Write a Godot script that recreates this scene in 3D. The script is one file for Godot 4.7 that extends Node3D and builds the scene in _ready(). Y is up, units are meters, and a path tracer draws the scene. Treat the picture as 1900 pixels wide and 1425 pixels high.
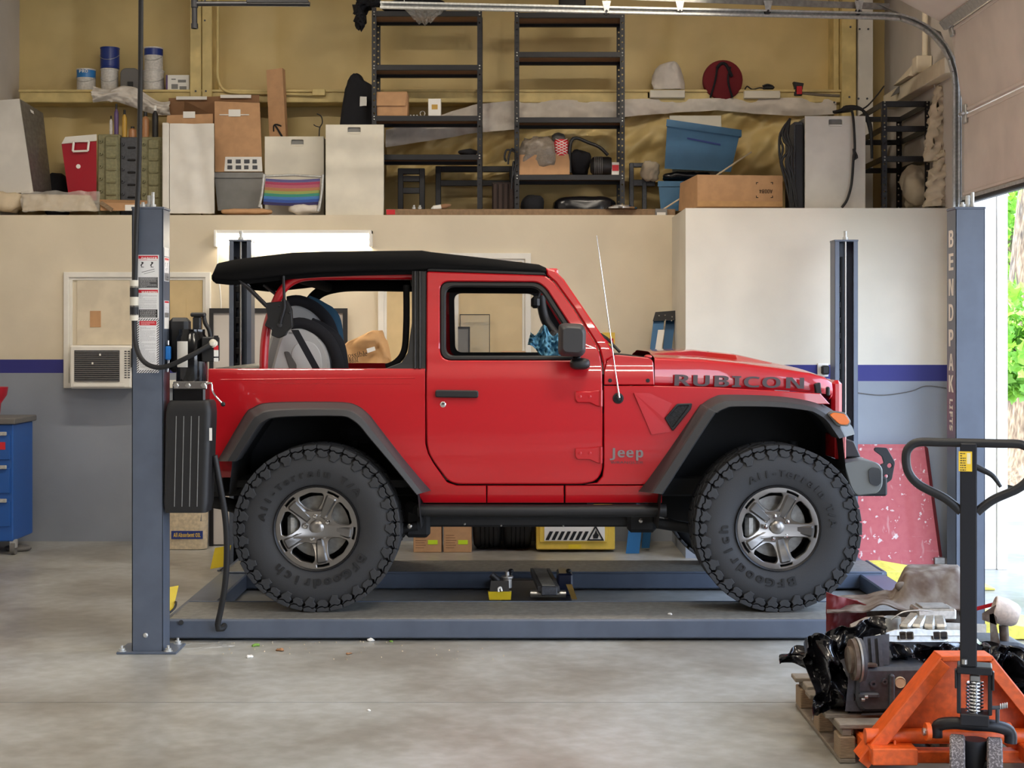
extends Node3D
# A red two-door off-road car on a four-post lift in a repair shop. Metres; y up; the camera stands at (0, 1.6, 0) and looks along -z.
const FOCAL := 2750.0   # focal length in pixels of the 1900 x 1425 frame
const CENTER_X := 940.0 # where the lens axis meets the frame
const CENTER_Y := 620.0
const EYE := 1.6
var M := {}
var root_of := {}
var used_names := {}

func _ready() -> void:
	set_camera_and_light()
	make_materials()
	build_structure()
	build_outside()
	build_lift()
	build_car()
	build_mezzanine()
	build_shelves()
	build_back_floor()
	build_front_right()
	build_small_things()

func set_camera_and_light() -> void:
	var cam := Camera3D.new()
	cam.name = "camera"
	cam.position = Vector3(0, EYE, 0)
	var near := 0.05
	cam.set_frustum(1425.0 / FOCAL * near, Vector2(950.0 - CENTER_X, CENTER_Y - 712.5) / FOCAL * near, near, 200.0)
	add_child(cam)
	var e := Environment.new()
	e.background_mode = Environment.BG_SKY
	var sky := Sky.new()
	var sm := ProceduralSkyMaterial.new()
	sm.sky_top_color = Color(0.70, 0.79, 0.92)
	sm.sky_horizon_color = Color(0.93, 0.95, 0.98)
	sm.ground_bottom_color = Color(0.40, 0.39, 0.37)
	sm.ground_horizon_color = Color(0.60, 0.59, 0.57)
	sm.sky_energy_multiplier = 1.0
	sky.sky_material = sm
	e.sky = sky
	e.background_energy_multiplier = 2.1
	e.tonemap_mode = Environment.TONE_MAPPER_LINEAR
	e.tonemap_exposure = 4.2
	e.sdfgi_enabled = true
	e.ssao_enabled = true
	e.ssil_enabled = true
	var we := WorldEnvironment.new()
	we.name = "environment"
	we.environment = e
	add_child(we)
	var sun := DirectionalLight3D.new()
	sun.name = "sun"
	sun.light_color = Color(1.0, 0.96, 0.89)
	sun.light_energy = 1.3
	sun.light_angular_distance = 1.2
	sun.shadow_enabled = true
	sun.look_at_from_position(Vector3(-5.5, 9.0, 2.0), Vector3.ZERO)
	add_child(sun)

# ---------- coordinates ----------
func P(px: float, py: float, d: float) -> Vector3:
	return Vector3((px - CENTER_X) * d / FOCAL, EYE - (py - CENTER_Y) * d / FOCAL, -d)
func X(px: float, d: float) -> float:
	return (px - CENTER_X) * d / FOCAL
func Y(py: float, d: float) -> float:
	return EYE - (py - CENTER_Y) * d / FOCAL
func Q(px: float, py: float, d: float) -> Vector2:
	return Vector2((px - CENTER_X) * d / FOCAL, EYE - (py - CENTER_Y) * d / FOCAL)
func QL(list: Array, d: float) -> PackedVector2Array:
	var o := PackedVector2Array()
	for i in range(0, list.size(), 2):
		o.append(Q(list[i], list[i + 1], d))
	return o
func V2(list: Array) -> PackedVector2Array:
	var o := PackedVector2Array()
	for i in range(0, list.size(), 2):
		o.append(Vector2(list[i], list[i + 1]))
	return o

# ---------- mesh builder ----------
class Shape:
	var v := PackedVector3Array()
	var n := PackedVector3Array()
	var t := PackedVector2Array()
	func tri(a: Vector3, b: Vector3, c: Vector3) -> void:
		var nn := (b - a).cross(c - a)
		if nn.length_squared() < 1e-18:
			return
		nn = nn.normalized()
		v.append(a); v.append(c); v.append(b)
		n.append(nn); n.append(nn); n.append(nn)
		t.append(Vector2.ZERO); t.append(Vector2.ZERO); t.append(Vector2.ZERO)
	func trin(a: Vector3, b: Vector3, c: Vector3, na: Vector3, nb: Vector3, nc: Vector3) -> void:
		v.append(a); v.append(c); v.append(b)
		n.append(na); n.append(nc); n.append(nb)
		t.append(Vector2.ZERO); t.append(Vector2.ZERO); t.append(Vector2.ZERO)
	func quad(a: Vector3, b: Vector3, c: Vector3, d: Vector3) -> void:
		tri(a, b, c)
		tri(a, c, d)
	func quad_uv(a: Vector3, b: Vector3, c: Vector3, d: Vector3) -> void:
		# a lower left, b lower right, c upper right, d upper left
		var nn := (b - a).cross(c - a).normalized()
		for k in [[a, 0, 1], [c, 1, 0], [b, 1, 1], [a, 0, 1], [d, 0, 0], [c, 1, 0]]:
			v.append(k[0]); n.append(nn); t.append(Vector2(k[1], k[2]))
	func grid(rows: Array, closed := false, flip := false) -> void:
		var h := rows.size()
		var w: int = rows[0].size()
		var nr := []
		for i in h:
			var r := PackedVector3Array()
			for j in w:
				var a: Vector3 = rows[maxi(i - 1, 0)][j]
				var b: Vector3 = rows[mini(i + 1, h - 1)][j]
				var c: Vector3
				var d: Vector3
				if closed:
					c = rows[i][(j - 1 + w) % w]
					d = rows[i][(j + 1) % w]
				else:
					c = rows[i][maxi(j - 1, 0)]
					d = rows[i][mini(j + 1, w - 1)]
				var nn := (d - c).cross(b - a)
				if nn.length_squared() < 1e-20:
					# a row that shrinks to a point: take the neighbour row's slope
					var k := clampi(i, 1, h - 2) if h > 2 else i
					c = rows[k][(j - 1 + w) % w] if closed else rows[k][maxi(j - 1, 0)]
					d = rows[k][(j + 1) % w] if closed else rows[k][mini(j + 1, w - 1)]
					nn = (d - c).cross(b - a)
				r.append(-nn.normalized() if flip else nn.normalized())
			nr.append(r)
		for i in h - 1:
			for j in (w if closed else w - 1):
				var k := (j + 1) % w
				var a: Vector3 = rows[i][j]
				var b: Vector3 = rows[i][k]
				var c: Vector3 = rows[i + 1][k]
				var d: Vector3 = rows[i + 1][j]
				if flip:
					trin(a, c, b, nr[i][j], nr[i + 1][k], nr[i][k])
					trin(a, d, c, nr[i][j], nr[i + 1][j], nr[i + 1][k])
				else:
					trin(a, b, c, nr[i][j], nr[i][k], nr[i + 1][k])
					trin(a, c, d, nr[i][j], nr[i + 1][k], nr[i + 1][j])
	func box(c: Vector3, s: Vector3, bevel := 0.0, m := Basis()) -> void:
		var h := s / 2.0
		var bv := minf(bevel, minf(h.x, minf(h.y, h.z)) * 0.9)
		if bv <= 0.0:
			var p := []
			for k in 8:
				p.append(c + m * Vector3(h.x * (1 if k & 1 else -1), h.y * (1 if k & 2 else -1), h.z * (1 if k & 4 else -1)))
			quad(p[4], p[5], p[7], p[6]); quad(p[1], p[0], p[2], p[3])
			quad(p[5], p[1], p[3], p[7]); quad(p[0], p[4], p[6], p[2])
			quad(p[6], p[7], p[3], p[2]); quad(p[0], p[1], p[5], p[4])
			return
		var q := func(sx, sy, sz, ax): # a corner point of the face across axis ax
			var o := Vector3(h.x - bv, h.y - bv, h.z - bv)
			o[ax] = h[ax]
			return c + m * (o * Vector3(sx, sy, sz))
		for ax in 3:
			for s1 in [-1, 1]:
				var pts := []
				for k in [[-1, -1], [1, -1], [1, 1], [-1, 1]]:
					var sg := Vector3.ZERO
					sg[ax] = s1; sg[(ax + 1) % 3] = k[0]; sg[(ax + 2) % 3] = k[1]
					pts.append(q.call(sg.x, sg.y, sg.z, ax))
				if s1 > 0: quad(pts[0], pts[1], pts[2], pts[3])
				else: quad(pts[3], pts[2], pts[1], pts[0])
		for ax in 3: # edges along axis ax
			var b1 := (ax + 1) % 3
			var b2 := (ax + 2) % 3
			for s1 in [-1, 1]:
				for s2 in [-1, 1]:
					var lo := Vector3.ZERO
					lo[b1] = s1; lo[b2] = s2; lo[ax] = -1
					var hi := lo
					hi[ax] = 1
					var a1: Vector3 = q.call(lo.x, lo.y, lo.z, b1)
					var a2: Vector3 = q.call(lo.x, lo.y, lo.z, b2)
					var c1: Vector3 = q.call(hi.x, hi.y, hi.z, b1)
					var c2: Vector3 = q.call(hi.x, hi.y, hi.z, b2)
					if s1 * s2 > 0: quad(a1, a2, c2, c1)
					else: quad(a2, a1, c1, c2)
		for k in 8:
			var sg := Vector3(1 if k & 1 else -1, 1 if k & 2 else -1, 1 if k & 4 else -1)
			var a: Vector3 = q.call(sg.x, sg.y, sg.z, 0)
			var b: Vector3 = q.call(sg.x, sg.y, sg.z, 1)
			var d: Vector3 = q.call(sg.x, sg.y, sg.z, 2)
			if sg.x * sg.y * sg.z > 0: tri(a, b, d)
			else: tri(a, d, b)
	func tube(path: Array, r: Variant, seg := 8, caps := true, loop := false) -> void:
		var rows := []
		var cnt := path.size()
		var tang := func(i):
			if loop: return (path[(i + 1) % cnt] - path[(i - 1 + cnt) % cnt]).normalized()
			return (path[mini(i + 1, cnt - 1)] - path[maxi(i - 1, 0)]).normalized()
		var dir: Vector3 = tang.call(0)
		var side := dir.cross(Vector3.UP if absf(dir.y) < 0.9 else Vector3.RIGHT).normalized()
		for i in (cnt + 1 if loop else cnt):
			var k: int = i % cnt
			dir = tang.call(k)
			side = (side - dir * side.dot(dir)).normalized()
			var up := side.cross(dir)
			var row := PackedVector3Array()
			var rad: float
			if r is float or r is int: rad = r
			else: # radii spread evenly along the path
				var f: float = float(k) / maxf(1.0, cnt - 1) * (r.size() - 1)
				rad = lerpf(r[floori(f)], r[mini(floori(f) + 1, r.size() - 1)], f - floorf(f))
			for j in seg:
				var a := TAU * j / seg
				row.append(path[k] + (side * cos(a) + up * sin(a)) * rad)
			rows.append(row)
		grid(rows, true)
		if caps and not loop:
			for j in range(1, seg - 1):
				tri(rows[0][0], rows[0][j + 1], rows[0][j])
				tri(rows[-1][0], rows[-1][j], rows[-1][j + 1])
	func lathe(c: Vector3, axis: Vector3, prof: Array, seg := 24) -> void:
		# prof: [r, h] pairs along the axis; creases sharper than 35 degrees stay sharp
		var ax := axis.normalized()
		var s := ax.cross(Vector3.UP if absf(ax.y) < 0.9 else Vector3.RIGHT).normalized()
		var u := ax.cross(s)
		var m := prof.size()
		var sn := []
		for i in m - 1:
			var dr: float = prof[i + 1][0] - prof[i][0]
			var dh: float = prof[i + 1][1] - prof[i][1]
			sn.append(Vector2(dh, -dr).normalized())
		for i in m - 1:
			var n0: Vector2 = sn[i]
			var n1: Vector2 = sn[i]
			if i > 0 and sn[i - 1].dot(sn[i]) > 0.8: n0 = (sn[i] + sn[i - 1]).normalized()
			if i < m - 2 and sn[i + 1].dot(sn[i]) > 0.8: n1 = (sn[i] + sn[i + 1]).normalized()
			for j in seg:
				var a := TAU * j / seg
				var b := TAU * (j + 1) / seg
				var da := s * cos(a) + u * sin(a)
				var db := s * cos(b) + u * sin(b)
				var p0: Vector3 = c + da * prof[i][0] + ax * prof[i][1]
				var p1: Vector3 = c + db * prof[i][0] + ax * prof[i][1]
				var p2: Vector3 = c + db * prof[i + 1][0] + ax * prof[i + 1][1]
				var p3: Vector3 = c + da * prof[i + 1][0] + ax * prof[i + 1][1]
				if prof[i][0] > 1e-6:
					trin(p0, p1, p2, da * n0.x + ax * n0.y, db * n0.x + ax * n0.y, db * n1.x + ax * n1.y)
				if prof[i + 1][0] > 1e-6:
					trin(p0, p2, p3, da * n0.x + ax * n0.y, db * n1.x + ax * n1.y, da * n1.x + ax * n1.y)
	func rod(a: Vector3, b: Vector3, r: float, seg := 10) -> void:
		lathe(a, b - a, [[0.0, 0.0], [r, 0.0], [r, a.distance_to(b)], [0.0, a.distance_to(b)]], seg)
	func bar(a: Vector3, b: Vector3, w: float, h: float, bevel := 0.0, up := Vector3.UP) -> void:
		var d := (b - a).normalized()
		var s := d.cross(up).normalized()
		if s.length() < 0.5: s = d.cross(Vector3.RIGHT).normalized()
		box((a + b) / 2.0, Vector3(w, h, a.distance_to(b)), bevel, Basis(s, s.cross(d), -d))
	func prism(poly: PackedVector2Array, z0: float, z1: float, bevel := 0.0, m := Transform3D()) -> void:
		# an outline in x and y between z0 and z1 (z1 is the front), its front edge chamfered
		panel(poly, [], func(_p): return 0.0, z1, z0, bevel, 0.0, m)
	func panel(poly: PackedVector2Array, holes: Array, zf: Callable, front: float, back: float, bevel := 0.0, band := 0.0, m := Transform3D()) -> void:
		# front face at z = front + zf(p), walls back to z = back + zf(p); cut into bands of that height so that the face can follow a curve
		if Geometry2D.is_polygon_clockwise(poly):
			poly = poly.duplicate(); poly.reverse()
		while bevel > 0.0005 and Geometry2D.triangulate_polygon(Shape.inset(poly, bevel)).is_empty(): bevel *= 0.6
		var inner := Shape.inset(poly, bevel)
		var inner_holes := []
		var all_holes := []
		for hp in holes:
			var q: PackedVector2Array = hp
			if not Geometry2D.is_polygon_clockwise(q):
				q = q.duplicate(); q.reverse()
			all_holes.append(q)
			inner_holes.append(Shape.inset(q, bevel))
		for which in [0, 1]:
			var outl: PackedVector2Array = inner if which == 0 else poly
			var hs: Array = inner_holes if which == 0 else all_holes
			var z := front if which == 0 else back
			var lo := Vector2(1e9, 1e9)
			var hi := -lo
			for p in outl:
				lo = lo.min(p); hi = hi.max(p)
			var nb := maxi(1, ceili((hi.y - lo.y) / band)) if band > 0.0 else 1
			if not holes.is_empty() and nb < 2: nb = 2
			var cuts := []
			for k in nb + 1: cuts.append(lerpf(lo.y - 1e-4, hi.y + 1e-4, float(k) / nb))
			if not holes.is_empty() and band <= 0.0:
				cuts = [lo.y - 1e-4, hi.y + 1e-4]
				for q in hs:
					var c := Vector2.ZERO
					for p in q: c += p / q.size()
					cuts.append(c.y)
				cuts.sort()
			for k in cuts.size() - 1:
				if cuts[k + 1] - cuts[k] < 1e-5: continue
				var strip := PackedVector2Array([Vector2(lo.x - 1, cuts[k]), Vector2(hi.x + 1, cuts[k]), Vector2(hi.x + 1, cuts[k + 1]), Vector2(lo.x - 1, cuts[k + 1])])
				var pieces: Array = Geometry2D.intersect_polygons(outl, strip) if cuts.size() > 2 else [outl]
				for q in hs:
					var next := []
					for pc in pieces: next.append_array(Geometry2D.clip_polygons(pc, q))
					pieces = next
				for pc in pieces:
					if pc.size() < 3 or Geometry2D.is_polygon_clockwise(pc): continue
					var idx := Geometry2D.triangulate_polygon(pc)
					for i in range(0, idx.size(), 3):
						var tp := []
						for w in 3:
							var p: Vector2 = pc[idx[i + w]]
							tp.append(Vector3(p.x, p.y, z + zf.call(p)))
						var nn: Vector3 = (tp[1] - tp[0]).cross(tp[2] - tp[0])
						if nn.length_squared() < 1e-16: continue
						var want := 1.0 if which == 0 else -1.0
						if nn.z * want < 0.0:
							var sw = tp[1]; tp[1] = tp[2]; tp[2] = sw
						if band > 0.0:
							var ns := []
							for p3 in tp:
								var e := 0.004
								var p2 := Vector2(p3.x, p3.y)
								var gx: float = (zf.call(p2 + Vector2(e, 0)) - zf.call(p2 - Vector2(e, 0))) / (2 * e)
								var gy: float = (zf.call(p2 + Vector2(0, e)) - zf.call(p2 - Vector2(0, e))) / (2 * e)
								ns.append((m.basis * (Vector3(-gx, -gy, 1).normalized() * want)).normalized())
							trin(m * tp[0], m * tp[1], m * tp[2], ns[0], ns[1], ns[2])
						else:
							tri(m * tp[0], m * tp[1], m * tp[2])
		var loops := [[inner, poly]]
		for k in holes.size(): loops.append([inner_holes[k], all_holes[k]])
		for lp in loops:
			var c: int = lp[0].size()
			for i in c:
				var j := (i + 1) % c
				var a: Vector2 = lp[0][i]
				var b: Vector2 = lp[0][j]
				var a2: Vector2 = lp[1][i]
				var b2: Vector2 = lp[1][j]
				var a3 := Vector3(a.x, a.y, front + zf.call(a))
				var b3 := Vector3(b.x, b.y, front + zf.call(b))
				var steps := maxi(1, ceili(a.distance_to(b) / band / 2.0)) if band > 0.0 else 1
				for s in steps:
					var f0 := float(s) / steps
					var f1 := float(s + 1) / steps
					var i0 := a.lerp(b, f0)
					var i1 := a.lerp(b, f1)
					var o0 := a2.lerp(b2, f0)
					var o1 := a2.lerp(b2, f1)
					var z0: float = zf.call(i0)
					var z1: float = zf.call(i1)
					if bevel > 0.0:
						quad(m * Vector3(o0.x, o0.y, front - bevel + z0), m * Vector3(o1.x, o1.y, front - bevel + z1), m * Vector3(i1.x, i1.y, front + z1), m * Vector3(i0.x, i0.y, front + z0))
					quad(m * Vector3(o0.x, o0.y, back + z0), m * Vector3(o1.x, o1.y, back + z1), m * Vector3(o1.x, o1.y, front - bevel + z1), m * Vector3(o0.x, o0.y, front - bevel + z0))
	static func inset(poly: PackedVector2Array, d: float) -> PackedVector2Array:
		if d <= 0.0: return poly
		var o := PackedVector2Array()
		var c := poly.size()
		for i in c:
			var a := (poly[i] - poly[(i - 1 + c) % c]).normalized()
			var b := (poly[(i + 1) % c] - poly[i]).normalized()
			var na := Vector2(-a.y, a.x)
			var nb := Vector2(-b.y, b.x)
			var s := (na + nb)
			s = s / maxf(0.35, s.dot(na)) if s.length() > 1e-4 else na
			o.append(poly[i] + s * d)
		return o
	func blob(c: Vector3, r: Vector3, amp := 0.0, freq := 3.0, sd := 1, sq := 1.0, m := Basis(), seg := 20) -> void:
		# a rounded lump; sq below 1 makes it boxier; amp crumples it
		var nz := FastNoiseLite.new()
		nz.seed = sd
		nz.frequency = freq
		nz.fractal_octaves = 3
		nz.noise_type = FastNoiseLite.TYPE_SIMPLEX
		var pw := func(x: float): return signf(x) * pow(absf(x), sq)
		var rows := []
		for i in seg / 2 + 1:
			var th := PI * i / (seg / 2)
			var row := PackedVector3Array()
			for j in seg:
				var ph := TAU * j / seg
				var d := Vector3(pw.call(sin(th)) * pw.call(cos(ph)), pw.call(cos(th)), pw.call(sin(th)) * pw.call(sin(ph)))
				var p := d * r
				var k := nz.get_noise_3dv(p + c) * amp
				row.append(c + m * (p + d.normalized() * k))
			rows.append(row)
		grid(rows, true, true)
	func sheet(f: Callable, nu: int, nv: int, thick := 0.0, flip := false) -> void:
		# f(u, v) -> point; with a thickness it gets a back side and an edge
		var rows := []
		for i in nv + 1:
			var row := PackedVector3Array()
			for j in nu + 1: row.append(f.call(float(j) / nu, float(i) / nv))
			rows.append(row)
		grid(rows, false, flip)
		if thick > 0.0:
			var back := []
			for i in nv + 1:
				var row := PackedVector3Array()
				for j in nu + 1:
					var a: Vector3 = rows[maxi(i - 1, 0)][j]
					var b: Vector3 = rows[mini(i + 1, nv)][j]
					var cc: Vector3 = rows[i][maxi(j - 1, 0)]
					var d: Vector3 = rows[i][mini(j + 1, nu)]
					row.append(rows[i][j] - (d - cc).cross(b - a).normalized() * thick * (-1.0 if flip else 1.0))
				back.append(row)
			grid(back, false, not flip)
			for i in nv:
				quad(rows[i][0], rows[i + 1][0], back[i + 1][0], back[i][0])
				quad(rows[i + 1][nu], rows[i][nu], back[i][nu], back[i + 1][nu])
			for j in nu:
				quad(rows[0][j + 1], rows[0][j], back[0][j], back[0][j + 1])
				quad(rows[nv][j], rows[nv][j + 1], back[nv][j + 1], back[nv][j])
	func add(mesh: Mesh, x: Transform3D) -> void:
		for s in mesh.get_surface_count():
			var a := mesh.surface_get_arrays(s)
			var vv: PackedVector3Array = a[Mesh.ARRAY_VERTEX]
			var nn: PackedVector3Array = a[Mesh.ARRAY_NORMAL]
			var ix = a[Mesh.ARRAY_INDEX]
			if ix == null: ix = range(vv.size())
			for i in ix:
				v.append(x * vv[i])
				n.append((x.basis * nn[i]).normalized())
				t.append(Vector2.ZERO)
	func mesh() -> ArrayMesh:
		var a := []
		a.resize(Mesh.ARRAY_MAX)
		a[Mesh.ARRAY_VERTEX] = v
		a[Mesh.ARRAY_NORMAL] = n
		a[Mesh.ARRAY_TEX_UV] = t
		var am := ArrayMesh.new()
		am.add_surface_from_arrays(Mesh.PRIMITIVE_TRIANGLES, a)
		return am

func S() -> Shape:
	return Shape.new()

# ---------- scene tree ----------
func numbered(called: String) -> String:
	var k: int = used_names.get(called, 0)
	used_names[called] = k + 1
	return called if k == 0 else "%s_%03d" % [called, k]
func world_of(o: Node) -> Vector3:
	var p := Vector3.ZERO
	while o != self and o is Node3D:
		p += o.position
		o = o.get_parent()
	return p
func tag(o: Node, label: String, category: String, group := "") -> Node:
	o.set_meta("label", label)
	o.set_meta("category", category)
	if group: o.set_meta("group", group)
	return o
func thing(called: String, at: Vector3, label: String, category: String, group := "") -> Node3D:
	var o := Node3D.new()
	o.name = numbered(called)
	add_child(o)
	o.position = at
	tag(o, label, category, group)
	return o
func part(called: String, s: Shape, m: Material, parent: Node, label := "") -> MeshInstance3D:
	var o := MeshInstance3D.new()
	o.mesh = s.mesh()
	o.material_override = m
	o.name = called
	parent.add_child(o, true)
	o.position = -world_of(parent)
	if label: o.set_meta("label", label)
	return o
func solo(called: String, s: Shape, m: Material, label: String, category: String, group := "") -> MeshInstance3D:
	var o := part(numbered(called), s, m, self)
	tag(o, label, category, group)
	return o
func struct(called: String, s: Shape, m: Material, parent: Node = null) -> MeshInstance3D:
	var o := part(called if parent else numbered(called), s, m, parent if parent else self)
	if parent == null: o.set_meta("kind", "structure")
	return o
func copy(o: Node3D, at: Vector3, label := "") -> Node3D:
	var c: Node3D = o.duplicate()
	c.name = numbered(str(o.name).rstrip("0123456789_"))
	add_child(c)
	c.position = at
	if label: c.set_meta("label", label)
	return c
func words(called: String, s: String, at: Vector3, h: float, depth: float, m: Material, parent: Node, basis := Basis(), bold := true, face := "Droid Sans", width := 0.0) -> MeshInstance3D:
	# lettering: h is the height of the capitals; at is the middle; basis turns and stretches it
	var tm := text_mesh(s, bold, face)
	var bb := tm.get_aabb()
	var k := h / 0.0714
	var sx := k
	if width > 0.0: sx = width / bb.size.x
	var sh := S()
	sh.add(tm, Transform3D(basis * Basis.from_scale(Vector3(sx, k, depth / 0.01)), at) * Transform3D(Basis(), -bb.get_center()))
	return part(called, sh, m, parent)
var text_cache := {}
func text_mesh(s: String, bold := true, face := "Droid Sans") -> TextMesh:
	var key := s + str(bold) + face
	if not text_cache.has(key):
		var f := SystemFont.new()
		f.font_names = PackedStringArray([face])
		f.font_weight = 700 if bold else 400
		var tm := TextMesh.new()
		tm.font = f
		tm.text = s
		tm.font_size = 32
		tm.pixel_size = 0.1 / 32.0
		tm.depth = 0.01
		tm.curve_step = 1.0
		text_cache[key] = tm
	return text_cache[key]
func bend(pts: Array, step := 0.03) -> Array:
	# a smooth path through the points
	var c := Curve3D.new()
	c.bake_interval = step
	for i in pts.size():
		var a: Vector3 = pts[maxi(i - 1, 0)]
		var b: Vector3 = pts[mini(i + 1, pts.size() - 1)]
		var d := (b - a) / 6.0
		c.add_point(pts[i], -d, d)
	return Array(c.get_baked_points())
func rounded(pts: PackedVector2Array, r: Variant, n := 5) -> PackedVector2Array:
	# the outline with its corners rounded off; r is one radius or one for each corner
	var o := PackedVector2Array()
	var c := pts.size()
	for i in c:
		var p := pts[i]
		var a := pts[(i - 1 + c) % c] - p
		var b := pts[(i + 1) % c] - p
		var rad: float = r if (r is float or r is int) else (r[i] if i < r.size() else 0.0)
		rad = minf(rad, minf(a.length(), b.length()) * 0.49)
		if rad <= 0.0:
			o.append(p)
			continue
		var s := p + a.normalized() * rad
		var e := p + b.normalized() * rad
		for k in n + 1:
			var f := float(k) / n
			o.append(s.lerp(p, f).lerp(p.lerp(e, f), f))
	return o
func rect(x0: float, y0: float, x1: float, y1: float) -> PackedVector2Array:
	return PackedVector2Array([Vector2(x0, y0), Vector2(x1, y0), Vector2(x1, y1), Vector2(x0, y1)])
func circle(c: Vector2, r: float, n := 16) -> PackedVector2Array:
	var o := PackedVector2Array()
	for k in n: o.append(c + Vector2.from_angle(TAU * k / n) * r)
	return o
func wave(sd: int, freq: float, oct := 3) -> FastNoiseLite:
	var nz := FastNoiseLite.new()
	nz.seed = sd
	nz.frequency = freq
	nz.noise_type = FastNoiseLite.TYPE_SIMPLEX
	nz.fractal_octaves = oct
	return nz

# ---------- materials ----------
func noise_tex(sd: int, freq: float, lo: Color, hi: Color, oct := 4, size := 512, mid := Color(-1, 0, 0), kind := FastNoiseLite.TYPE_SIMPLEX_SMOOTH) -> NoiseTexture2D:
	var nt := NoiseTexture2D.new()
	nt.width = size
	nt.height = size
	nt.seamless = true
	var nz := FastNoiseLite.new()
	nz.seed = sd
	nz.noise_type = kind
	nz.frequency = freq
	nz.fractal_octaves = oct
	nt.noise = nz
	var g := Gradient.new()
	if mid.r >= 0.0:
		g.offsets = PackedFloat32Array([0.25, 0.5, 0.75])
		g.colors = PackedColorArray([lo, mid, hi])
	else:
		g.offsets = PackedFloat32Array([0.25, 0.8])
		g.colors = PackedColorArray([lo, hi])
	nt.color_ramp = g
	return nt
var TX := {}
func mat(c: Color, rough := 0.7, metal := 0.0, tex := "", scale := 1.0, bump := "", bump_cm := 0.0, bump_scale := 0.0) -> StandardMaterial3D:
	var m := StandardMaterial3D.new()
	m.albedo_color = c
	m.roughness = rough
	m.metallic = metal
	if tex:
		m.albedo_texture = TX[tex]
		m.uv1_triplanar = true
		m.uv1_world_triplanar = true
		m.uv1_scale = Vector3.ONE * scale
	if bump:
		m.heightmap_enabled = true
		m.heightmap_texture = TX[bump]
		m.heightmap_scale = bump_cm
		m.uv1_triplanar = true
		m.uv1_world_triplanar = true
		if not tex: m.uv1_scale = Vector3.ONE * (bump_scale if bump_scale > 0.0 else scale)
	return m
func C(r: int, g: int, b: int) -> Color:
	return Color8(r, g, b)

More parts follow.
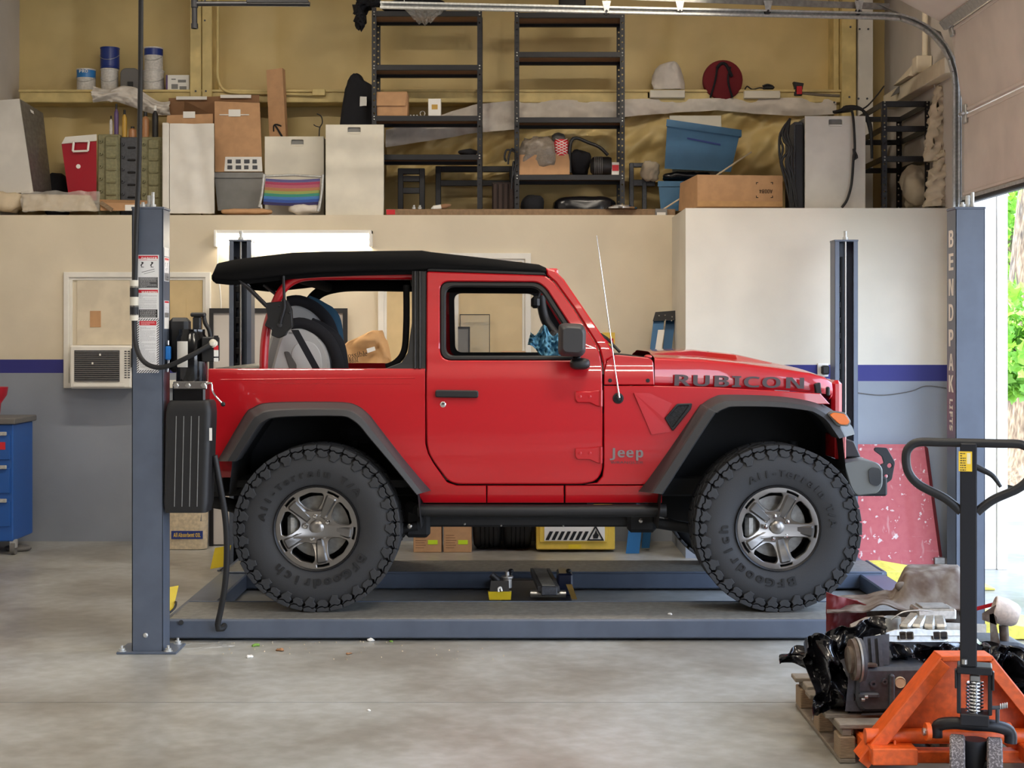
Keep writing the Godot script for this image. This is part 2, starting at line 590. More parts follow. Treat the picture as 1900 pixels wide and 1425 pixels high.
func make_materials() -> void:
	var w := Color.WHITE
	TX.mottle = noise_tex(3, 0.012, Color(0.88, 0.88, 0.88), w, 5)
	TX.soft = noise_tex(5, 0.006, Color(0.95, 0.95, 0.95), w, 4)
	TX.grain = noise_tex(8, 0.11, Color(0.80, 0.80, 0.80), w, 3)
	TX.fine = noise_tex(9, 0.2, Color(0.86, 0.86, 0.86), w, 2)
	TX.bump = noise_tex(11, 0.02, Color.BLACK, w, 4)
	TX.bump_fine = noise_tex(12, 0.12, Color.BLACK, w, 2)
	TX.concrete = noise_tex(21, 0.0045, C(158, 153, 144), C(194, 194, 191), 6, 1024, C(178, 176, 170))
	TX.concrete2 = noise_tex(22, 0.012, Color(0.92, 0.915, 0.90), w, 6, 1024)
	TX.rust = noise_tex(31, 0.010, C(84, 66, 54), C(128, 120, 112), 4, 512, C(108, 96, 86))
	TX.chipped = noise_tex(33, 0.03, C(196, 92, 96), C(232, 222, 216), 5, 512, C(190, 82, 88))
	(TX.chipped as NoiseTexture2D).color_ramp.offsets = PackedFloat32Array([0.3, 0.74, 0.78])
	TX.bark = noise_tex(41, 0.03, C(70, 58, 48), C(150, 135, 116), 5, 512)
	TX.leaflitter = noise_tex(43, 0.04, C(110, 92, 66), C(190, 175, 150), 5, 512, C(150, 130, 100))
	TX.asphalt = noise_tex(44, 0.02, C(120, 118, 114), C(172, 170, 165), 5, 512)
	M.concrete = mat(Color(0.93, 0.935, 0.935), 0.34, 0.0, "concrete", 0.16, "bump_fine", 0.03)
	var cm: StandardMaterial3D = M.concrete
	cm.roughness_texture = TX.mottle
	cm.detail_enabled = true
	cm.detail_albedo = TX.concrete2
	cm.detail_blend_mode = BaseMaterial3D.BLEND_MODE_MUL
	cm.detail_uv_layer = BaseMaterial3D.DETAIL_UV_2
	cm.uv2_triplanar = true
	cm.uv2_world_triplanar = true
	cm.uv2_scale = Vector3(0.7, 0.9, 0.8)
	M.joint = mat(C(96, 92, 86), 0.9)
	M.cream = mat(C(223, 211, 187), 0.75, 0.0, "soft", 0.35, "bump_fine", 0.02)
	M.white_wall = mat(C(228, 222, 208), 0.7, 0.0, "soft", 0.35, "bump_fine", 0.02)
	M.navy = mat(C(46, 48, 128), 0.6, 0.0, "soft", 0.5)
	M.lower_grey = mat(C(150, 157, 168), 0.55, 0.0, "soft", 0.35, "bump_fine", 0.02)
	M.insulation = mat(C(220, 196, 136), 0.5, 0.0, "soft", 0.5)
	M.yellow_steel = mat(C(226, 203, 138), 0.55, 0.0, "mottle", 0.6)
	M.grey_wall = mat(C(204, 197, 189), 0.75, 0.0, "soft", 0.4)
	M.ceiling = mat(C(205, 200, 190), 0.8)
	M.trim_white = mat(C(236, 233, 224), 0.5, 0.0, "soft", 0.8)
	M.board = mat(C(220, 208, 184), 0.8, 0.0, "soft", 1.5)
	M.tan_board = mat(C(212, 188, 142), 0.7, 0.0, "soft", 1.2)
	M.plywood = mat(C(150, 122, 92), 0.75, 0.0, "mottle", 3.0)
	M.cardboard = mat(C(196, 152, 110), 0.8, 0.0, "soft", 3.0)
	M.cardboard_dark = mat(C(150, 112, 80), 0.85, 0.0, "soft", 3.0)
	M.cardboard_pale = mat(C(220, 202, 172), 0.8, 0.0, "soft", 3.0)
	M.kraft = mat(C(200, 156, 106), 0.75, 0.0, "soft", 4.0)
	M.black_steel = mat(C(34, 34, 38), 0.45, 0.2)
	M.black_plastic = mat(C(26, 26, 28), 0.5)
	M.black_gloss = mat(C(18, 18, 20), 0.12)
	M.black_cloth = mat(C(28, 28, 33), 0.95)
	M.rubber = mat(C(54, 55, 58), 0.66, 0.0, "fine", 2.0)
	M.rubber_mark = mat(C(26, 26, 28), 0.6)
	M.dark = mat(C(22, 22, 25), 0.8)
	M.steel = mat(C(190, 188, 184), 0.3, 0.9)
	M.steel_dull = mat(C(170, 168, 164), 0.5, 0.85, "mottle", 3.0)
	M.galvanized = mat(C(206, 207, 204), 0.42, 0.5, "mottle", 5.0)
	M.chrome = mat(C(225, 225, 225), 0.12, 1.0)
	M.white_paint = mat(C(228, 222, 206), 0.5, 0.0, "soft", 1.0)
	M.white_paint2 = mat(C(224, 220, 212), 0.45, 0.0, "soft", 1.0)
	M.white = mat(C(240, 238, 232), 0.5)
	M.paper = mat(C(236, 234, 228), 0.8)
	M.white_cloth = mat(C(222, 214, 204), 0.9, 0.0, "soft", 3.0)
	M.beige_cloth = mat(C(204, 190, 166), 0.9, 0.0, "soft", 3.0)
	M.red_plastic = mat(C(168, 22, 44), 0.35)
	M.red_sign = mat(C(205, 30, 45), 0.5)
	M.red_cloth = mat(C(122, 24, 34), 0.85, 0.0, "fine", 3.0)
	M.blue_tote = mat(C(62, 112, 150), 0.45, 0.0, "soft", 2.0)
	M.grey_tote = mat(C(132, 132, 130), 0.5, 0.0, "soft", 2.0)
	M.blue_paint = mat(C(30, 88, 168), 0.4)
	M.sky_blue = mat(C(44, 128, 214), 0.4)
	M.yellow = mat(C(238, 206, 48), 0.45, 0.0, "soft", 2.0)
	M.ramp_yellow = mat(C(240, 224, 96), 0.5, 0.0, "mottle", 3.0)
	M.cabinet_yellow = mat(C(236, 200, 84), 0.45, 0.0, "soft", 2.0)
	M.orange = mat(C(232, 96, 30), 0.42, 0.0, "mottle", 4.0)
	M.olive = mat(C(142, 138, 104), 0.6, 0.15, "mottle", 5.0)
	M.cast_dark = mat(C(80, 82, 88), 0.55, 0.2, "mottle", 6.0)
	M.cast_alu = mat(C(198, 196, 190), 0.38, 0.85, "mottle", 6.0)
	M.rusty = mat(Color(1, 1, 1), 0.7, 0.25, "rust", 2.0)
	M.chipped = mat(Color(0.95, 0.95, 0.95), 0.55, 0.0, "chipped", 0.9)
	M.film = mat(C(20, 20, 24), 0.2)
	M.wood = mat(C(160, 136, 108), 0.8, 0.0, "grain", 1.0)
	(M.wood as StandardMaterial3D).uv1_scale = Vector3(0.4, 4.0, 4.0)
	M.wood_old = mat(C(142, 130, 114), 0.85, 0.0, "grain", 1.0)
	(M.wood_old as StandardMaterial3D).uv1_scale = Vector3(0.4, 4.0, 4.0)
	M.lift = mat(C(94, 103, 119), 0.38, 0.1, "soft", 1.5)
	M.lift_top = mat(C(136, 134, 128), 0.55, 0.2, "mottle", 2.5, "bump_fine", 0.05)
	M.clear_wrap = mat(Color(0.9, 0.88, 0.84, 0.35), 0.3)
	(M.clear_wrap as StandardMaterial3D).transparency = BaseMaterial3D.TRANSPARENCY_ALPHA
	M.glass = mat(Color(0.8, 0.85, 0.85, 0.1), 0.03)
	(M.glass as StandardMaterial3D).transparency = BaseMaterial3D.TRANSPARENCY_ALPHA
	M.bark = mat(Color(1, 1, 1), 0.9, 0.0, "bark", 1.0, "bark", 1.5)
	(M.bark as StandardMaterial3D).uv1_scale = Vector3(2.2, 0.35, 2.2)
	M.leaf = mat(C(96, 146, 46), 0.55)
	(M.leaf as StandardMaterial3D).backlight_enabled = true
	(M.leaf as StandardMaterial3D).backlight = Color(0.45, 0.6, 0.2)
	M.litter = mat(Color(1, 1, 1), 0.95, 0.0, "leaflitter", 0.6)
	M.asphalt = mat(Color(1, 1, 1), 0.95, 0.0, "asphalt", 0.4)
	TX.chips = noise_tex(51, 0.08, C(120, 116, 116), C(236, 232, 230), 3, 256)
	(TX.chips as NoiseTexture2D).color_ramp.offsets = PackedFloat32Array([0.6, 0.7])
	M.manifold_old = mat(C(160, 148, 136), 0.5, 0.6, "mottle", 6.0)
	M.ladder_blue = mat(C(36, 100, 150), 0.45)
	M.leaf_green = mat(C(110, 150, 60), 0.7)
	M.leaf_brown = mat(C(150, 110, 76), 0.8)
	M.wall_tube = mat(C(255, 250, 240), 0.4)
	(M.wall_tube as StandardMaterial3D).emission_enabled = true
	(M.wall_tube as StandardMaterial3D).emission = Color(1.0, 0.95, 0.86)
	(M.wall_tube as StandardMaterial3D).emission_energy_multiplier = 5.0
	M.lamp = mat(C(255, 250, 240), 0.4)
	(M.lamp as StandardMaterial3D).emission_enabled = true
	(M.lamp as StandardMaterial3D).emission = Color(1.0, 0.95, 0.86)
	(M.lamp as StandardMaterial3D).emission_energy_multiplier = 2.6

const D_WALL := 11.45
const D_BUMP := 10.58
const D_BACK := 12.40
const X_LEFT := -4.06
const X_RIGHT := 3.15
const Y_MEZZ := 2.52
const Y_CEIL := 4.75
func span(x0: float, x1: float, y0: float, y1: float, d0: float, d1: float, bevel := 0.0) -> Shape:
	var s := S()
	s.box(Vector3((x0 + x1) / 2, (y0 + y1) / 2, -(d0 + d1) / 2), Vector3(absf(x1 - x0), absf(y1 - y0), absf(d1 - d0)), bevel)
	return s

func build_structure() -> void:
	# floor of two slabs with a sawn joint between them
	var joint := 6.44
	var fl := struct("floor", span(X_LEFT - 0.2, X_RIGHT + 0.25, -0.15, 0.0, joint + 0.004, 12.7), M.concrete)
	struct("slab", span(X_LEFT - 0.2, X_RIGHT + 0.25, -0.15, 0.0, -2.75, joint - 0.004), M.concrete, fl)
	struct("joint_filler", span(X_LEFT - 0.2, X_RIGHT + 0.25, -0.15, -0.006, joint - 0.004, joint + 0.004), M.joint, fl)
	# back wall below the storage loft
	var wb := struct("wall_back", span(X_LEFT, X_RIGHT, 1.404, Y_MEZZ, D_WALL, D_WALL + 0.15), M.cream)
	struct("painted_stripe", span(X_LEFT, X_RIGHT, 1.30, 1.404, D_WALL, D_WALL + 0.15), M.navy, wb)
	struct("painted_dado", span(X_LEFT, X_RIGHT, 0.0, 1.30, D_WALL, D_WALL + 0.15), M.lower_grey, wb)
	# the boxed-out part of the wall
	var bx0 := 1.278
	var wr := struct("wall_bump_out", span(bx0, X_RIGHT, 1.381, 2.50, D_BUMP, D_WALL), M.white_wall)
	struct("painted_stripe", span(bx0, X_RIGHT, 1.265, 1.381, D_BUMP, D_WALL), M.navy, wr)
	struct("painted_dado", span(bx0, X_RIGHT, 0.0, 1.265, D_BUMP, D_WALL), M.lower_grey, wr)
	struct("floor_loft", span(X_LEFT, X_RIGHT, 2.38, 2.515, D_WALL + 0.15, D_BACK), M.plywood)
	# upper back wall: vinyl-faced insulation between steel columns and a girt
	var up := S()
	var nz := wave(7, 0.9, 3)
	var seams := [X(138, D_BACK), X(362, D_BACK), X(508, D_BACK), X(1255, D_BACK), X(1575, D_BACK), X(700, D_BACK), X(940, D_BACK)]
	up.sheet(func(u: float, v: float):
		var x := lerpf(X_LEFT, X_RIGHT, u)
		var y := lerpf(2.4, Y_CEIL, v)
		var near := 9.0
		for q in seams: near = minf(near, absf(x - q))
		var puff := 0.05 * (1.0 - exp(-near * 9.0)) + 0.012 * nz.get_noise_2d(x * 2.0, y * 3.0)
		return Vector3(x, y, -D_BACK + puff), 140, 40, 0.05)
	var wu := struct("wall_back_upper", up, M.insulation)
	struct("backing", span(X_LEFT - 0.2, X_RIGHT + 0.25, 2.3, Y_CEIL, D_BACK + 0.1, D_BACK + 0.25), M.grey_wall, wu)
	struct("lower_backing", span(X_LEFT - 0.2, X_RIGHT + 0.25, 0.0, 2.3, D_BACK + 0.1, D_BACK + 0.25), M.grey_wall, wu)
	var dg := D_BACK - 0.30
	var gi := struct("beam_girt", span(X(36, dg), X(1560, dg), Y(190, dg), Y(169, dg), dg, D_BACK - 0.02, 0.006), M.yellow_steel)
	struct("lip", span(X(36, dg), X(1560, dg), Y(171, dg), Y(167, dg), dg - 0.02, dg + 0.02), M.yellow_steel, gi)
	var dc := dg - 0.03
	var co := struct("column_steel", span(X(352, dc), X(373, dc), Y_MEZZ, Y_CEIL, dc, D_BACK, 0.006), M.yellow_steel)
	struct("flange", span(X(374.5, dc), X(393, dc), Y_MEZZ, Y_CEIL, dc, D_BACK, 0.006), M.yellow_steel, co)
	for q in [Vector2(363, 38), Vector2(363, 169), Vector2(382, 169), Vector2(380, 38)]:
		var b := S()
		b.rod(P(q.x, q.y, dc), P(q.x, q.y, dc - 0.008), 0.008, 8)
		struct("bolt", b, M.cast_dark, co)
	var c2 := struct("column_post", span(X(1562, dc), X(1589, dc), Y_MEZZ, Y_CEIL, dc, D_BACK, 0.006), M.yellow_steel)
	struct("side_strip", span(X(1551, dc), X(1561, dc), Y_MEZZ, Y_CEIL, dc + 0.08, D_BACK, 0.004), M.yellow_steel, c2)
	for q in [Vector2(1578, 50), Vector2(1576, 180), Vector2(1548, 190)]:
		var b := S()
		b.rod(P(q.x, q.y, dc), P(q.x, q.y, dc - 0.008), 0.009, 8)
		struct("bolt", b, M.cast_dark, c2)
	var c3 := struct("column_white", span(X(1592, dc), X(1619, dc), Y_MEZZ, Y_CEIL, dc - 0.02, D_BACK, 0.004), M.white_paint2)
	for q in [Vector2(1595, 54), Vector2(1611, 54), Vector2(1593, 183), Vector2(1609, 183)]:
		var b := S()
		b.rod(P(q.x, q.y, dc - 0.02), P(q.x, q.y, dc - 0.028), 0.009, 8)
		struct("bolt", b, M.cast_dark, c3)
	# conduit that comes down beside the column and turns along the girt
	var cd := S()
	cd.tube(bend([P(404, -40, dc), P(404, 100, dc), P(404, 140, dc), P(412, 163, dc), P(432, 172, dc), P(480, 173, dc), P(585, 176, dc)], 0.03), 0.012, 8)
	var con := struct("trim_1", cd, M.yellow_steel)
	struct("junction_box", span(X(580, dc), X(604, dc), Y(178, dc), Y(166, dc), dc - 0.03, dc + 0.03, 0.004), M.yellow_steel, con)
	# side walls, ceiling, front wall with its open bay door
	struct("wall_left", span(X_LEFT - 0.2, X_LEFT, 0.0, Y_CEIL, -2.6, D_BACK + 0.1), M.grey_wall)
	var dj := 10.10
	var dn := 5.3
	var wri := struct("wall_right", span(X_RIGHT, X_RIGHT + 0.25, 0.0, Y_CEIL, dj, D_BACK + 0.1), M.grey_wall)
	struct("door_header", span(X_RIGHT, X_RIGHT + 0.25, 3.55, Y_CEIL, dn, dj), M.grey_wall, wri)
	struct("middle_pier", span(X_RIGHT, X_RIGHT + 0.25, 0.0, Y_CEIL, 4.0, dn), M.grey_wall, wri)
	struct("front_header", span(X_RIGHT, X_RIGHT + 0.25, 3.2, Y_CEIL, -0.8, 4.0), M.grey_wall, wri)
	struct("front_pier", span(X_RIGHT, X_RIGHT + 0.25, 0.0, Y_CEIL, -2.6, -0.8), M.grey_wall, wri)
	struct("ceiling", span(X_LEFT - 0.2, X_RIGHT + 0.25, Y_CEIL, Y_CEIL + 0.15, -2.75, D_BACK + 0.25), M.ceiling)
	struct("wall_front", span(X_LEFT, X_RIGHT + 0.25, 0.0, Y_CEIL, -2.75, -2.6), mat(C(112, 104, 98), 0.8))
	for k in [[-2.0, 2.6], [-2.0, 8.6], [1.2, 2.6], [1.2, 5.6], [1.2, 8.6]]: ceiling_lamp(k[0], k[1])
	# white boards on the end of the wall beside the open bay
	var jb := struct("trim_2", span(X(1826, dj) - 0.08, X(1846.2, dj), 0.0, 3.5, dj - 0.03, dj, 0.004), M.trim_white)
	struct("outer_board", span(X(1846.8, dj), X(1866, dj), 0.0, 3.5, dj - 0.04, dj + 0.0, 0.004), M.trim_white, jb)
	# ledge along the right wall with the wall above it furred out
	struct("trim_3", span(X_RIGHT - 0.10, X_RIGHT, 3.42, 3.53, 10.32, 12.0, 0.004), M.board)
	# window with boards and an air conditioner; a second framed window behind the car
	window_frame("window_1", 120, 505, 392, 720, 10, [[144, 512, 246, 640, "board"], [246, 512, 376, 640, "tan_board"]])
	window_frame("window_2", 702, 470, 985, 760, 11, [[713, 480, 836, 760, "tan_board"], [851, 480, 975, 760, "tan_board"]])
	var mu := struct("mullion", span(X(833, D_WALL), X(851, D_WALL), Y(760, D_WALL), Y(470, D_WALL), D_WALL - 0.05, D_WALL, 0.004), M.trim_white)
	mu.name = "trim_4"

func ceiling_lamp(x: float, d: float) -> void:
	# a strip light with two tubes under the ceiling
	var l := thing("ceiling_lamp", Vector3(x, Y_CEIL - 0.12, -d), "white fluorescent strip lamp fixed under the shop ceiling", "lamp", "strip lamps on the ceiling")
	part("housing", span(x - 0.62, x + 0.62, Y_CEIL - 0.06, Y_CEIL, d - 0.07, d + 0.07, 0.01), M.white, l)
	for q in [-0.035, 0.035]:
		var s := S()
		s.rod(Vector3(x - 0.6, Y_CEIL - 0.085, -d + q), Vector3(x + 0.6, Y_CEIL - 0.085, -d + q), 0.013, 10)
		part("tube", s, M.lamp, l)
	var a := AreaLight3D.new()
	a.name = "light"
	a.area_size = Vector2(1.2, 0.12)
	a.light_color = Color(1.0, 0.955, 0.885)
	a.light_energy = 1.55
	a.shadow_enabled = true
	a.set("area_range", 30.0)
	l.add_child(a)
	a.position = Vector3(0, 0.0, 0)
	a.rotation = Vector3(-PI / 2, 0, 0)

func window_frame(called: String, x0: float, y0: float, x1: float, y1: float, w: float, boards: Array) -> void:
	var d := D_WALL
	var fr := S()
	var o := PackedVector2Array([Q(x0, y1, d), Q(x1, y1, d), Q(x1, y0, d), Q(x0, y0, d)])
	var i := PackedVector2Array([Q(x0 + w, y1 - w, d), Q(x1 - w, y1 - w, d), Q(x1 - w, y0 + w, d), Q(x0 + w, y0 + w, d)])
	fr.panel(o, [i], func(_p): return 0.0, -d + 0.035, -d, 0.004)
	var f := struct(called, fr, M.trim_white)
	var st := S()
	var o2 := PackedVector2Array([Q(x0 + w, y1 - w, d), Q(x1 - w, y1 - w, d), Q(x1 - w, y0 + w, d), Q(x0 + w, y0 + w, d)])
	var i2 := PackedVector2Array([Q(x0 + w + 5, y1 - w - 5, d), Q(x1 - w - 5, y1 - w - 5, d), Q(x1 - w - 5, y0 + w + 5, d), Q(x0 + w + 5, y0 + w + 5, d)])
	st.panel(o2, [i2], func(_p): return 0.0, -d + 0.018, -d, 0.002)
	struct("stop_bead", st, M.trim_white, f)
	for b in boards:
		struct("board", span(X(b[0], d), X(b[2], d), Y(b[3], d), Y(b[1], d), d - 0.012, d), M[b[4]], f)

func leaf_mesh() -> ArrayMesh:
	# a lobed leaf about a unit across, slightly folded
	var s := S()
	var tips := []
	for k in 11:
		var a := -PI * 0.5 + TAU * k / 11.0
		var r := (0.5 if k % 2 == 1 else 0.30) * (1.25 if k in [5, 6] else 1.0)
		tips.append(Vector3(cos(a) * r, sin(a) * r, 0.08 * absf(cos(a))))
	for k in 11: s.tri(Vector3.ZERO, tips[k], tips[(k + 1) % 11])
	return s.mesh()

func leaves(called: String, parent: Node, centers: Array, count: int, size: float, sd: int) -> void:
	var mm := MultiMesh.new()
	mm.transform_format = MultiMesh.TRANSFORM_3D
	mm.mesh = TX.leaf_shape
	mm.instance_count = count
	var rng := RandomNumberGenerator.new()
	rng.seed = sd
	for i in count:
		var c = centers[rng.randi() % centers.size()]
		var d := Vector3(rng.randfn(), rng.randfn(), rng.randfn()).normalized() * pow(rng.randf(), 0.45)
		var b := Basis.from_euler(Vector3(rng.randf_range(-1.2, 0.4), rng.randf_range(-PI, PI), rng.randf_range(-0.8, 0.8)))
		mm.set_instance_transform(i, Transform3D(b.scaled(Vector3.ONE * size * rng.randf_range(0.6, 1.2)), c[0] + d * c[1]))
	var o := MultiMeshInstance3D.new()
	o.multimesh = mm
	o.material_override = M.leaf
	o.name = called
	parent.add_child(o, true)
	o.position = -world_of(parent)
	o.set_meta("kind", "stuff")

func build_outside() -> void:
	TX.leaf_shape = leaf_mesh()
	struct("ground_yard", span(-45, 60, -0.4, -0.03, -45, 60), M.asphalt)
	struct("ground_apron", span(X_RIGHT + 0.26, 6.2, -0.3, -0.01, 5.0, 13.6), M.concrete)
	struct("ground_verge", span(5.0, 40, -0.3, 0.02, 18.0, 34), M.litter)
	# the large tree seen past the white boards
	var tr := S()
	var dt := 16.0
	var path := bend([P(1908, 905, dt), P(1918, 850, dt), P(1928, 740, dt), P(1938, 560, dt), P(1955, 340, dt), P(1975, 60, dt), P(2010, -250, dt)], 0.2)
	var rr := []
	for i in path.size(): rr.append(lerpf(0.46, 0.24, minf(1.0, float(i) / path.size())) + 0.14 * exp(-i * 0.6))
	tr.tube(path, rr, 18)
	var tree := thing("shade_tree", P(1918, 905, dt), "large leaning tree with furrowed grey bark outside the open bay", "tree")
	part("trunk", tr, M.bark, tree)
	var br := S()
	for e in [[P(1960, 300, dt), P(1850, 120, dt - 1), P(1700, 40, dt - 1)], [P(1945, 480, dt), P(1990, 300, dt - 2), P(2100, 200, dt - 3)], [P(1975, 60, dt), P(2100, -100, dt), P(2300, -180, dt)], [P(1935, 640, dt), P(1910, 640, dt - 1.0), P(1890, 650, dt - 1.5)]]:
		br.tube(bend(e, 0.2), 0.05, 8)
	part("branches", br, M.bark, tree)
	leaves("foliage", tree, [[P(1885, 640, dt - 1.5), 0.5], [P(1880, 600, dt - 1.3), 0.45], [P(1870, 690, dt - 1.2), 0.3], [P(1750, 30, dt - 1), 1.4], [P(1990, 150, dt - 2), 1.6], [P(2150, -60, dt), 1.8], [P(1880, -100, dt), 1.6]], 1300, 0.17, 5)
	for k in [[1872, 420, 21.0, 1.3, "tall pale green bush behind the leaning tree outside the bay"], [1900, 780, 19.5, 0.9, "low dark green shrub at the foot of the leaning tree outside"], [2150, 600, 24.0, 2.4, "broad green tree crown farther out past the leaning tree"]]:
		var p := P(k[0], k[1], k[2])
		var sh := thing("yard_shrub", Vector3(p.x, 0.02, p.z), k[4], "shrub", "greenery in the yard")
		var stem := S()
		stem.tube(bend([Vector3(p.x, 0.0, p.z), Vector3(p.x + 0.1, p.y * 0.5, p.z), p], 0.2), 0.05, 8)
		part("stem", stem, M.bark, sh)
		leaves("foliage", sh, [[p, k[3]], [p + Vector3(0.3, -k[3] * 0.5, 0.2), k[3] * 0.8], [p + Vector3(-0.4, k[3] * 0.4, 0), k[3] * 0.7]], 1500, 0.16, int(k[0]))
	# houses' hedge line far off so that the yard does not end in bare sky
	for k in 4:
		var hx := 12.0 + k * 6.5
		var hd := 31.0 - k * 1.5
		var he := thing("yard_tree", Vector3(hx, 0, -hd), "leafy green tree standing at the far end of the yard", "tree", "trees at the end of the yard")
		var stem := S()
		stem.tube([Vector3(hx, 0, -hd), Vector3(hx + 0.1, 2.5, -hd), Vector3(hx, 4.5, -hd)], [0.3, 0.22, 0.12], 8)
		part("trunk", stem, M.bark, he)
		leaves("foliage", he, [[Vector3(hx, 4.2, -hd), 2.4], [Vector3(hx + 1, 2.6, -hd + 0.6), 1.8], [Vector3(hx - 1.1, 3.0, -hd + 0.4), 1.7], [Vector3(hx, 1.3, -hd + 0.5), 1.5]], 1600, 0.32, 60 + k)

const Y_RUN := 0.117  # top of the runways
func build_lift() -> void:
	var lift := thing("four_post_lift", Vector3(0.3, 0, -8.7), "blue-grey four-post car lift carrying the red off-road car", "car lift")
	var dn := 7.43
	var df := 10.02
	var px0 := X(245, dn)
	# --- posts
	var pl := lift_post(lift, X(244.5, dn), X(303, dn), dn, true)
	var pr := lift_post(lift, X(1773, dn), X(1828, dn), dn, true)
	var fl := lift_post(lift, X(425, df), X(466, df), df, false)
	var fr := lift_post(lift, X(1549, df), X(1592, df), df, false)
	# name down the inner side of the right-hand post
	var face_x := X(1773, dn) - 0.0005
	var letters := "BENDPAK"
	for k in letters.length():
		words("lettering", letters[k], Vector3(face_x, Y([443, 486, 533, 580, 627, 672, 712][k], dn + 0.07), -dn - 0.072), 0.085, 0.002, M.white_cloth, pr, Basis(Vector3.UP, -PI / 2), true, "Droid Sans", 0.075)
	words("lettering", "LIFTS", Vector3(face_x, Y(770, dn + 0.07), -dn - 0.072), 0.05, 0.002, M.white_cloth, pr, Basis(Vector3.UP, -PI / 2) * Basis(Vector3.FORWARD, PI / 2), true, "Droid Sans", 0.16)
	# --- runways
	for k in [[7.72, 8.22], [9.23, 9.73]]:
		var rw := S()
		rw.box(Vector3((-1.768 + 2.35) / 2, (0.014 + Y_RUN - 0.004) / 2, -(k[0] + k[1]) / 2), Vector3(4.118, Y_RUN - 0.018, k[1] - k[0]), 0.008)
		var r := part("runway", rw, M.lift, lift)
		part("tread_plate", span(-1.76, 2.345, Y_RUN - 0.006, Y_RUN, k[0] + 0.012, k[1] - 0.012, 0.002), M.lift_top, r)
		# low guides along the inner edge
		var ie: float = k[1] - 0.012 if k[0] < 9.0 else k[0]
		part("edge_strip", span(-1.76, 2.345, Y_RUN - 0.006, Y_RUN + 0.004, ie, ie + 0.012, 0.002), M.lift, r)
		# hinged approach ramp
		var rp := S()
		var dd0: float = k[0] + 0.02
		var dd1: float = k[1] - 0.02
		var prof := V2([2.37, Y_RUN - 0.01, 2.37, Y_RUN, 2.44, Y_RUN + 0.002, 3.05, 0.012, 3.05, 0.002, 2.95, 0.002, 2.90, 0.01, 2.45, 0.002, 2.40, 0.002])
		rp.prism(prof, -dd1, -dd0, 0.003)
		part("approach_ramp", rp, M.ramp_yellow, lift)
		var hg := S()
		hg.rod(Vector3(2.36, Y_RUN - 0.01, -dd0), Vector3(2.36, Y_RUN - 0.01, -dd1), 0.014, 10)
		part("hinge", hg, M.lift, lift)
		# flip-up wheel stop at the other end, standing up on its hinge pin
		var ws := S()
		var pd: float = k[0] + 0.10
		ws.sheet(func(u: float, v: float):
			var y: float = Y_RUN + 0.005 + 0.125 * v
			return Vector3(-1.865 + 0.095 * u + 0.02 * v, y + 0.012 * u, -pd - 0.04 * u - 0.05 * v), 4, 6, 0.01)
		var wsp := part("wheel_stop", ws, M.yellow, lift, "yellow flip-up wheel stop")
		var pin := S()
		pin.tube(bend([Vector3(-1.80, Y_RUN, -pd + 0.02), Vector3(-1.76, Y_RUN + 0.03, -pd - 0.02), Vector3(-1.755, Y_RUN + 0.06, -pd - 0.05), Vector3(-1.79, Y_RUN + 0.04, -pd - 0.1)], 0.02), 0.006, 6)
		part("wire_hook", pin, M.black_steel, wsp)
	# flat black disc painted for the dark of the near runway's pin hole
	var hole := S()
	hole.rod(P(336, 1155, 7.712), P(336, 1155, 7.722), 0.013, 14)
	part("painted_pin_hole", hole, M.black_plastic, lift)
	# --- crossbeams between the posts
	for xx in [[-1.80, -1.62], [2.20, 2.36]]:
		var cb := S()
		cb.box(Vector3((xx[0] + xx[1]) / 2, 0.055, -8.96), Vector3(xx[1] - xx[0], 0.10, 2.30), 0.008)
		part("crossbeam", cb, M.lift, lift)
	# --- power unit on the left-hand post
	var dp := 7.50
	var pu := S()
	pu.box(P(355, 727, dp + 0.02), Vector3(0.165, 0.10, 0.13), 0.01)
	var unit := part("power_unit", pu, M.black_gloss, lift, "black hydraulic power unit with its tank")
	var mo := S()
	mo.lathe(P(356, 712, dp), Vector3.UP, [[0.0, 0.0], [0.072, 0.0], [0.078, 0.01], [0.078, 0.23], [0.066, 0.25], [0.066, 0.275], [0.0, 0.28]], 28)
	part("motor", mo, M.black_gloss, unit)
	var rear := S()
	rear.box(P(334, 640, dp + 0.09), Vector3(0.10, 0.28, 0.10), 0.02)
	part("motor_bracket", rear, M.black_plastic, unit)
	var lb := S()
	for k in 6:
		var a0 := -0.95 + k * 0.15
		var a1 := a0 + 0.15
		var c := P(356, 712, dp)
		lb.quad(c + Vector3(sin(a0) * 0.0788, 0.085, cos(a0) * 0.0788), c + Vector3(sin(a1) * 0.0788, 0.085, cos(a1) * 0.0788), c + Vector3(sin(a1) * 0.0788, 0.215, cos(a1) * 0.0788), c + Vector3(sin(a0) * 0.0788, 0.215, cos(a0) * 0.0788))
	part("rating_plate", lb, M.paper, unit, "white rating plate")
	var sw := S()
	sw.box(P(391, 648, dp - 0.05), Vector3(0.075, 0.125, 0.085), 0.006)
	part("switch_box", sw, M.black_plastic, unit)
	var kn := S()
	kn.lathe(P(396, 637, dp - 0.093), Vector3.BACK, [[0.022, 0.0], [0.022, 0.006], [0.015, 0.012], [0.014, 0.03], [0.009, 0.034], [0.0, 0.034]], 18)
	part("cable_gland", kn, M.white_paint, unit)
	for q in [[408, 628, 0.03, "black_plastic"], [408, 645, 0.022, "red_sign"], [408, 655, 0.032, "paper"], [408, 667, 0.018, "paper"]]:
		part("switch_label", span(X(q[0], dp) - 0.011, X(q[0], dp) + 0.011, Y(q[1], dp) - q[2] / 2, Y(q[1], dp) + q[2] / 2, dp - 0.10, dp - 0.095), M[q[3]], unit)
	var hd := S()
	hd.box(P(368, 584, dp), Vector3(0.075, 0.022, 0.04), 0.006)
	hd.box(P(366, 600, dp), Vector3(0.042, 0.07, 0.035), 0.008)
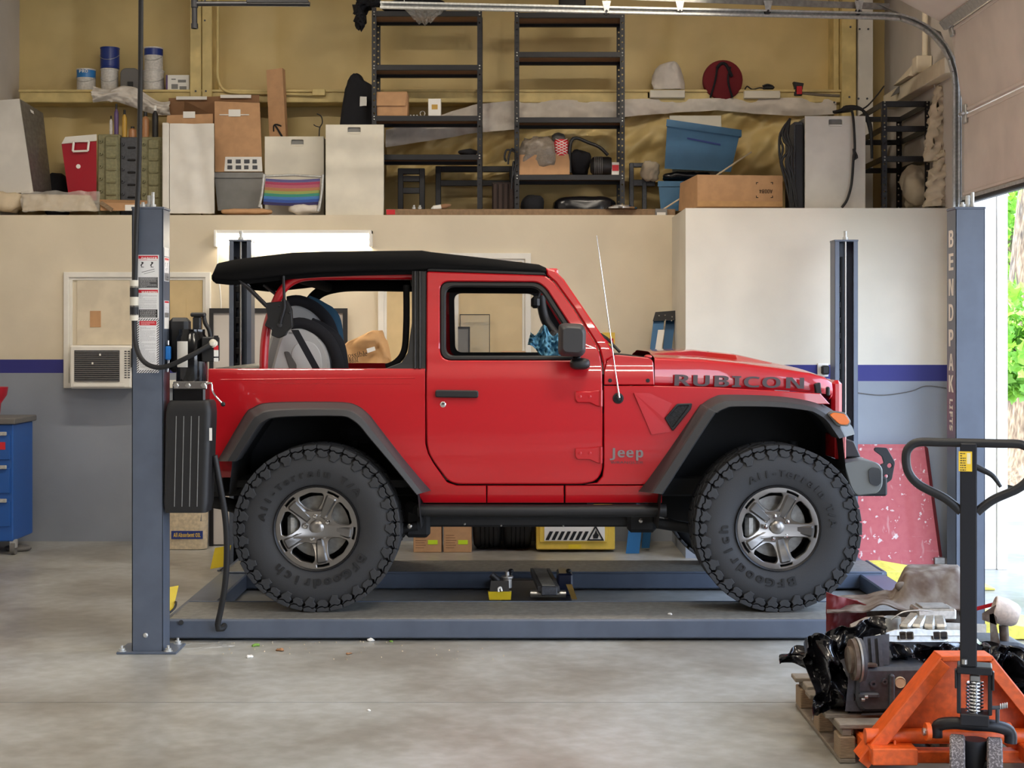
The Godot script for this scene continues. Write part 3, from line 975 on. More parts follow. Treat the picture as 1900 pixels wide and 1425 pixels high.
	hd.tube(bend([P(378, 586, dp), P(381, 600, dp), P(388, 612, dp), P(391, 628, dp)], 0.01), 0.011, 8)
	part("release_handle", hd, M.black_plastic, unit)
	var cl := S()
	cl.box(P(353, 715, dp - 0.075), Vector3(0.17, 0.040, 0.012), 0.004)
	part("clamp_band", cl, M.chrome, unit)
	for q in [327, 349, 378]:
		var b := S()
		b.lathe(P(q, 715, dp - 0.08), Vector3.BACK, [[0.0145, 0.0], [0.0145, 0.006], [0.010, 0.010], [0.0, 0.010]], 6)
		b.rod(P(q, 715, dp - 0.09), P(q, 715, dp - 0.10), 0.006, 8)
		part("clamp_bolt", b, M.steel, unit)
	var tk := S()
	var rows := []
	for k in [[712, 0.0, 0.70], [742, 0.0, 0.86], [748, 0.004, 0.95], [765, 0.008, 1.0], [930, 0.014, 0.97], [948, 0.012, 0.90]]:
		var row := PackedVector3Array()
		var c := P(357 - (k[0] - 742) * 0.03, k[0], dp)
		var o := rounded(rect(-0.114, -0.095, 0.114, 0.095), [0.02, 0.035, 0.035, 0.02], 4)
		for p in o: row.append(c + Vector3(p.x * k[2], 0, -p.y * k[2]))
		rows.append(row)
	tk.grid(rows.slice(1), true, true)
	var bot: PackedVector3Array = rows[-1]
	var top: PackedVector3Array = rows[1]
	for j in range(1, bot.size() - 1):
		tk.tri(bot[0], bot[j], bot[j + 1])
		tk.tri(top[0], top[j + 1], top[j])
	part("oil_tank", tk, M.black_plastic, unit)
	for k in 4:
		var rb := S()
		rb.tube([P(327 + k * 14.0, 772, dp - 0.096), P(323.5 + k * 14.0, 940, dp - 0.093)], 0.0022, 6)
		part("tank_rib", rb, M.grey_tote, unit)
	part("tank_label", span(X(391, dp - 0.06), X(396, dp - 0.06), Y(815, dp), Y(792, dp), dp - 0.097, dp - 0.094), M.paper, unit)
	var lv := S()
	lv.tube(bend([P(381, 713, dp - 0.08), P(392, 711, dp - 0.08), P(394, 724, dp - 0.08), P(400, 735, dp - 0.08), P(412, 748, dp - 0.08)], 0.01), 0.005, 8)
	part("lowering_lever", lv, M.chrome, unit)
	var kb := S()
	kb.blob(P(414, 750, dp - 0.08), Vector3.ONE * 0.012)
	part("lever_ball", kb, M.black_gloss, unit)
	# air fittings beside the post
	var af := S()
	af.box(P(312, 655, 7.48), Vector3(0.028, 0.07, 0.03), 0.006)
	part("air_valve", af, M.sky_blue, unit)
	var af2 := S()
	af2.rod(P(312, 632, 7.48), P(312, 640, 7.48), 0.010, 8)
	af2.rod(P(313, 668, 7.47), P(311, 690, 7.47), 0.009, 8)
	part("air_fitting", af2, M.chrome, unit)
	# hydraulic hose down to the runway
	var hs := S()
	hs.tube(bend([P(398, 845, 7.50), P(408, 900, 7.52), P(418, 960, 7.56), P(421, 1020, 7.60), P(418, 1080, 7.63), P(410, 1130, 7.65), P(404, 1158, 7.66), P(405, 1167, 7.67), P(413, 1166, 7.69), P(417, 1160, 7.73)], 0.03), 0.016, 10)
	part("hydraulic_hose", hs, M.black_plastic, lift)
	# power cable: down from the ceiling, along the post, looping round to the switch box
	var pc := S()
	pc.tube(bend([P(262, -160, 7.40), P(261, 100, 7.39), P(258, 300, 7.39), P(253, 420, 7.405), P(250, 540, 7.41), P(249, 600, 7.41), P(252, 640, 7.40), P(264, 668, 7.385), P(286, 681, 7.38), P(312, 679, 7.375), P(350, 662, 7.37), P(394, 638, 7.395)], 0.03), 0.0125, 10)
	part("power_cable", pc, M.black_plastic, lift)
	var bp := S()
	bp.box(Vector3(X(258, dn), Y(560, dn), -dn + 0.025), Vector3(0.048, 0.05, 0.05), 0.004)
	for q in [[527, "white_paint", 14], [541, "black_plastic", 20], [560, "white_paint", 20], [576, "black_plastic", 18], [589, "white_paint", 12]]:
		var b := S()
		b.lathe(P(249, q[1 - 1] + q[2] / 2.0, 7.405), Vector3.UP, [[0.0, 0.0], [0.0215, 0.0], [0.0215, q[2] / 370.0], [0.0, q[2] / 370.0]], 16)
		part("cable_connector", b, M[q[1]], lift)
	# stickers on the left post
	stickers(pl, dn)
	# round the feet: expansion bolts
	for b in [[226, 1207, 7.42], [312, 1209, 7.42], [330, 1192, 7.60]]:
		var s := S()
		var c := P(b[0], b[1], b[2])
		c.y = 0.012
		s.lathe(c, Vector3.UP, [[0.022, 0.0], [0.022, 0.004], [0.016, 0.004], [0.016, 0.016], [0.007, 0.017], [0.007, 0.03], [0.0, 0.03]], 8)
		part("anchor_bolt", s, M.galvanized, lift)

func lift_post(lift: Node3D, x0: float, x1: float, d: float, near: bool) -> MeshInstance3D:
	# a steel channel; the near ones show their closed back, the far ones their open side
	var s := S()
	var w := x1 - x0
	var dep := 0.145
	var h := 2.227
	var th := 0.007
	var c := (x0 + x1) / 2
	var back := -d if near else -d - dep
	var sg := -1.0 if near else 1.0
	s.box(Vector3(c, h / 2, back + sg * th / 2), Vector3(w, h, th), 0.002)
	for q in [-1, 1]:
		s.box(Vector3(c + q * (w / 2 - th / 2), h / 2, back + sg * dep / 2), Vector3(th, h, dep), 0.002)
		s.box(Vector3(c + q * (w / 2 - 0.015), h / 2, back + sg * (dep - th / 2)), Vector3(0.03, h, th), 0.002)
	var p := part("post", s, M.lift, lift)
	part("top_plate", span(x0 - 0.003, x1 + 0.003, h, h + 0.012, d, d + dep, 0.002), M.lift, p)
	part("base_plate", span(c - 0.15, c + 0.15, 0.0, 0.012, d - 0.03, d + dep + 0.05, 0.003), M.lift, p)
	var cz := back + sg * dep * 0.55
	var cab := S()
	cab.rod(Vector3(c, 0.05, cz + 0.035), Vector3(c, h + 0.05, cz + 0.035), 0.006 if near else 0.008, 8)
	part("lifting_cable", cab, M.steel, p)
	var nut := S()
	nut.lathe(Vector3(c, h + 0.012, cz + 0.035), Vector3.UP, [[0.02, 0.0], [0.02, 0.018], [0.012, 0.018], [0.012, 0.06], [0.0, 0.06]], 6)
	part("cable_nut", nut, M.galvanized, p)
	var lad := S()
	lad.box(Vector3(c - w * 0.10, h / 2 - 0.05, back + sg * 0.06), Vector3(0.012, h - 0.1, 0.03))
	lad.box(Vector3(c - w * 0.32, h / 2 - 0.05, back + sg * 0.06), Vector3(0.012, h - 0.1, 0.03))
	for k in 18: lad.box(Vector3(c - w * 0.21, 0.12 + k * 0.105, back + sg * 0.06), Vector3(w * 0.22, 0.045, 0.03), 0.004)
	part("safety_ladder", lad, M.black_steel, p)
	if near:
		var b := S()
		b.lathe(Vector3(c - 0.01, 0.09, -d), Vector3.BACK, [[0.013, 0.0], [0.013, 0.004], [0.008, 0.009], [0.0, 0.009]], 8)
		part("bolt", b, M.galvanized, p)
		var b2 := S()
		for q in [-0.03, 0.02]:
			b2.lathe(Vector3(c + q, h + 0.012, -d - 0.03), Vector3.UP, [[0.016, 0.0], [0.016, 0.014], [0.009, 0.014], [0.009, 0.055 + q], [0.0, 0.055 + q]], 6)
		part("top_bolts", b2, M.galvanized, p)
	return p

func print_tex(w: int, h: int, paint: Callable) -> ImageTexture:
	var im := Image.create(w, h, false, Image.FORMAT_RGB8)
	paint.call(im)
	return ImageTexture.create_from_image(im)
func print_mat(tex: Texture2D, rough := 0.45) -> StandardMaterial3D:
	var m := StandardMaterial3D.new()
	m.albedo_texture = tex
	m.roughness = rough
	return m
func line_rows(im: Image, x0: int, y0: int, x1: int, y1: int, step: int, c: Color, rng: RandomNumberGenerator) -> void:
	# rows of print too small to read
	var y := y0
	while y < y1:
		var x := x0
		while x < x1 - 2:
			var l := rng.randi_range(3, 9)
			im.fill_rect(Rect2i(x, y, mini(l, x1 - x), maxi(1, step / 2)), c)
			x += l + 2
			if rng.randf() < 0.04: break
		y += step
func decal(called: String, parent: Node, m: Material, a: Vector3, b: Vector3, c: Vector3, d: Vector3, thick := 0.0012) -> void:
	# a thin printed sticker; a lower left, b lower right, c upper right, d upper left of its face
	var n := (b - a).cross(d - a).normalized() * thick
	var s := S()
	s.quad_uv(a + n, b + n, c + n, d + n)
	s.quad(a, b, b + n, a + n); s.quad(b, c, c + n, b + n); s.quad(c, d, d + n, c + n); s.quad(d, a, a + n, d + n)
	part(called, s, m, parent)

func stickers(post: Node, d: float) -> void:
	var rng := RandomNumberGenerator.new()
	rng.seed = 4
	var red := C(204, 32, 48)
	var ink := C(40, 40, 44)
	var t1 := print_tex(120, 250, func(im: Image):
		im.fill(C(232, 232, 232))
		im.fill_rect(Rect2i(6, 6, 108, 22), red)
		line_rows(im, 12, 34, 108, 42, 4, red, rng)
		for q in [26, 80]: # two warning figures
			for y in 34: im.fill_rect(Rect2i(q - 5 + int(4 * sin(y * 0.2)), 52 + y, 11 - y / 5, 1), ink)
			im.fill_rect(Rect2i(q - 6, 88, 16, 4), ink)
		for x in 70: im.fill_rect(Rect2i(24 + x, 126 - x / 3, 2, 3), ink)
		for x in 60: im.fill_rect(Rect2i(36 + x, 138 - x / 3, 2, 2), ink)
		im.fill_rect(Rect2i(6, 164, 108, 22), C(96, 96, 98))
		im.fill_rect(Rect2i(6, 186, 108, 58), C(72, 72, 74))
		line_rows(im, 12, 168, 108, 240, 7, C(190, 190, 190), rng))
	var t2 := print_tex(120, 210, func(im: Image):
		im.fill(C(232, 232, 232))
		im.fill_rect(Rect2i(6, 6, 108, 22), red)
		line_rows(im, 12, 36, 108, 138, 5, C(170, 170, 172), rng)
		im.fill_rect(Rect2i(8, 146, 104, 58), C(30, 30, 32))
		line_rows(im, 14, 152, 106, 198, 9, C(210, 210, 210), rng))
	var t3 := print_tex(120, 320, func(im: Image):
		im.fill(C(236, 236, 236))
		for y in 320:
			for x in 120:
				var edge: bool = x < 12 or x > 107 or y < 12 or y > 302
				if edge and (x + y) % 14 < 6: im.set_pixel(x, y, ink)
		im.fill_rect(Rect2i(14, 14, 92, 26), red)
		line_rows(im, 22, 20, 98, 34, 6, C(240, 200, 200), rng)
		line_rows(im, 18, 50, 102, 290, 5, C(176, 176, 178), rng))
	for q in [[255, 473, 295, 536, t1], [255, 536, 295, 591, t2], [254, 591, 295, 692, t3]]:
		decal("warning_sticker", post, print_mat(q[4]), P(q[0], q[3], d), P(q[2], q[3], d), P(q[2], q[1], d), P(q[0], q[1], d))
	words("lettering", "DANGER", P(277, 479, d - 0.0015), 0.011, 0.0008, M.paper, post, Basis(), true, "Droid Sans", 0.078)
	words("lettering", "WARNING", P(277, 542, d - 0.0015), 0.010, 0.0008, M.paper, post, Basis(), true, "Droid Sans", 0.078)
	var xs := X(303, d)
	for q in [[460, 476, "paper"], [478, 522, "t1"], [558, 590, "t2"], [590, 610, "paper"]]:
		var m: Material = M.paper if q[2] == "paper" else print_mat(t1 if q[2] == "t1" else t2)
		var dd := d + 0.07
		decal("side_sticker", post, m, Vector3(xs, Y(q[1], dd), -d - 0.02), Vector3(xs, Y(q[1], dd), -d - 0.12), Vector3(xs, Y(q[0], dd), -d - 0.12), Vector3(xs, Y(q[0], dd), -d - 0.02))

const D_MID := 8.83       # the car's centre line
const CAR_PROFILE := [[0.55, 8.095], [0.68, 8.080], [0.745, 8.058], [0.80, 8.040], [0.95, 8.024], [1.12, 8.018], [1.28, 8.024], [1.38, 8.038], [1.44, 8.056], [1.55, 8.082], [1.75, 8.130], [1.95, 8.178], [2.10, 8.22]]
func side_d(y: float) -> float:
	var t := CAR_PROFILE
	if y <= t[0][0]: return t[0][1]
	for i in t.size() - 1:
		if y <= t[i + 1][0]:
			var f: float = (y - t[i][0]) / (t[i + 1][0] - t[i][0])
			return cubic_interpolate(t[i][1], t[i + 1][1], t[maxi(i - 1, 0)][1], t[mini(i + 2, t.size() - 1)][1], f)
	return t[-1][1]
func J(px: float, py: float, off := 0.0) -> Vector2:
	var d := 8.05
	for k in 4: d = side_d(Y(py, d)) + off
	return Q(px, py, d)
func JL(list: Array, off := 0.0) -> PackedVector2Array:
	var o := PackedVector2Array()
	for i in range(0, list.size(), 2): o.append(J(list[i], list[i + 1], off))
	return o
func J3(px: float, py: float, off := 0.0) -> Vector3:
	var q := J(px, py, off)
	return Vector3(q.x, q.y, -side_d(q.y) - off)
func mirror(s: Shape) -> Shape:
	# the same on the car's far side
	var o := S()
	for i in range(0, s.v.size(), 3):
		for k in [0, 2, 1]:
			var p := s.v[i + k]
			var n := s.n[i + k]
			o.v.append(Vector3(p.x, p.y, -2.0 * D_MID - p.z))
			o.n.append(Vector3(n.x, n.y, -n.z))
			o.t.append(Vector2.ZERO)
	return o
func skin(outline: PackedVector2Array, holes := [], out := 0.0, thick := 0.03, bevel := 0.004) -> Shape:
	# a body panel that follows the curve of the car's side
	var s := S()
	s.panel(outline, holes, func(p: Vector2): return -side_d(p.y), out, out - thick, bevel, 0.035)
	return s

func build_car() -> void:
	var red := StandardMaterial3D.new()
	red.albedo_color = C(190, 4, 22)
	red.roughness = 0.38
	red.clearcoat_enabled = true
	red.clearcoat = 1.0
	red.clearcoat_roughness = 0.03
	M.car_red = red
	M.flare = mat(C(58, 58, 60), 0.55, 0.0, "fine", 4.0)
	M.soft_top = mat(C(15, 15, 16), 0.9, 0.0, "fine", 6.0)
	M.soft_top.metallic_specular = 0.25
	M.trim_black = mat(C(24, 24, 26), 0.55)
	M.rim_face = mat(C(150, 146, 142), 0.30, 0.9)
	M.rim_dark = mat(C(122, 120, 118), 0.3, 0.85)
	M.barrel = mat(C(40, 40, 42), 0.4, 0.6)
	M.amber = mat(C(232, 112, 10), 0.2)
	M.decal_grey = mat(C(74, 62, 64), 0.5)
	M.badge = mat(C(150, 140, 138), 0.35, 0.6)
	M.bumper = mat(C(112, 114, 112), 0.4, 0.2)
	M.under = mat(C(20, 21, 24), 0.7)
	var car := thing("offroad_car", Vector3(0.25, Y_RUN, -D_MID), "red two-door off-road car with black soft top standing on the lift", "car")
	# ---- door
	var door_o := rounded(JL([792, 504, 1011, 511, 1028, 524, 1064, 573, 1110, 645, 1117, 675, 1117.5, 870, 1112, 884, 1103, 893, 1080, 898, 848, 898, 831, 892, 806, 858, 796, 841, 792, 822]), [0.012, 0.02, 0.03, 0.0, 0.05, 0.05, 0.03, 0.02, 0.02, 0.03, 0.03, 0.03, 0.02, 0.02, 0.02], 3)
	var win := rounded(JL([816, 522, 998, 523, 1014, 535, 1074, 628, 1080, 650, 1072, 669, 816, 669]), [0.055, 0.03, 0.03, 0.03, 0.03, 0.03, 0.065], 6)
	var ds := skin(door_o, [win], 0.004, 0.05, 0.006)
	var door := part("door", ds, M.car_red, car)
	part("door", mirror(ds), M.car_red, car)
	var seal_in := rounded(JL([827, 532, 992, 533, 1006, 543, 1062, 630, 1068, 648, 1062, 660, 827, 660]), [0.05, 0.03, 0.03, 0.03, 0.03, 0.02, 0.05], 6)
	var seal := S()
	seal.panel(win, [seal_in], func(p: Vector2): return -side_d(p.y), -0.006, -0.06, 0.008, 0.03)
	part("window_seal", seal, M.trim_black, door)
	part("window_seal", mirror(seal), M.trim_black, car)
	# far-side window pane, rolled up
	var gl := S()
	gl.panel(win, [], func(p: Vector2): return -side_d(p.y), -0.03, -0.034, 0.0, 0.05)
	part("window_pane", mirror(gl), M.glass, car)
	# door liners: close the door cavity towards the cabin
	var liner := skin(JL([800, 668, 1110, 668, 1110, 880, 860, 890, 800, 820]), [], -0.06, 0.05, 0.01)
	part("door_liner", liner, M.trim_black, door)
	# handle, lock, hinges
	var hb := S()
	hb.panel(rounded(JL([808, 723, 888, 724, 888, 738, 808, 737]), 0.014, 4), [], func(p: Vector2): return -side_d(p.y), 0.036, 0.022, 0.006, 0.03)
	hb.box(J3(815, 730, -0.012), Vector3(0.03, 0.034, 0.03), 0.006)
	hb.box(J3(882, 731, -0.012), Vector3(0.022, 0.03, 0.03), 0.006)
	part("door_handle", hb, M.black_plastic, door)
	var lk := S()
	lk.lathe(J3(822, 750.5, -0.004), Vector3.BACK, [[0.016, 0.0], [0.016, 0.002], [0.011, 0.004], [0.0, 0.0045]], 18)
	part("door_lock", lk, M.chrome, door)
	for y in [726, 831]:
		var hi := S()
		hi.panel(rounded(JL([1067, y, 1096, y, 1106, y - 2, 1117, y - 2, 1117, y + 28, 1108, y + 28, 1094, y + 21, 1071, y + 21, 1067, y + 16]), 0.006, 3), [], func(p: Vector2): return -side_d(p.y), 0.018, 0.0, 0.005, 0.04)
		hi.rod(J3(1115, y + 28, -0.016), J3(1115, y - 2, -0.016), 0.010, 10)
		var h := part("door_hinge", hi, M.car_red, door)
		for q in [1076, 1094]:
			var b := S()
			b.lathe(J3(q, y + 10, -0.018), Vector3.BACK, [[0.0095, 0.0], [0.0095, 0.003], [0.006, 0.004], [0.0, 0.004]], 10)
			part("hinge_bolt", b, M.car_red, h)
	# ---- tub side behind the door, and the sill panels under it
	var tub_o := rounded(JL([386, 684, 789, 684, 789, 824, 794, 842, 804, 860, 829, 895, 847, 901, 902, 901, 902, 933, 785, 933, 755, 880, 700, 790, 668, 762, 640, 756, 520, 756, 470, 778, 440, 845, 434, 886, 400, 886, 390, 820, 386, 740]), [0.01, 0.0, 0, 0, 0, 0, 0, 0, 0, 0, 0, 0, 0, 0, 0, 0, 0, 0, 0, 0], 3)
	var tub := skin(tub_o, [], 0.0, 0.03, 0.004)
	var tp := part("body_side", tub, M.car_red, car)
	part("body_side", mirror(tub), M.car_red, car)
	# pressed lines along the tub
	for q in [[410, 705, 770, 701, 0.006], [480, 711, 762, 712, 0.004]]:
		var ln := S()
		ln.tube([J3(q[0], q[1], 0.001), J3((q[0] + q[2]) / 2.0, (q[1] + q[3]) / 2.0, 0.001), J3(q[2], q[3], 0.001)], q[4] * 0.7, 8)
		part("pressed_line", ln, M.car_red, tp)
	for q in [[904, 1046], [1049, 1228]]:
		var rk := skin(JL([q[0], 901, q[1], 901, q[1], 933, q[0], 933]), [], 0.0, 0.03, 0.004)
		part("sill_panel", rk, M.car_red, car)
		part("sill_panel", mirror(rk), M.car_red, car)
	# ---- cowl side and front fender side
	var fe := skin(rounded(JL([1120.5, 716, 1216, 716, 1330, 719, 1522, 730, 1540, 750, 1340, 750, 1300, 775, 1216, 899, 1085, 899, 1108, 896, 1118, 884, 1120.5, 866]), 0.0, 1), [], 0.0, 0.03, 0.004)
	var fp := part("fender_side", fe, M.car_red, car)
	part("fender_side", mirror(fe), M.car_red, car)
	# the sculpted facet before the vent
	var fc := S()
	var pts := [J3(1176, 729, -0.0158), J3(1205, 729, -0.0096), J3(1247, 749, -0.0010), J3(1232, 776, -0.0042), J3(1246, 801, -0.0012), J3(1209, 806, -0.0090)]
	for k in 4: fc.tri(pts[0], pts[5 - k], pts[4 - k])
	fc.tri(pts[0], J3(1209, 806, 0.004), pts[5]); fc.tri(pts[0], J3(1175, 729, 0.004), J3(1209, 806, 0.004)); fc.tri(pts[5], J3(1209, 806, 0.004), pts[4])
	part("fender_facet", fc, M.car_red, fp)
	var vent_o := rounded(JL([1233, 776, 1256, 749, 1284, 748, 1282, 758, 1248, 800]), 0.008, 3)
	var vent_i := rounded(JL([1238, 775, 1258, 753, 1278, 752, 1247, 793]), 0.006, 3)
	var vf := S()
	vf.panel(vent_o, [vent_i], func(p: Vector2): return -side_d(p.y), 0.014, 0.0, 0.003, 0.04)
	var vent := part("fender_vent", vf, M.trim_black, fp)
	var vb := S()
	vb.panel(vent_i, [], func(p: Vector2): return -side_d(p.y), 0.003, 0.0, 0.0, 0.04)
	part("vent_back", vb, M.trim_black, vent)
	var vm := S()
	for k in 22:
		var row := k / 4
		var c := J3(1243 + (k % 4) * 8.2 + (row % 2) * 4.0, 756 + row * 7.0, -0.006)
		if Geometry2D.is_point_in_polygon(Vector2(c.x, c.y), vent_i):
			var ring := []
			for j in 6: ring.append(c + Vector3(cos(TAU * j / 6) * 0.011, sin(TAU * j / 6) * 0.0085, 0))
			vm.tube(ring, 0.0016, 4, false, true)
	part("vent_mesh", vm, M.flare, vent)
	# cowl panel between windscreen and hood
	var cw := skin(rounded(JL([1121, 690, 1127, 668, 1140, 658, 1204, 664, 1212, 670, 1214, 714, 1121, 714]), [0.0, 0.01, 0.02, 0.01, 0.02, 0.0, 0.0], 3), [], 0.0, 0.03, 0.004)
	var cwp := part("cowl_side", cw, M.car_red, car)
	part("cowl_side", mirror(cw), M.car_red, car)
	for q in [1132, 1202]:
		var b := S()
		b.lathe(J3(q, 706, -0.001), Vector3.BACK, [[0.011, 0.0], [0.011, 0.003], [0.007, 0.004], [0.007, 0.002], [0.0, 0.002]], 14)
		part("body_bolt", b, M.trim_black, cwp)
	var ctop := S()
	ctop.sheet(func(u: float, v: float): return Vector3(lerpf(X(1136, 8.1), X(1208, 8.1), u), lerpf(1.492, 1.470, u), lerpf(-8.07, -2 * D_MID + 8.07, v)), 4, 8, 0.03)
	part("cowl_top", ctop, M.trim_black, car)
	var wip := S()
	for q in [[8.3, 8.75], [8.85, 9.3]]:
		wip.tube([Vector3(X(1150, 8.3), 1.50, -q[0]), Vector3(X(1128, 8.3), 1.575, -q[0] - 0.06), Vector3(X(1124, 8.3), 1.60, -q[1])], 0.008, 6)
	part("wiper", wip, M.trim_black, car)
	# ---- hood: lofted from the rear edge to the nose
	var st := [[1215, 664, 715, 8.085], [1300, 667, 717.5, 8.115], [1380, 675, 721, 8.145], [1450, 684, 724.5, 8.18], [1505, 693, 728, 8.21], [1532, 700, 731, 8.23], [1545, 709, 735, 8.25]]
	var rows := []
	for k in st:
		var d: float = k[3]
		var x := X(k[0], d)
		var yc := Y(k[1], d)
		var yl := Y(k[2], d)
		var half := D_MID - d
		var row := PackedVector3Array()
		var crown: float = 0.022 if k[0] < 1532 else 0.010
		var bul: float = 0.030 * clampf((1470.0 - k[0]) / 60.0, 0.0, 1.0) * clampf((k[0] - 1200.0) / 60.0, 0.3, 1.0)
		var cross := [[0.010, yl], [0.0, yl + 0.02], [0.004, lerpf(yl, yc, 0.55)], [0.014, yc - 0.014], [0.024, yc - 0.005], [0.045, yc + 0.002], [0.16, yc + crown * 0.6], [0.24, yc + crown * 0.75], [0.29, yc + crown * 0.8 + bul * 0.85], [0.40, yc + crown + bul], [half, yc + crown + bul]]
		for c in cross: row.append(Vector3(x, c[1], -d - c[0]))
		for i in range(cross.size() - 2, -1, -1): row.append(Vector3(x, cross[i][1], -2 * D_MID + d + cross[i][0]))
		rows.append(row)
	var ho := S()
	ho.grid(rows, false, true)
	var nose := PackedVector3Array()
	for p in rows[-1]: nose.append(Vector3(p.x - 0.02, minf(p.y, Y(735, 8.25)) - 0.02, p.z))
	ho.grid([rows[-1], nose], false, true)
	var hood := part("hood", ho, M.car_red, car)
	words("lettering", "RUBICON", Vector3(X(1372, 8.14), Y(708, 8.14), -8.131), 0.060, 0.002, M.decal_grey, hood, Basis(Vector3.UP, 0.142) * Basis(Vector3.BACK, -0.028), true, "Droid Sans", 0.735)
	for k in 2:
		var hv := S()
		hv.box(Vector3(X(1296, 8.6), 1.483, -8.55 - k * 0.56), Vector3(0.14, 0.022, 0.17), 0.008)
		for j in 3: hv.box(Vector3(X(1280 + j * 14, 8.6), 1.496, -8.55 - k * 0.56), Vector3(0.018, 0.012, 0.15), 0.004)
		part("hood_vent", hv, M.trim_black, hood)
	var la := S()
	la.panel(rounded(JL([1521, 714, 1533, 711, 1536, 738, 1526, 740]), 0.01, 3), [], func(_p): return -8.20, 0.03, 0.0, 0.005)
	la.box(P(1536, 726, 8.17), Vector3(0.02, 0.05, 0.03), 0.006)
	part("hood_latch", la, M.trim_black, hood)
	var hh := S()
	hh.blob(Vector3(X(1203, 8.08), Y(662, 8.08), -8.10), Vector3(0.022, 0.012, 0.03))
	part("hood_hinge", hh, M.car_red, hood)
	# ---- windscreen frame
	var ap := skin(JL([1013, 497, 1030, 502, 1046, 518, 1136, 650, 1141, 660, 1126, 668, 1120, 690, 1119, 674, 1112, 645, 1066, 572, 1031, 524, 1015, 510]), [], 0.002, 0.07, 0.008)
	var ws := part("windscreen_frame", ap, M.car_red, car)
	part("far_pillar", mirror(ap), M.car_red, ws)
	var he := S()
	he.bar(J3(1026, 506, 0.03), J3(1026, 506, 0.03) * Vector3(1, 1, 0) + Vector3(0, 0, -2 * D_MID + 8.2), 0.06, 0.05, 0.01)
	part("header_bar", he, M.car_red, ws)
	var pg := S()
	var g0 := J3(1036, 512, 0.05)
	var g1 := J3(1128, 652, 0.05)
	pg.quad(g1, Vector3(g1.x, g1.y, -2 * D_MID - g1.z), Vector3(g0.x, g0.y, -2 * D_MID - g0.z), g0)
	part("windscreen", pg, M.glass, ws)
	var trim := skin(JL([1003, 513, 1016, 515, 1062, 577, 1106, 648, 1098, 652, 1050, 584]), [], -0.06, 0.05, 0.004)
	part("pillar_trim", trim, M.trim_black, ws)
	# thick black trim and grab handle on the far pillar
	var gh := S()
	gh.tube(bend([P(1003, 548, 9.30), P(1006, 572, 9.30), P(1013, 596, 9.30), P(1030, 620, 9.28), P(1046, 640, 9.26)], 0.03), 0.030, 8)
	gh.tube(bend([P(1022, 552, 9.40), P(1044, 585, 9.40), P(1072, 628, 9.38)], 0.05), 0.032, 8)
	part("grab_handle", gh, M.black_plastic, ws)
	# ---- soft top
	var rs := [[394, 508, 514, 0.03], [401, 488, 519, 0.02], [430, 482, 522, 0.01], [470, 477, 519, 0.0], [540, 469, 511, 0.0], [600, 467, 507, 0.0], [680, 466, 504, 0.0], [782, 465, 502, 0.0], [800, 468, 500, 0.0], [900, 479, 503, 0.0], [1000, 491, 507, 0.0], [1013, 497, 508, 0.0]]
	var rr := []
	for k in rs:
		var d := 8.16
		var x := X(k[0], d + 0.05)
		var yt := Y(k[1], d + 0.06)
		var yb := Y(k[2], d)
		var row := PackedVector3Array()
		var inn: float = k[3]
		var cr := [[0.03 + inn, yb], [0.0 + inn, yb + 0.01], [0.012 + inn, lerpf(yb, yt, 0.6)], [0.05 + inn, yt - 0.006], [0.10 + inn, yt + 0.003], [0.30 + inn, yt + 0.012], [D_MID - d, yt + 0.018]]
		for c in cr: row.append(Vector3(x, c[1], -d - c[0]))
		for i in range(cr.size() - 2, -1, -1): row.append(Vector3(x, cr[i][1], -2 * D_MID + d + cr[i][0]))
		rr.append(row)
	var tops := S()
	tops.grid(rr, false, true)
	var under := []
	for row in rr:
		var r2 := PackedVector3Array()
		for p in row: r2.append(Vector3(p.x, minf(p.y - 0.02, row[0].y + 0.02 + (p.y - row[0].y) * 0.45), clampf(p.z, -2 * D_MID + 8.19, -8.19)))
		under.append(r2)
	tops.grid(under, false, false)
	for e in [0, rr.size() - 1]:
		tops.grid([rr[e], under[e]], false, e == 0)
	var top := part("soft_top", tops, M.soft_top, car)
	var rail := skin(JL([794, 498, 800, 495, 1010, 501, 1013, 511, 792, 503]), [], 0.008, 0.05, 0.005)
	part("door_rail", rail, M.trim_black, top)
	part("door_rail", mirror(rail), M.trim_black, top)
	# black surround behind the door: two ribs and a curved window edge
	var bs := skin(JL([764, 502, 791, 502, 790, 690, 700, 690, 714, 684, 745, 672, 756, 655, 764, 600]), [], -0.004, 0.05, 0.004)
	var bp := part("door_surround", bs, M.trim_black, car)
	part("door_surround", mirror(bs), M.trim_black, car)
	for q in [770, 779]:
		var rb := S()
		rb.tube([J3(q, 504, -0.004), J3(q, 600, -0.004), J3(q, 684, -0.004)], 0.008, 8)
		part("rib", rb, M.black_plastic, bp)
	var fold := S()
	fold.tube(bend([J3(754, 530, 0.05), J3(754, 600, 0.05), J3(750, 650, 0.05), J3(735, 672, 0.05), J3(716, 681, 0.05)], 0.03), 0.018, 8)
	part("fabric_roll", fold, M.soft_top, bp)
	# ---- roll bars: near one red, far one wrapped in black
	for far in [false, true]:
		var d := 8.26 if not far else 9.40
		var rb := S()
		var o := [P(489, 690, d), P(491, 640, d), P(497, 600, d), P(512, 560, d), P(528, 533, d), P(552, 517, d), P(590, 512, d), P(700, 511, d), P(770, 511, d)]
		if far: o = [P(545, 690, d), P(552, 620, d), P(566, 578, d), P(590, 545, d), P(630, 532, d), P(690, 530, d), P(760, 531, d), P(1000, 534, d)]
		rb.tube(bend(o, 0.03), 0.025 if not far else 0.036, 12)
		part("roll_bar", rb, M.car_red if not far else M.soft_top, car, "red roll bar" if not far else "black padded roll bar")
	var cross := S()
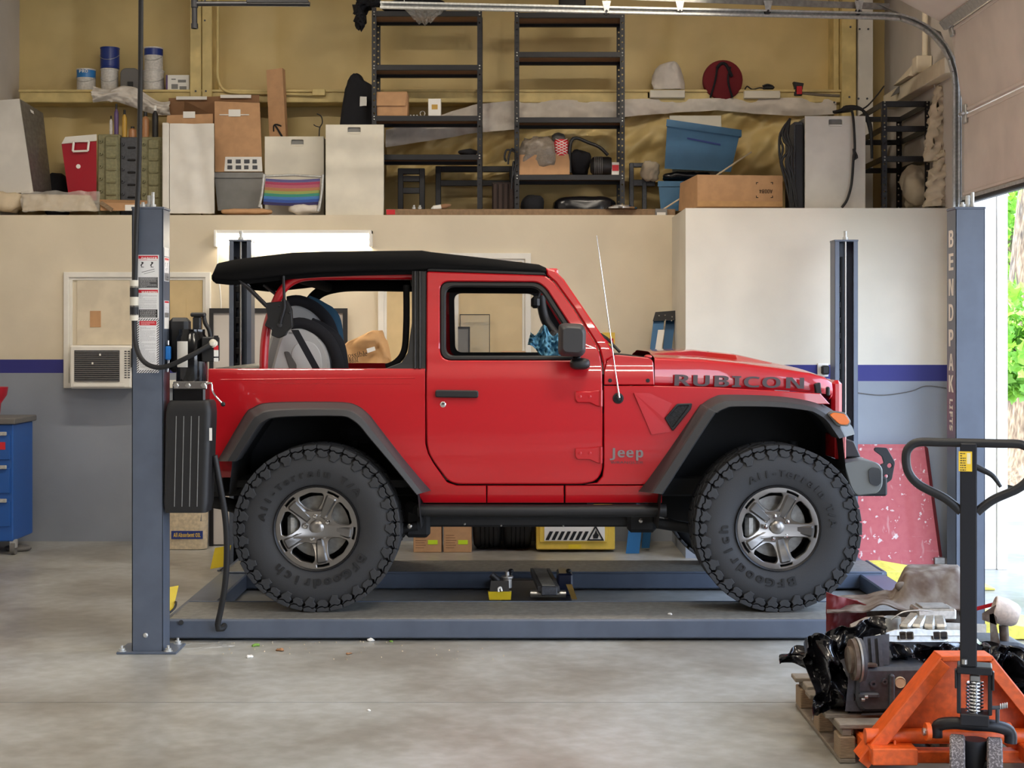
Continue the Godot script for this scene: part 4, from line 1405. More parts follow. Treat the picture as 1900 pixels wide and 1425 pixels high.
	for q in [[P(545, 512, 8.26), P(610, 534, 9.40)], [P(768, 511, 8.26), P(772, 531, 9.40)]]:
		cross.tube([q[0], q[1]], 0.03, 10)
	part("roll_bar_cross_tube", cross, M.soft_top, car)
	var np := S()
	np.tube([P(772, 511, 8.24), P(880, 516, 8.26), P(1006, 522, 8.27)], 0.03, 10)
	part("roof_rail", np, M.soft_top, car)
	# bracket of the folding top on the near bar, with its links
	var br := S()
	br.prism(rounded(QL([492, 562, 533, 558, 541, 574, 543, 606, 533, 614, 530, 622, 517, 628, 503, 622, 505, 612, 491, 604, 497, 590], 8.20), 0.008, 3), -8.24, -8.19, 0.006)
	var brp := part("top_bracket", br, M.black_plastic, car)
	var bb := S()
	for q in [[519, 603, 0.014], [537, 580, 0.006], [505, 610, 0.006], [518, 568, 0.005]]:
		bb.lathe(P(q[0], q[1], 8.19), Vector3.BACK, [[q[2], 0.0], [q[2], 0.006], [q[2] * 0.5, 0.01], [0.0, 0.01]], 12)
	part("bracket_bolts", bb, M.flare, brp)
	var li := S()
	li.tube([P(520, 600, 8.175), P(528, 570, 8.175), P(526, 512, 8.175)], 0.008, 8)
	li.tube([P(430, 508, 8.2), P(462, 535, 8.2), P(495, 568, 8.2)], 0.012, 8)
	part("top_links", li, M.black_steel, car)
	var li2 := S()
	li2.tube([P(490, 528, 9.35), P(530, 560, 9.35)], 0.012, 8)
	part("far_top_link", li2, M.black_steel, car)
	var sb := S()
	sb.sheet(func(u: float, v: float): return P(lerpf(540, 583, v) + u * 14.0, lerpf(612, 690, v), 8.22), 1, 6, 0.003)
	part("seat_belt", sb, M.black_cloth, car)
	# ---- tailgate, cabin floor, seats, dashboard
	var tg := S()
	tg.box(Vector3(X(384, 8.05) + 0.02, 1.08, -D_MID), Vector3(0.05, 0.66, 1.46), 0.01)
	part("tailgate", tg, M.car_red, car)
	part("cabin_floor", span(X(392, 8.1), X(1205, 8.1), 0.76, 0.80, 8.12, 2 * D_MID - 8.12), M.under, car)
	part("cargo_cover", span(X(395, 8.1), X(450, 8.1), 1.385, 1.415, 8.12, 2 * D_MID - 8.12, 0.01), M.trim_black, car)
	var seats := S()
	seats.box(P(705, 790, 8.83), Vector3(0.36, 0.14, 1.10), 0.05)
	part("rear_bench", seats, M.black_cloth, car)
	for d in [8.48, 9.18]:
		var fs := S()
		fs.box(P(905, 780, d), Vector3(0.50, 0.16, 0.48), 0.05)
		fs.box(P(835, 715, d), Vector3(0.14, 0.34, 0.46), 0.05, Basis(Vector3.BACK, 0.2))
		part("front_seat", fs, M.black_cloth, car)
	var da := S()
	da.box(Vector3(X(1085, 8.8), 1.30, -D_MID), Vector3(0.26, 0.28, 1.36), 0.06)
	part("dashboard", da, M.trim_black, car)
	var stw := S()
	var rg := []
	var sc := P(1003, 668, 9.15)
	for k in 24: rg.append(sc + Basis(Vector3.BACK, -0.42) * Vector3(0, cos(TAU * k / 24) * 0.185, sin(TAU * k / 24) * 0.185))
	stw.tube(rg, 0.015, 8, false, true)
	stw.tube([sc, sc + Vector3(0.14, -0.06, 0)], 0.04, 10)
	part("steering_wheel", stw, M.trim_black, car)
	var mir := S()
	mir.box(P(993, 561, 8.85), Vector3(0.05, 0.07, 0.22), 0.015)
	mir.tube([P(997, 553, 8.85), P(1003, 540, 8.85), P(1022, 530, 8.85)], 0.01, 8)
	part("interior_mirror", mir, M.black_plastic, car)
	# ---- door mirror
	var dm := S()
	var mrow := []
	for k in [[0.0, 0.80], [0.02, 0.94], [0.06, 1.0], [0.13, 0.97], [0.18, 0.84], [0.195, 0.70]]:
		var row := PackedVector3Array()
		var o := rounded(QL([1037, 603, 1046, 599, 1082, 601, 1088, 612, 1087, 655, 1078, 663, 1042, 661, 1036, 654], 7.9), 0.02, 3)
		var c := Q(1062, 631, 7.9)
		for p in o:
			var q: Vector2 = c + (p - c) * k[1]
			row.append(Vector3(q.x, q.y, -8.02 + k[0]))
		mrow.append(row)
	dm.grid(mrow, true, false)
	for j in range(1, mrow[0].size() - 1):
		dm.tri(mrow[-1][0], mrow[-1][j], mrow[-1][j + 1])
		dm.tri(mrow[0][0], mrow[0][j + 1], mrow[0][j])
	var mp := part("door_mirror", dm, M.flare, car)
	var mf := S()
	mf.blob(P(1076, 675, 7.98), Vector3(0.055, 0.032, 0.07), 0, 3, 1, 0.7)
	mf.tube([P(1070, 662, 7.97), P(1072, 672, 7.98)], 0.022, 10)
	part("mirror_foot", mf, M.black_plastic, mp)
	var mm := mirror(dm)
	part("door_mirror", mm, M.flare, car)
	# ---- fender flares
	var rear_out := [398, 856, 448, 768, 466, 752, 492, 743, 560, 741, 636, 742, 664, 748, 686, 764, 704, 786, 752, 850, 800, 910]
	var rear_in := [438, 856, 476, 797, 490, 783, 510, 776, 560, 773, 632, 773, 652, 779, 668, 792, 684, 812, 730, 866, 772, 918]
	var front_out := [1184, 912, 1282, 766, 1300, 746, 1322, 733, 1346, 729, 1440, 732, 1500, 741, 1530, 752, 1560, 772, 1580, 790, 1586, 806]
	var front_in := [1230, 917, 1318, 781, 1332, 766, 1348, 758, 1366, 755, 1440, 756, 1496, 762, 1515, 768, 1532, 780, 1545, 798, 1556, 814]
	for k in [[rear_out, rear_in], [front_out, front_in]]:
		var n: int = k[0].size() / 2
		var fine_o := curve_px(k[0])
		var fine_i := curve_px(k[1])
		var body := PackedVector3Array()
		var ridge := PackedVector3Array()
		var ridge2 := PackedVector3Array()
		var lip := PackedVector3Array()
		var lip2 := PackedVector3Array()
		var lip3 := PackedVector3Array()
		for i in fine_o.size():
			var o: Vector2 = fine_o[i]
			var p: Vector2 = fine_i[i]
			body.append(P(o.x, o.y, 8.06))
			var e: Vector2 = o.lerp(p, 0.52)
			ridge.append(P(e.x, e.y, 7.905))
			e = o.lerp(p, 0.60)
			ridge2.append(P(e.x, e.y, 7.890))
			e = o.lerp(p, 0.95)
			lip.append(P(e.x, e.y, 7.878))
			lip2.append(P(p.x, p.y, 7.886))
			lip3.append(P(p.x, p.y, 7.886) * Vector3(1, 1, 0) + Vector3(0, 0, -8.06))
		var fs := S()
		fs.grid([body, ridge], false, true)
		fs.grid([ridge, ridge2], false, true)
		fs.grid([ridge2, lip], false, true)
		fs.grid([lip, lip2, lip3], false, true)
		for e in [0, body.size() - 1]:
			fs.quad(body[e], ridge[e], lip[e], lip3[e])
			fs.quad(lip3[e], lip[e], ridge[e], body[e])
		part("fender_flare", fs, M.flare, car)
		# liner of the wheel well: follows the flare's edge inwards and closes off at the back
		var l0 := PackedVector3Array()
		var l1 := PackedVector3Array()
		var l2 := PackedVector3Array()
		var hub := Vector2(fine_i[0].lerp(fine_i[-1], 0.5).x, 900)
		var ring: Array = [fine_i[0] + Vector2(-6, 60)] + fine_i + [fine_i[-1] + Vector2(6, 60)]
		for q in ring:
			var e: Vector2 = hub + (q - hub) * 1.025
			var w := P(e.x, e.y, 7.95)
			l0.append(Vector3(w.x, w.y, -7.905))
			l1.append(Vector3(w.x, w.y, -8.52))
			var hb2 := P(hub.x, 1010, 7.95)
			l2.append(Vector3(hb2.x, hb2.y, -8.53))
		var ln2 := S()
		ln2.grid([l0, l1], false, true)
		ln2.grid([l1, l2], false, true)
		part("wheel_liner", ln2, M.under, car)
		part("wheel_liner", mirror(ln2), M.under, car)
		part("fender_flare", mirror(fs), M.flare, car)
	var am := S()
	am.prism(rounded(QL([1538, 770, 1545, 765, 1566, 768, 1575, 781, 1571, 788, 1556, 787], 7.88), 0.012, 3), -7.90, -7.856, 0.006)
	part("side_marker_lens", am, M.amber, car, "amber side marker")
	var ab := S()
	ab.prism(rounded(QL([1535, 768, 1544, 762, 1568, 765, 1579, 782, 1574, 791, 1553, 790], 7.885), 0.012, 3), -7.91, -7.876, 0.004)
	part("marker_bezel", ab, M.bumper, car)
	# flare tip that curls round the front
	# ---- grille, front bumper, tow plate
	var gr := S()
	gr.box(Vector3(X(1552, 8.3), Y(775, 8.3), -D_MID), Vector3(0.06, 0.42, 1.10), 0.02)
	part("grille", gr, M.car_red, car)
	part("front_apron", span(X(1546, 8.1), X(1567, 8.1), Y(851, 8.1), Y(806, 8.1), 8.06, 8.30, 0.006), M.car_red, car)
	var hl := S()
	hl.prism(rounded(QL([1568, 815, 1584, 818, 1597, 848, 1566, 848], 8.15), 0.01, 2), -8.9, -8.14, 0.006)
	part("bumper_cover", hl, M.flare, car)
	var bu := S()
	bu.prism(rounded(QL([1564, 858, 1600, 853, 1628, 858, 1637, 868, 1637, 902, 1628, 915, 1588, 920, 1578, 905], 8.0), 0.022, 4), -8.62, -7.99, 0.005)
	var bup := part("front_bumper", bu, M.bumper, car)
	part("bumper_far_half", mirror(bu), M.bumper, bup)
	part("bumper_beam", span(X(1580, 8.3), X(1630, 8.3), Y(910, 8.3), Y(862, 8.3), 8.5, 2 * D_MID - 8.5, 0.02), M.bumper, bup)
	var fh := S()
	fh.prism(rounded(QL([1611, 873, 1619, 867, 1632, 869, 1635, 876, 1635, 897, 1627, 903, 1614, 897], 7.98), 0.012, 3), -8.0, -7.982, 0.0)
	part("painted_fog_recess", fh, M.black_gloss, bup)  # flat black plate painted in for the dark of the fog lamp opening
	var tow := S()
	tow.prism(rounded(QL([1624, 830, 1646, 831, 1661, 858, 1655, 890, 1642, 899, 1634, 896, 1634, 862, 1641, 860, 1637, 847, 1622, 836], 8.45), 0.008, 2), -8.47, -8.45, 0.003)
	var th: Array = [circle(Q(1651, 864, 8.45), 0.014), circle(Q(1645, 884, 8.45), 0.012)]
	var tow2 := S()
	tow2.panel(rounded(QL([1624, 830, 1646, 831, 1661, 858, 1655, 890, 1642, 899, 1634, 896, 1634, 862, 1641, 860, 1637, 847, 1622, 836], 8.45), 0.008, 2), th, func(_p): return 0.0, -8.45, -8.47, 0.002)
	part("tow_plate", tow2, M.black_steel, bup, "black plate with two holes")
	# ---- badges and antenna
	words("lettering", "Jeep", J3(1162.5, 843, -0.003), 0.050, 0.006, M.badge, fp, Basis(), true, "Droid Sans", 0.180)
	words("lettering", "WRANGLER", J3(1163, 858, -0.001), 0.013, 0.002, M.decal_grey, fp, Basis(), false, "Droid Sans", 0.175)
	var an := S()
	an.lathe(J3(1147, 739, -0.001), Vector3.BACK, [[0.030, 0.0], [0.028, 0.006], [0.021, 0.008], [0.018, 0.004], [0.010, 0.006], [0.008, 0.022], [0.0, 0.024]], 20)
	var anp := part("antenna", an, M.trim_black, car)
	var wh := S()
	wh.tube([J3(1149, 738, -0.02), J3(1142, 690, -0.03), P(1107, 437, 8.0)], [0.006, 0.0035, 0.0022], 6)
	part("antenna_whip", wh, M.chrome, anp)
	# ---- rock rail, frame, axles, springs
	for far in [false, true]:
		var rr2 := S()
		rr2.tube([P(775, 947, 8.03), P(1000, 948, 8.03), P(1236, 947, 8.03)], 0.034, 12)
		rr2.tube([P(775, 947, 8.03), P(760, 940, 8.12)], 0.03, 10)
		part("rock_rail", mirror(rr2) if far else rr2, M.black_plastic, car)
		var fr := S()
		fr.box(Vector3(X(985, 8.2), Y(963, 8.2), -8.28), Vector3(X(1215, 8.2) - X(752, 8.2), 0.10, 0.08), 0.012)
		fr.box(Vector3(0.2, 0.74, -8.40), Vector3(3.9, 0.11, 0.07), 0.01)
		fr.box(P(775, 968, 8.25), Vector3(0.14, 0.17, 0.08), 0.02)
		fr.box(P(1190, 962, 8.22), Vector3(0.16, 0.15, 0.08), 0.02)
		fr.tube([P(775, 975, 8.22), P(640, 1000, 8.25)], 0.03, 8)
		fr.tube([P(1190, 966, 8.22), P(1340, 990, 8.25)], 0.03, 8)
		part("chassis_rail", mirror(fr) if far else fr, M.under, car)
	for q in [[760, 976, 0.014], [1189, 966, 0.012], [862, 972, 0.007], [930, 975, 0.006], [1045, 976, 0.006]]:
		var b := S()
		b.lathe(P(q[0], q[1], 8.17), Vector3.BACK, [[q[2], 0.0], [q[2], 0.008], [q[2] * 0.5, 0.012], [0.0, 0.012]], 8)
		part("frame_bolt", b, M.steel, car)
	for x in [-1.014, 1.448]:
		var ax := S()
		ax.rod(Vector3(x, 0.56, -8.1), Vector3(x, 0.56, -2 * D_MID + 8.1), 0.045, 12)
		ax.blob(Vector3(x, 0.55, -9.0), Vector3(0.15, 0.16, 0.14))
		for z in [-8.33, -9.33]:
			ax.tube([Vector3(x + 0.1, 0.5, z), Vector3(x + 0.16, 1.0, z)], 0.03, 10)
			ax.tube([Vector3(x, 0.62, z), Vector3(x, 0.90, z)], 0.07, 12)
		part("axle", ax, M.under, car)
	part("fuel_tank", span(-0.75, 0.5, 0.50, 0.72, 8.5, 9.2, 0.04), M.under, car)
	var rbm := S()
	rbm.box(Vector3(X(398, 8.1), 0.78, -D_MID), Vector3(0.16, 0.14, 1.5), 0.03)
	rbm.tube(bend([P(470, 950, 8.5), P(420, 935, 8.4), P(392, 930, 8.4)], 0.05), 0.04, 10)
	part("rear_bumper", rbm, M.under, car)
	# ---- wheels
	wheel(car, Vector3(-1.014, Y_RUN + 0.447, -7.90), 1.0, -0.14, [118, 228, -82, 52])
	wheel(car, Vector3(1.448, Y_RUN + 0.447, -7.90), 1.0, -0.09, [160, 275, -32, 88])
	wheel(car, Vector3(-1.014, Y_RUN + 0.447, -2 * D_MID + 7.90), -1.0, 0.5, [])
	wheel(car, Vector3(1.448, Y_RUN + 0.447, -2 * D_MID + 7.90), -1.0, 0.9, [])

func curve_px(list: Array) -> Array:
	var c := Curve2D.new()
	var n := list.size() / 2
	var o := []
	for i in n - 1:
		var p0 := Vector2(list[maxi(i - 1, 0) * 2], list[maxi(i - 1, 0) * 2 + 1])
		var p1 := Vector2(list[i * 2], list[i * 2 + 1])
		var p2 := Vector2(list[i * 2 + 2], list[i * 2 + 3])
		var k := mini(i + 2, n - 1)
		var p3 := Vector2(list[k * 2], list[k * 2 + 1])
		for j in 5: o.append(p1.cubic_interpolate(p2, p0, p3, j / 5.0))
	o.append(Vector2(list[-2], list[-1]))
	return o

func wheel(car: Node3D, c: Vector3, sg: float, turn: float, text: Array) -> void:
	# c: the middle of the outer face; sg: which way is out along z
	var ax := Vector3(0, 0, sg)
	var R := 0.445
	var ty := S()
	ty.lathe(c, ax, [[0.222, -0.03], [0.232, -0.012], [0.248, -0.006], [0.275, 0.004], [0.320, 0.010], [0.360, 0.008], [0.392, -0.002], [0.412, -0.016], [0.424, -0.034], [0.430, -0.06], [0.432, -0.14], [0.430, -0.23], [0.420, -0.26], [0.392, -0.288], [0.32, -0.30], [0.25, -0.285], [0.222, -0.26]], 72)
	var w := part("wheel", ty, M.rubber, car)
	var tr := S()
	var n := 38
	for k in n:
		var big := k % 2 == 0
		for side in [0, 1]:
			var th: float = TAU * (k + 0.5 * side) / n
			var rad := Vector3(cos(th), sin(th), 0)
			var tan := Vector3(-sin(th), cos(th), 0)
			var zf := 0.0 if side == 0 else -0.29
			var oz := ax if side == 0 else -ax
			# lug that wraps from the tread over the shoulder
			var lug := V2([-0.0335, 0.4448, 0.0295, 0.4448, 0.0345, 0.430, 0.0255, 0.4225, 0.010, 0.4265, -0.004, 0.4185, -0.020, 0.4215, -0.0345, 0.4285])
			var low := V2([-0.0345, 0.4235, -0.021, 0.4165, -0.004, 0.4135, 0.010, 0.4215, 0.0255, 0.4175, 0.0310, 0.402, 0.0200, 0.390, 0.0225, 0.370 if big else 0.384, -0.006, 0.364 if big else 0.380, -0.0200, 0.384, -0.0290, 0.395, -0.0235, 0.410])
			var x := Transform3D(Basis(tan * (sg if side == 0 else -sg), rad, oz), c + ax * zf)
			if side == 0 or not text.is_empty():
				tr.prism(lug, -0.05, 0.011 if big else 0.006, 0.0025, x)
				tr.prism(low, -0.05, 0.014 if big else 0.010, 0.0025, x)
			tr.box(c + ax * (zf * 0.76 - 0.035) + rad * 0.436, Vector3(0.062, 0.018, 0.066), 0.004, Basis(tan, rad, ax).rotated(rad, 0.25 * (1 if side == 0 else -1)))
		for q in [-0.105, -0.145, -0.185]:
			var th2: float = TAU * (k + q * 9.0) / n
			var r2 := Vector3(cos(th2), sin(th2), 0)
			var t2 := Vector3(-sin(th2), cos(th2), 0)
			tr.box(c + ax * q + r2 * 0.436, Vector3(0.055, 0.017, 0.034), 0.003, Basis(t2, r2, ax).rotated(r2, 0.5 if q != -0.145 else -0.5))
	part("tyre_tread", tr, M.rubber, w)
	if not text.is_empty():
		var lt := S()
		# raised rings either side of the lettering
		for q in [["BFGoodrich", text[0], text[1]], ["All-Terrain T/A", text[2], text[3]]]:
			var s: String = q[0]
			for i in s.length():
				if s[i] == " ": continue
				var a: float = deg_to_rad(lerpf(q[1], q[2], (i + 0.5) / s.length()))
				var dir := Vector3(sin(a), cos(a), 0) # clockwise from the top
				var right := Vector3(cos(a), -sin(a), 0)
				var tm := text_mesh(s[i], true)
				var bb := tm.get_aabb()
				var k := (0.046 if q[0] == "BFGoodrich" else 0.036) / 0.0714
				lt.add(tm, Transform3D(Basis(right * k * 1.3, dir * k, ax * 0.7), c + dir * 0.312 + ax * 0.0125) * Transform3D(Basis(), -Vector3(bb.get_center().x, 0.035, 0.005)))
		part("lettering", lt, M.rubber_mark, w)
	# rim
	var lip := S()
	lip.lathe(c, ax, [[0.150, -0.20], [0.200, -0.20], [0.205, -0.05], [0.214, -0.030], [0.216, -0.008], [0.228, 0.000], [0.231, -0.010], [0.229, -0.03]], 64)
	part("rim_barrel", lip, M.barrel, w)
	var outer := PackedVector2Array()
	for k in 60: outer.append(Vector2.from_angle(TAU * k / 60) * 0.220)
	var holes := []
	for k in 5:
		var a0 := turn + TAU * k / 5.0 + TAU / 10.0
		var hp := PackedVector2Array()
		for q in [[0.100, -0.20], [0.135, -0.36], [0.172, -0.40], [0.190, -0.34], [0.194, 0.0], [0.190, 0.34], [0.172, 0.40], [0.135, 0.36], [0.100, 0.20], [0.092, 0.0]]:
			hp.append(Vector2.from_angle(a0 + q[1]) * q[0])
		holes.append(rounded(hp, 0.008, 2))
		var sl := PackedVector2Array()
		var b0 := turn + TAU * k / 5.0
		for q in [[0.196, -0.17], [0.196, 0.0], [0.196, 0.17], [0.208, 0.16], [0.208, 0.0], [0.208, -0.16]]:
			sl.append(Vector2.from_angle(b0 + q[1]) * q[0])
		holes.append(sl)
	var face := S()
	var xf := Transform3D(Basis(Vector3(sg, 0, 0), Vector3.UP, ax), c)
	face.panel(outer, holes, func(p: Vector2): return -0.045 + 0.040 * smoothstep(0.05, 0.2, p.length()), 0.0, -0.030, 0.003, 0.022, xf)
	part("rim_face", face, M.rim_face, w)
	for k in 5:
		var b0 := turn + TAU * k / 5.0
		var d := Vector2.from_angle(b0)
		var e := d.orthogonal()
		var sp := S()
		sp.panel(PackedVector2Array([d * 0.055 + e * 0.020, d * 0.055 - e * 0.020, d * 0.178 - e * 0.030, d * 0.188 - e * 0.022, d * 0.188 + e * 0.022, d * 0.178 + e * 0.030]), [], func(p: Vector2): return -0.036 + 0.036 * smoothstep(0.05, 0.2, p.length()), 0.008, -0.012, 0.009, 0.02, xf)
		part("spoke", sp, M.rim_dark, w)
		var lc := turn + TAU * k / 5.0 + TAU / 10.0
		var ln := S()
		ln.lathe(xf * Vector3(cos(lc) * 0.0635, sin(lc) * 0.0635, -0.05), ax, [[0.015, 0.0], [0.015, 0.026], [0.010, 0.034], [0.0, 0.035]], 8)
		part("lug_nut", ln, M.chrome, w)
	var cap := S()
	cap.lathe(c, ax, [[0.045, -0.05], [0.040, -0.026], [0.034, -0.020], [0.018, -0.015], [0.0, -0.014]], 28)
	part("centre_cap", cap, M.rim_face, w)
	if not text.is_empty():
		var br := S()
		br.lathe(c, ax, [[0.03, -0.10], [0.165, -0.10], [0.165, -0.125], [0.03, -0.125]], 36)
		part("brake_disc", br, M.steel_dull, w)
		var ca := S()
		ca.box(c + Vector3(-0.135, 0.0, -0.10 * sg), Vector3(0.06, 0.14, 0.08), 0.02)
		part("brake_caliper", ca, M.galvanized, w)

func hexa(p: Array) -> Shape:
	# eight corners: bottom front-left, front-right, back-right, back-left, then the same at the top
	var s := S()
	s.quad(p[0], p[1], p[5], p[4]); s.quad(p[1], p[2], p[6], p[5]); s.quad(p[2], p[3], p[7], p[6])
	s.quad(p[3], p[0], p[4], p[7]); s.quad(p[4], p[5], p[6], p[7]); s.quad(p[3], p[2], p[1], p[0])
	return s
func lid_box(px0: float, py0: float, px1: float, d: float, dep: float, y0 := Y_MEZZ, bevel := 0.004) -> Shape:
	# a box whose front spans px0..px1 at distance d, its top at py0, standing on height y0
	return span(X(px0, d), X(px1, d), y0, Y(py0, d), d, d + dep, bevel)
func base_at(px: float, d: float, dep := 0.1, y := Y_MEZZ) -> Vector3:
	return Vector3(X(px, d), y, -d - dep)
func crumple(px0: float, py0: float, px1: float, py1: float, d: float, amp: float, sd: int, nu := 24, nv := 12, th := 0.004, freq := 6.0) -> Shape:
	var nz := wave(sd, freq, 3)
	var s := S()
	s.sheet(func(u: float, v: float):
		var p := P(lerpf(px0, px1, u), lerpf(py1, py0, v), d)
		return p + Vector3(amp * 0.5 * nz.get_noise_2d(p.x + 9, p.y), amp * 0.5 * nz.get_noise_2d(p.x, p.y + 7), amp * nz.get_noise_2d(p.x, p.y)), nu, nv, th)
	return s
func can(called: String, label: String, px0: float, py0: float, px1: float, py1: float, d: float, body: String, band: String, band_from: float, band_to: float, word := "") -> void:
	var r := (X(px1, d) - X(px0, d)) / 2
	var c := P((px0 + px1) / 2, py1, d + r)
	var h := Y(py0, d) - Y(py1, d)
	var t := thing(called, c, label, "can", "paint cans on the girt")
	var s := S()
	s.lathe(c, Vector3.UP, [[0.0, 0.0], [r * 0.96, 0.0], [r * 0.97, 0.006], [r * 0.95, 0.01], [r * 0.95, h - 0.012], [r, h - 0.01], [r, h], [r * 0.9, h], [r * 0.88, h - 0.008], [0.0, h - 0.008]], 28)
	part("can_body", s, M.steel_dull if body == "steel" else M[body], t)
	var b := S()
	b.lathe(c, Vector3.UP, [[r * 0.955, h * band_from], [r * 0.965, h * band_from], [r * 0.965, h * band_to], [r * 0.955, h * band_to]], 28)
	part("label_band", b, M[band], t)
	var hd := S()
	var pts := []
	for k in 9:
		var a := -0.45 * PI + 0.9 * PI * k / 8.0
		pts.append(c + Vector3(sin(a) * r * 1.02, h * (0.62 - 0.32 * cos(a) + 0.08), cos(a) * r * 1.02))
	hd.tube(pts, 0.0022, 5)
	part("wire_handle", hd, M.galvanized, t)
	if word: words("lettering", word, c + Vector3(0, h * 0.86, r * 0.975), h * 0.13, 0.001, M.paper, t, Basis(), true, "Droid Sans", r * 0.9)

func build_mezzanine() -> void:
	M.can_blue = mat(C(28, 52, 128), 0.35)
	M.can_sky = mat(C(40, 120, 190), 0.35)
	M.can_white = mat(C(222, 218, 212), 0.4, 0.0, "mottle", 6.0)
	M.purple = mat(C(92, 70, 116), 0.4)
	M.brown_bottle = mat(C(168, 118, 78), 0.35)
	M.gold = mat(C(190, 150, 60), 0.4)
	M.jug_grey = mat(C(104, 102, 100), 0.5)
	var yg := Y(168.5, 12.08) # top of the girt
	# --- on the girt at the left
	can("paint_can", "white paint can with blue top band standing alone", 142, 129, 178, 170, 12.12, "can_white", "can_sky", 0.60, 0.97, "PRO")
	can("paint_can", "white paint can underneath the dark blue can", 187, 128.5, 220, 170, 12.12, "can_white", "can_blue", 0.94, 0.99)
	can("paint_can", "dark blue paint can stacked on top of a white can", 186, 89, 222, 128.2, 12.12, "can_blue", "can_blue", 0.1, 0.9)
	can("paint_can", "paint-splashed white can with blue rim stacked on a bucket", 267, 89, 303, 131, 12.12, "can_white", "can_blue", 0.64, 0.97)
	can("paint_bucket", "off-white lidded bucket carrying a paint can", 265, 131.5, 305, 170, 12.12, "can_white", "can_white", 0.1, 0.75)
	var jg := thing("tool_case", base_at(240, 12.12, 0.08, yg), "dark grey moulded plastic case between paint cans", "case")
	var js := S()
	js.prism(rounded(QL([223, 170, 223, 132, 230, 126, 252, 126, 259, 134, 259, 170], 12.12), 0.02, 3), -12.27, -12.12, 0.01)
	part("case_body", js, M.jug_grey, jg)
	part("latch", span(X(236, 12.1), X(246, 12.1), Y(160, 12.1), Y(151, 12.1), 12.11, 12.125, 0.002), M.black_plastic, jg)
	var bx := thing("supply_box", base_at(330, 12.12, 0.08, yg), "small white printed carton with purple end beside the yellow column", "box")
	part("carton", span(X(311, 12.12), X(351, 12.12), yg, Y(139, 12.12), 12.12, 12.26, 0.002), M.paper, bx)
	part("end_label", span(X(307.5, 12.12), X(311, 12.12), yg, Y(139, 12.12), 12.12, 12.26, 0.002), M.purple, bx)
	for q in [[318, 148, 326, 146], [330, 153, 345, 148], [318, 165, 330, 156], [333, 166, 346, 160]]:
		part("print", span(X(q[0], 12.118), X(q[2], 12.118), Y(q[1], 12.118), Y(q[3], 12.118), 12.118, 12.121), M.grey_tote, bx)
	# --- drop cloth rolled over the front of the girt
	var nz := wave(17, 1.6, 2)
	var dc := S()
	dc.sheet(func(u: float, v: float):
		var px := lerpf(173, 316, u)
		var top := lerpf(160, 186, smoothstep(0.3, 1.0, u)) + 5.0 * sin(u * 9.0)
		var bot := lerpf(190, 214, smoothstep(0.1, 0.9, u)) - 8.0 * sin(u * PI) * (1.0 - u)
		var a := v * PI
		var p := P(px, lerpf(bot, top, v), 11.98)
		return p + Vector3(0, 0, 0.05 * sin(a) + 0.03 * nz.get_noise_2d(u * 3.0, v * 2.0)), 30, 12, 0.01)
	solo("drop_cloth", dc, M.white_cloth, "crumpled off-white drop cloth hanging over the girt below the paint cans", "cloth")
	# --- steel-sided panel box in the corner
	var pb := thing("panel_box", base_at(20, 11.62, 0.2), "tall white panel box with a brushed steel side leaning in the corner", "panel")
	part("box_body", hexa([P(-14, 358, 11.62), P(62, 358, 11.62), P(95, 362, 12.0), P(15, 362, 12.0), P(-14, 187, 11.66), P(36, 183, 11.66), P(76, 211, 12.0), P(15, 215, 12.0)]), M.white_paint2, pb)
	var sd := S()
	sd.quad(P(62.6, 357, 11.618), P(97, 361, 11.99), P(80, 210, 11.99), P(37, 183.5, 11.655))
	sd.quad(P(37, 183.5, 11.655), P(80, 210, 11.99), P(97, 361, 11.99), P(62.6, 357, 11.618))
	part("steel_side", sd, M.steel_dull, pb)
	var hw := S()
	hw.quad(P(56, 203, 11.77), P(62, 206, 11.82), P(63, 212, 11.82), P(57, 208, 11.77))
	part("hand_slot", hw, M.paper, pb)
	# --- parcels lying along the edge of the loft
	var pk := S()
	pk.blob(P(10, 375, 11.6), Vector3(0.15, 0.075, 0.12), 0.03, 8.0, 3, 0.6)
	solo("wrapped_parcel", pk, M.cardboard_pale, "lumpy wrapped parcel in the far corner of the loft edge", "parcel")
	var wp := thing("plastic_wrapped_box", base_at(110, 11.5, 0.1), "long flat pale box wrapped in clear plastic on the loft edge", "box")
	part("box", hexa([P(42, 391, 11.5), P(182, 391, 11.5), P(180, 391, 11.64), P(45, 391, 11.64), P(44, 360, 11.5), P(166, 362, 11.5), P(168, 362, 11.64), P(47, 360, 11.64)]), M.cardboard_pale, wp)
	part("plastic_wrap", crumple(40, 355, 184, 392, 11.485, 0.02, 4, 30, 10, 0.0), M.clear_wrap, wp)
	var lb := thing("open_carton", base_at(240, 11.5, 0.1), "flattened open brown carton with a wooden stick beside the lift post", "box")
	part("carton", hexa([P(186, 391, 11.5), P(284, 391, 11.5), P(280, 391, 11.63), P(190, 391, 11.63), P(186, 376, 11.5), P(284, 378, 11.5), P(278, 372, 11.63), P(184, 370, 11.63)]), M.cardboard, lb)
	var stk := S()
	stk.bar(P(187, 376, 11.49), P(208, 390, 11.47), 0.02, 0.03, 0.002)
	part("stick", stk, M.wood, lb)
	part("paper_label", span(X(232, 11.495), X(270, 11.495), Y(391, 11.495), Y(380, 11.495), 11.493, 11.499), M.paper, lb)
	# --- cooler, bag
	var cl := thing("cooler", base_at(146, 11.7, 0.1), "red picnic cooler with white lid, handle and drain plug", "cooler")
	part("cooler_body", hexa([P(128, 370, 11.72), P(179, 372, 11.66), P(179, 372, 11.95), P(130, 370, 11.98), P(114, 266, 11.70), P(179, 262, 11.64), P(178, 262, 11.98), P(118, 266, 12.0)]), M.red_plastic, cl)
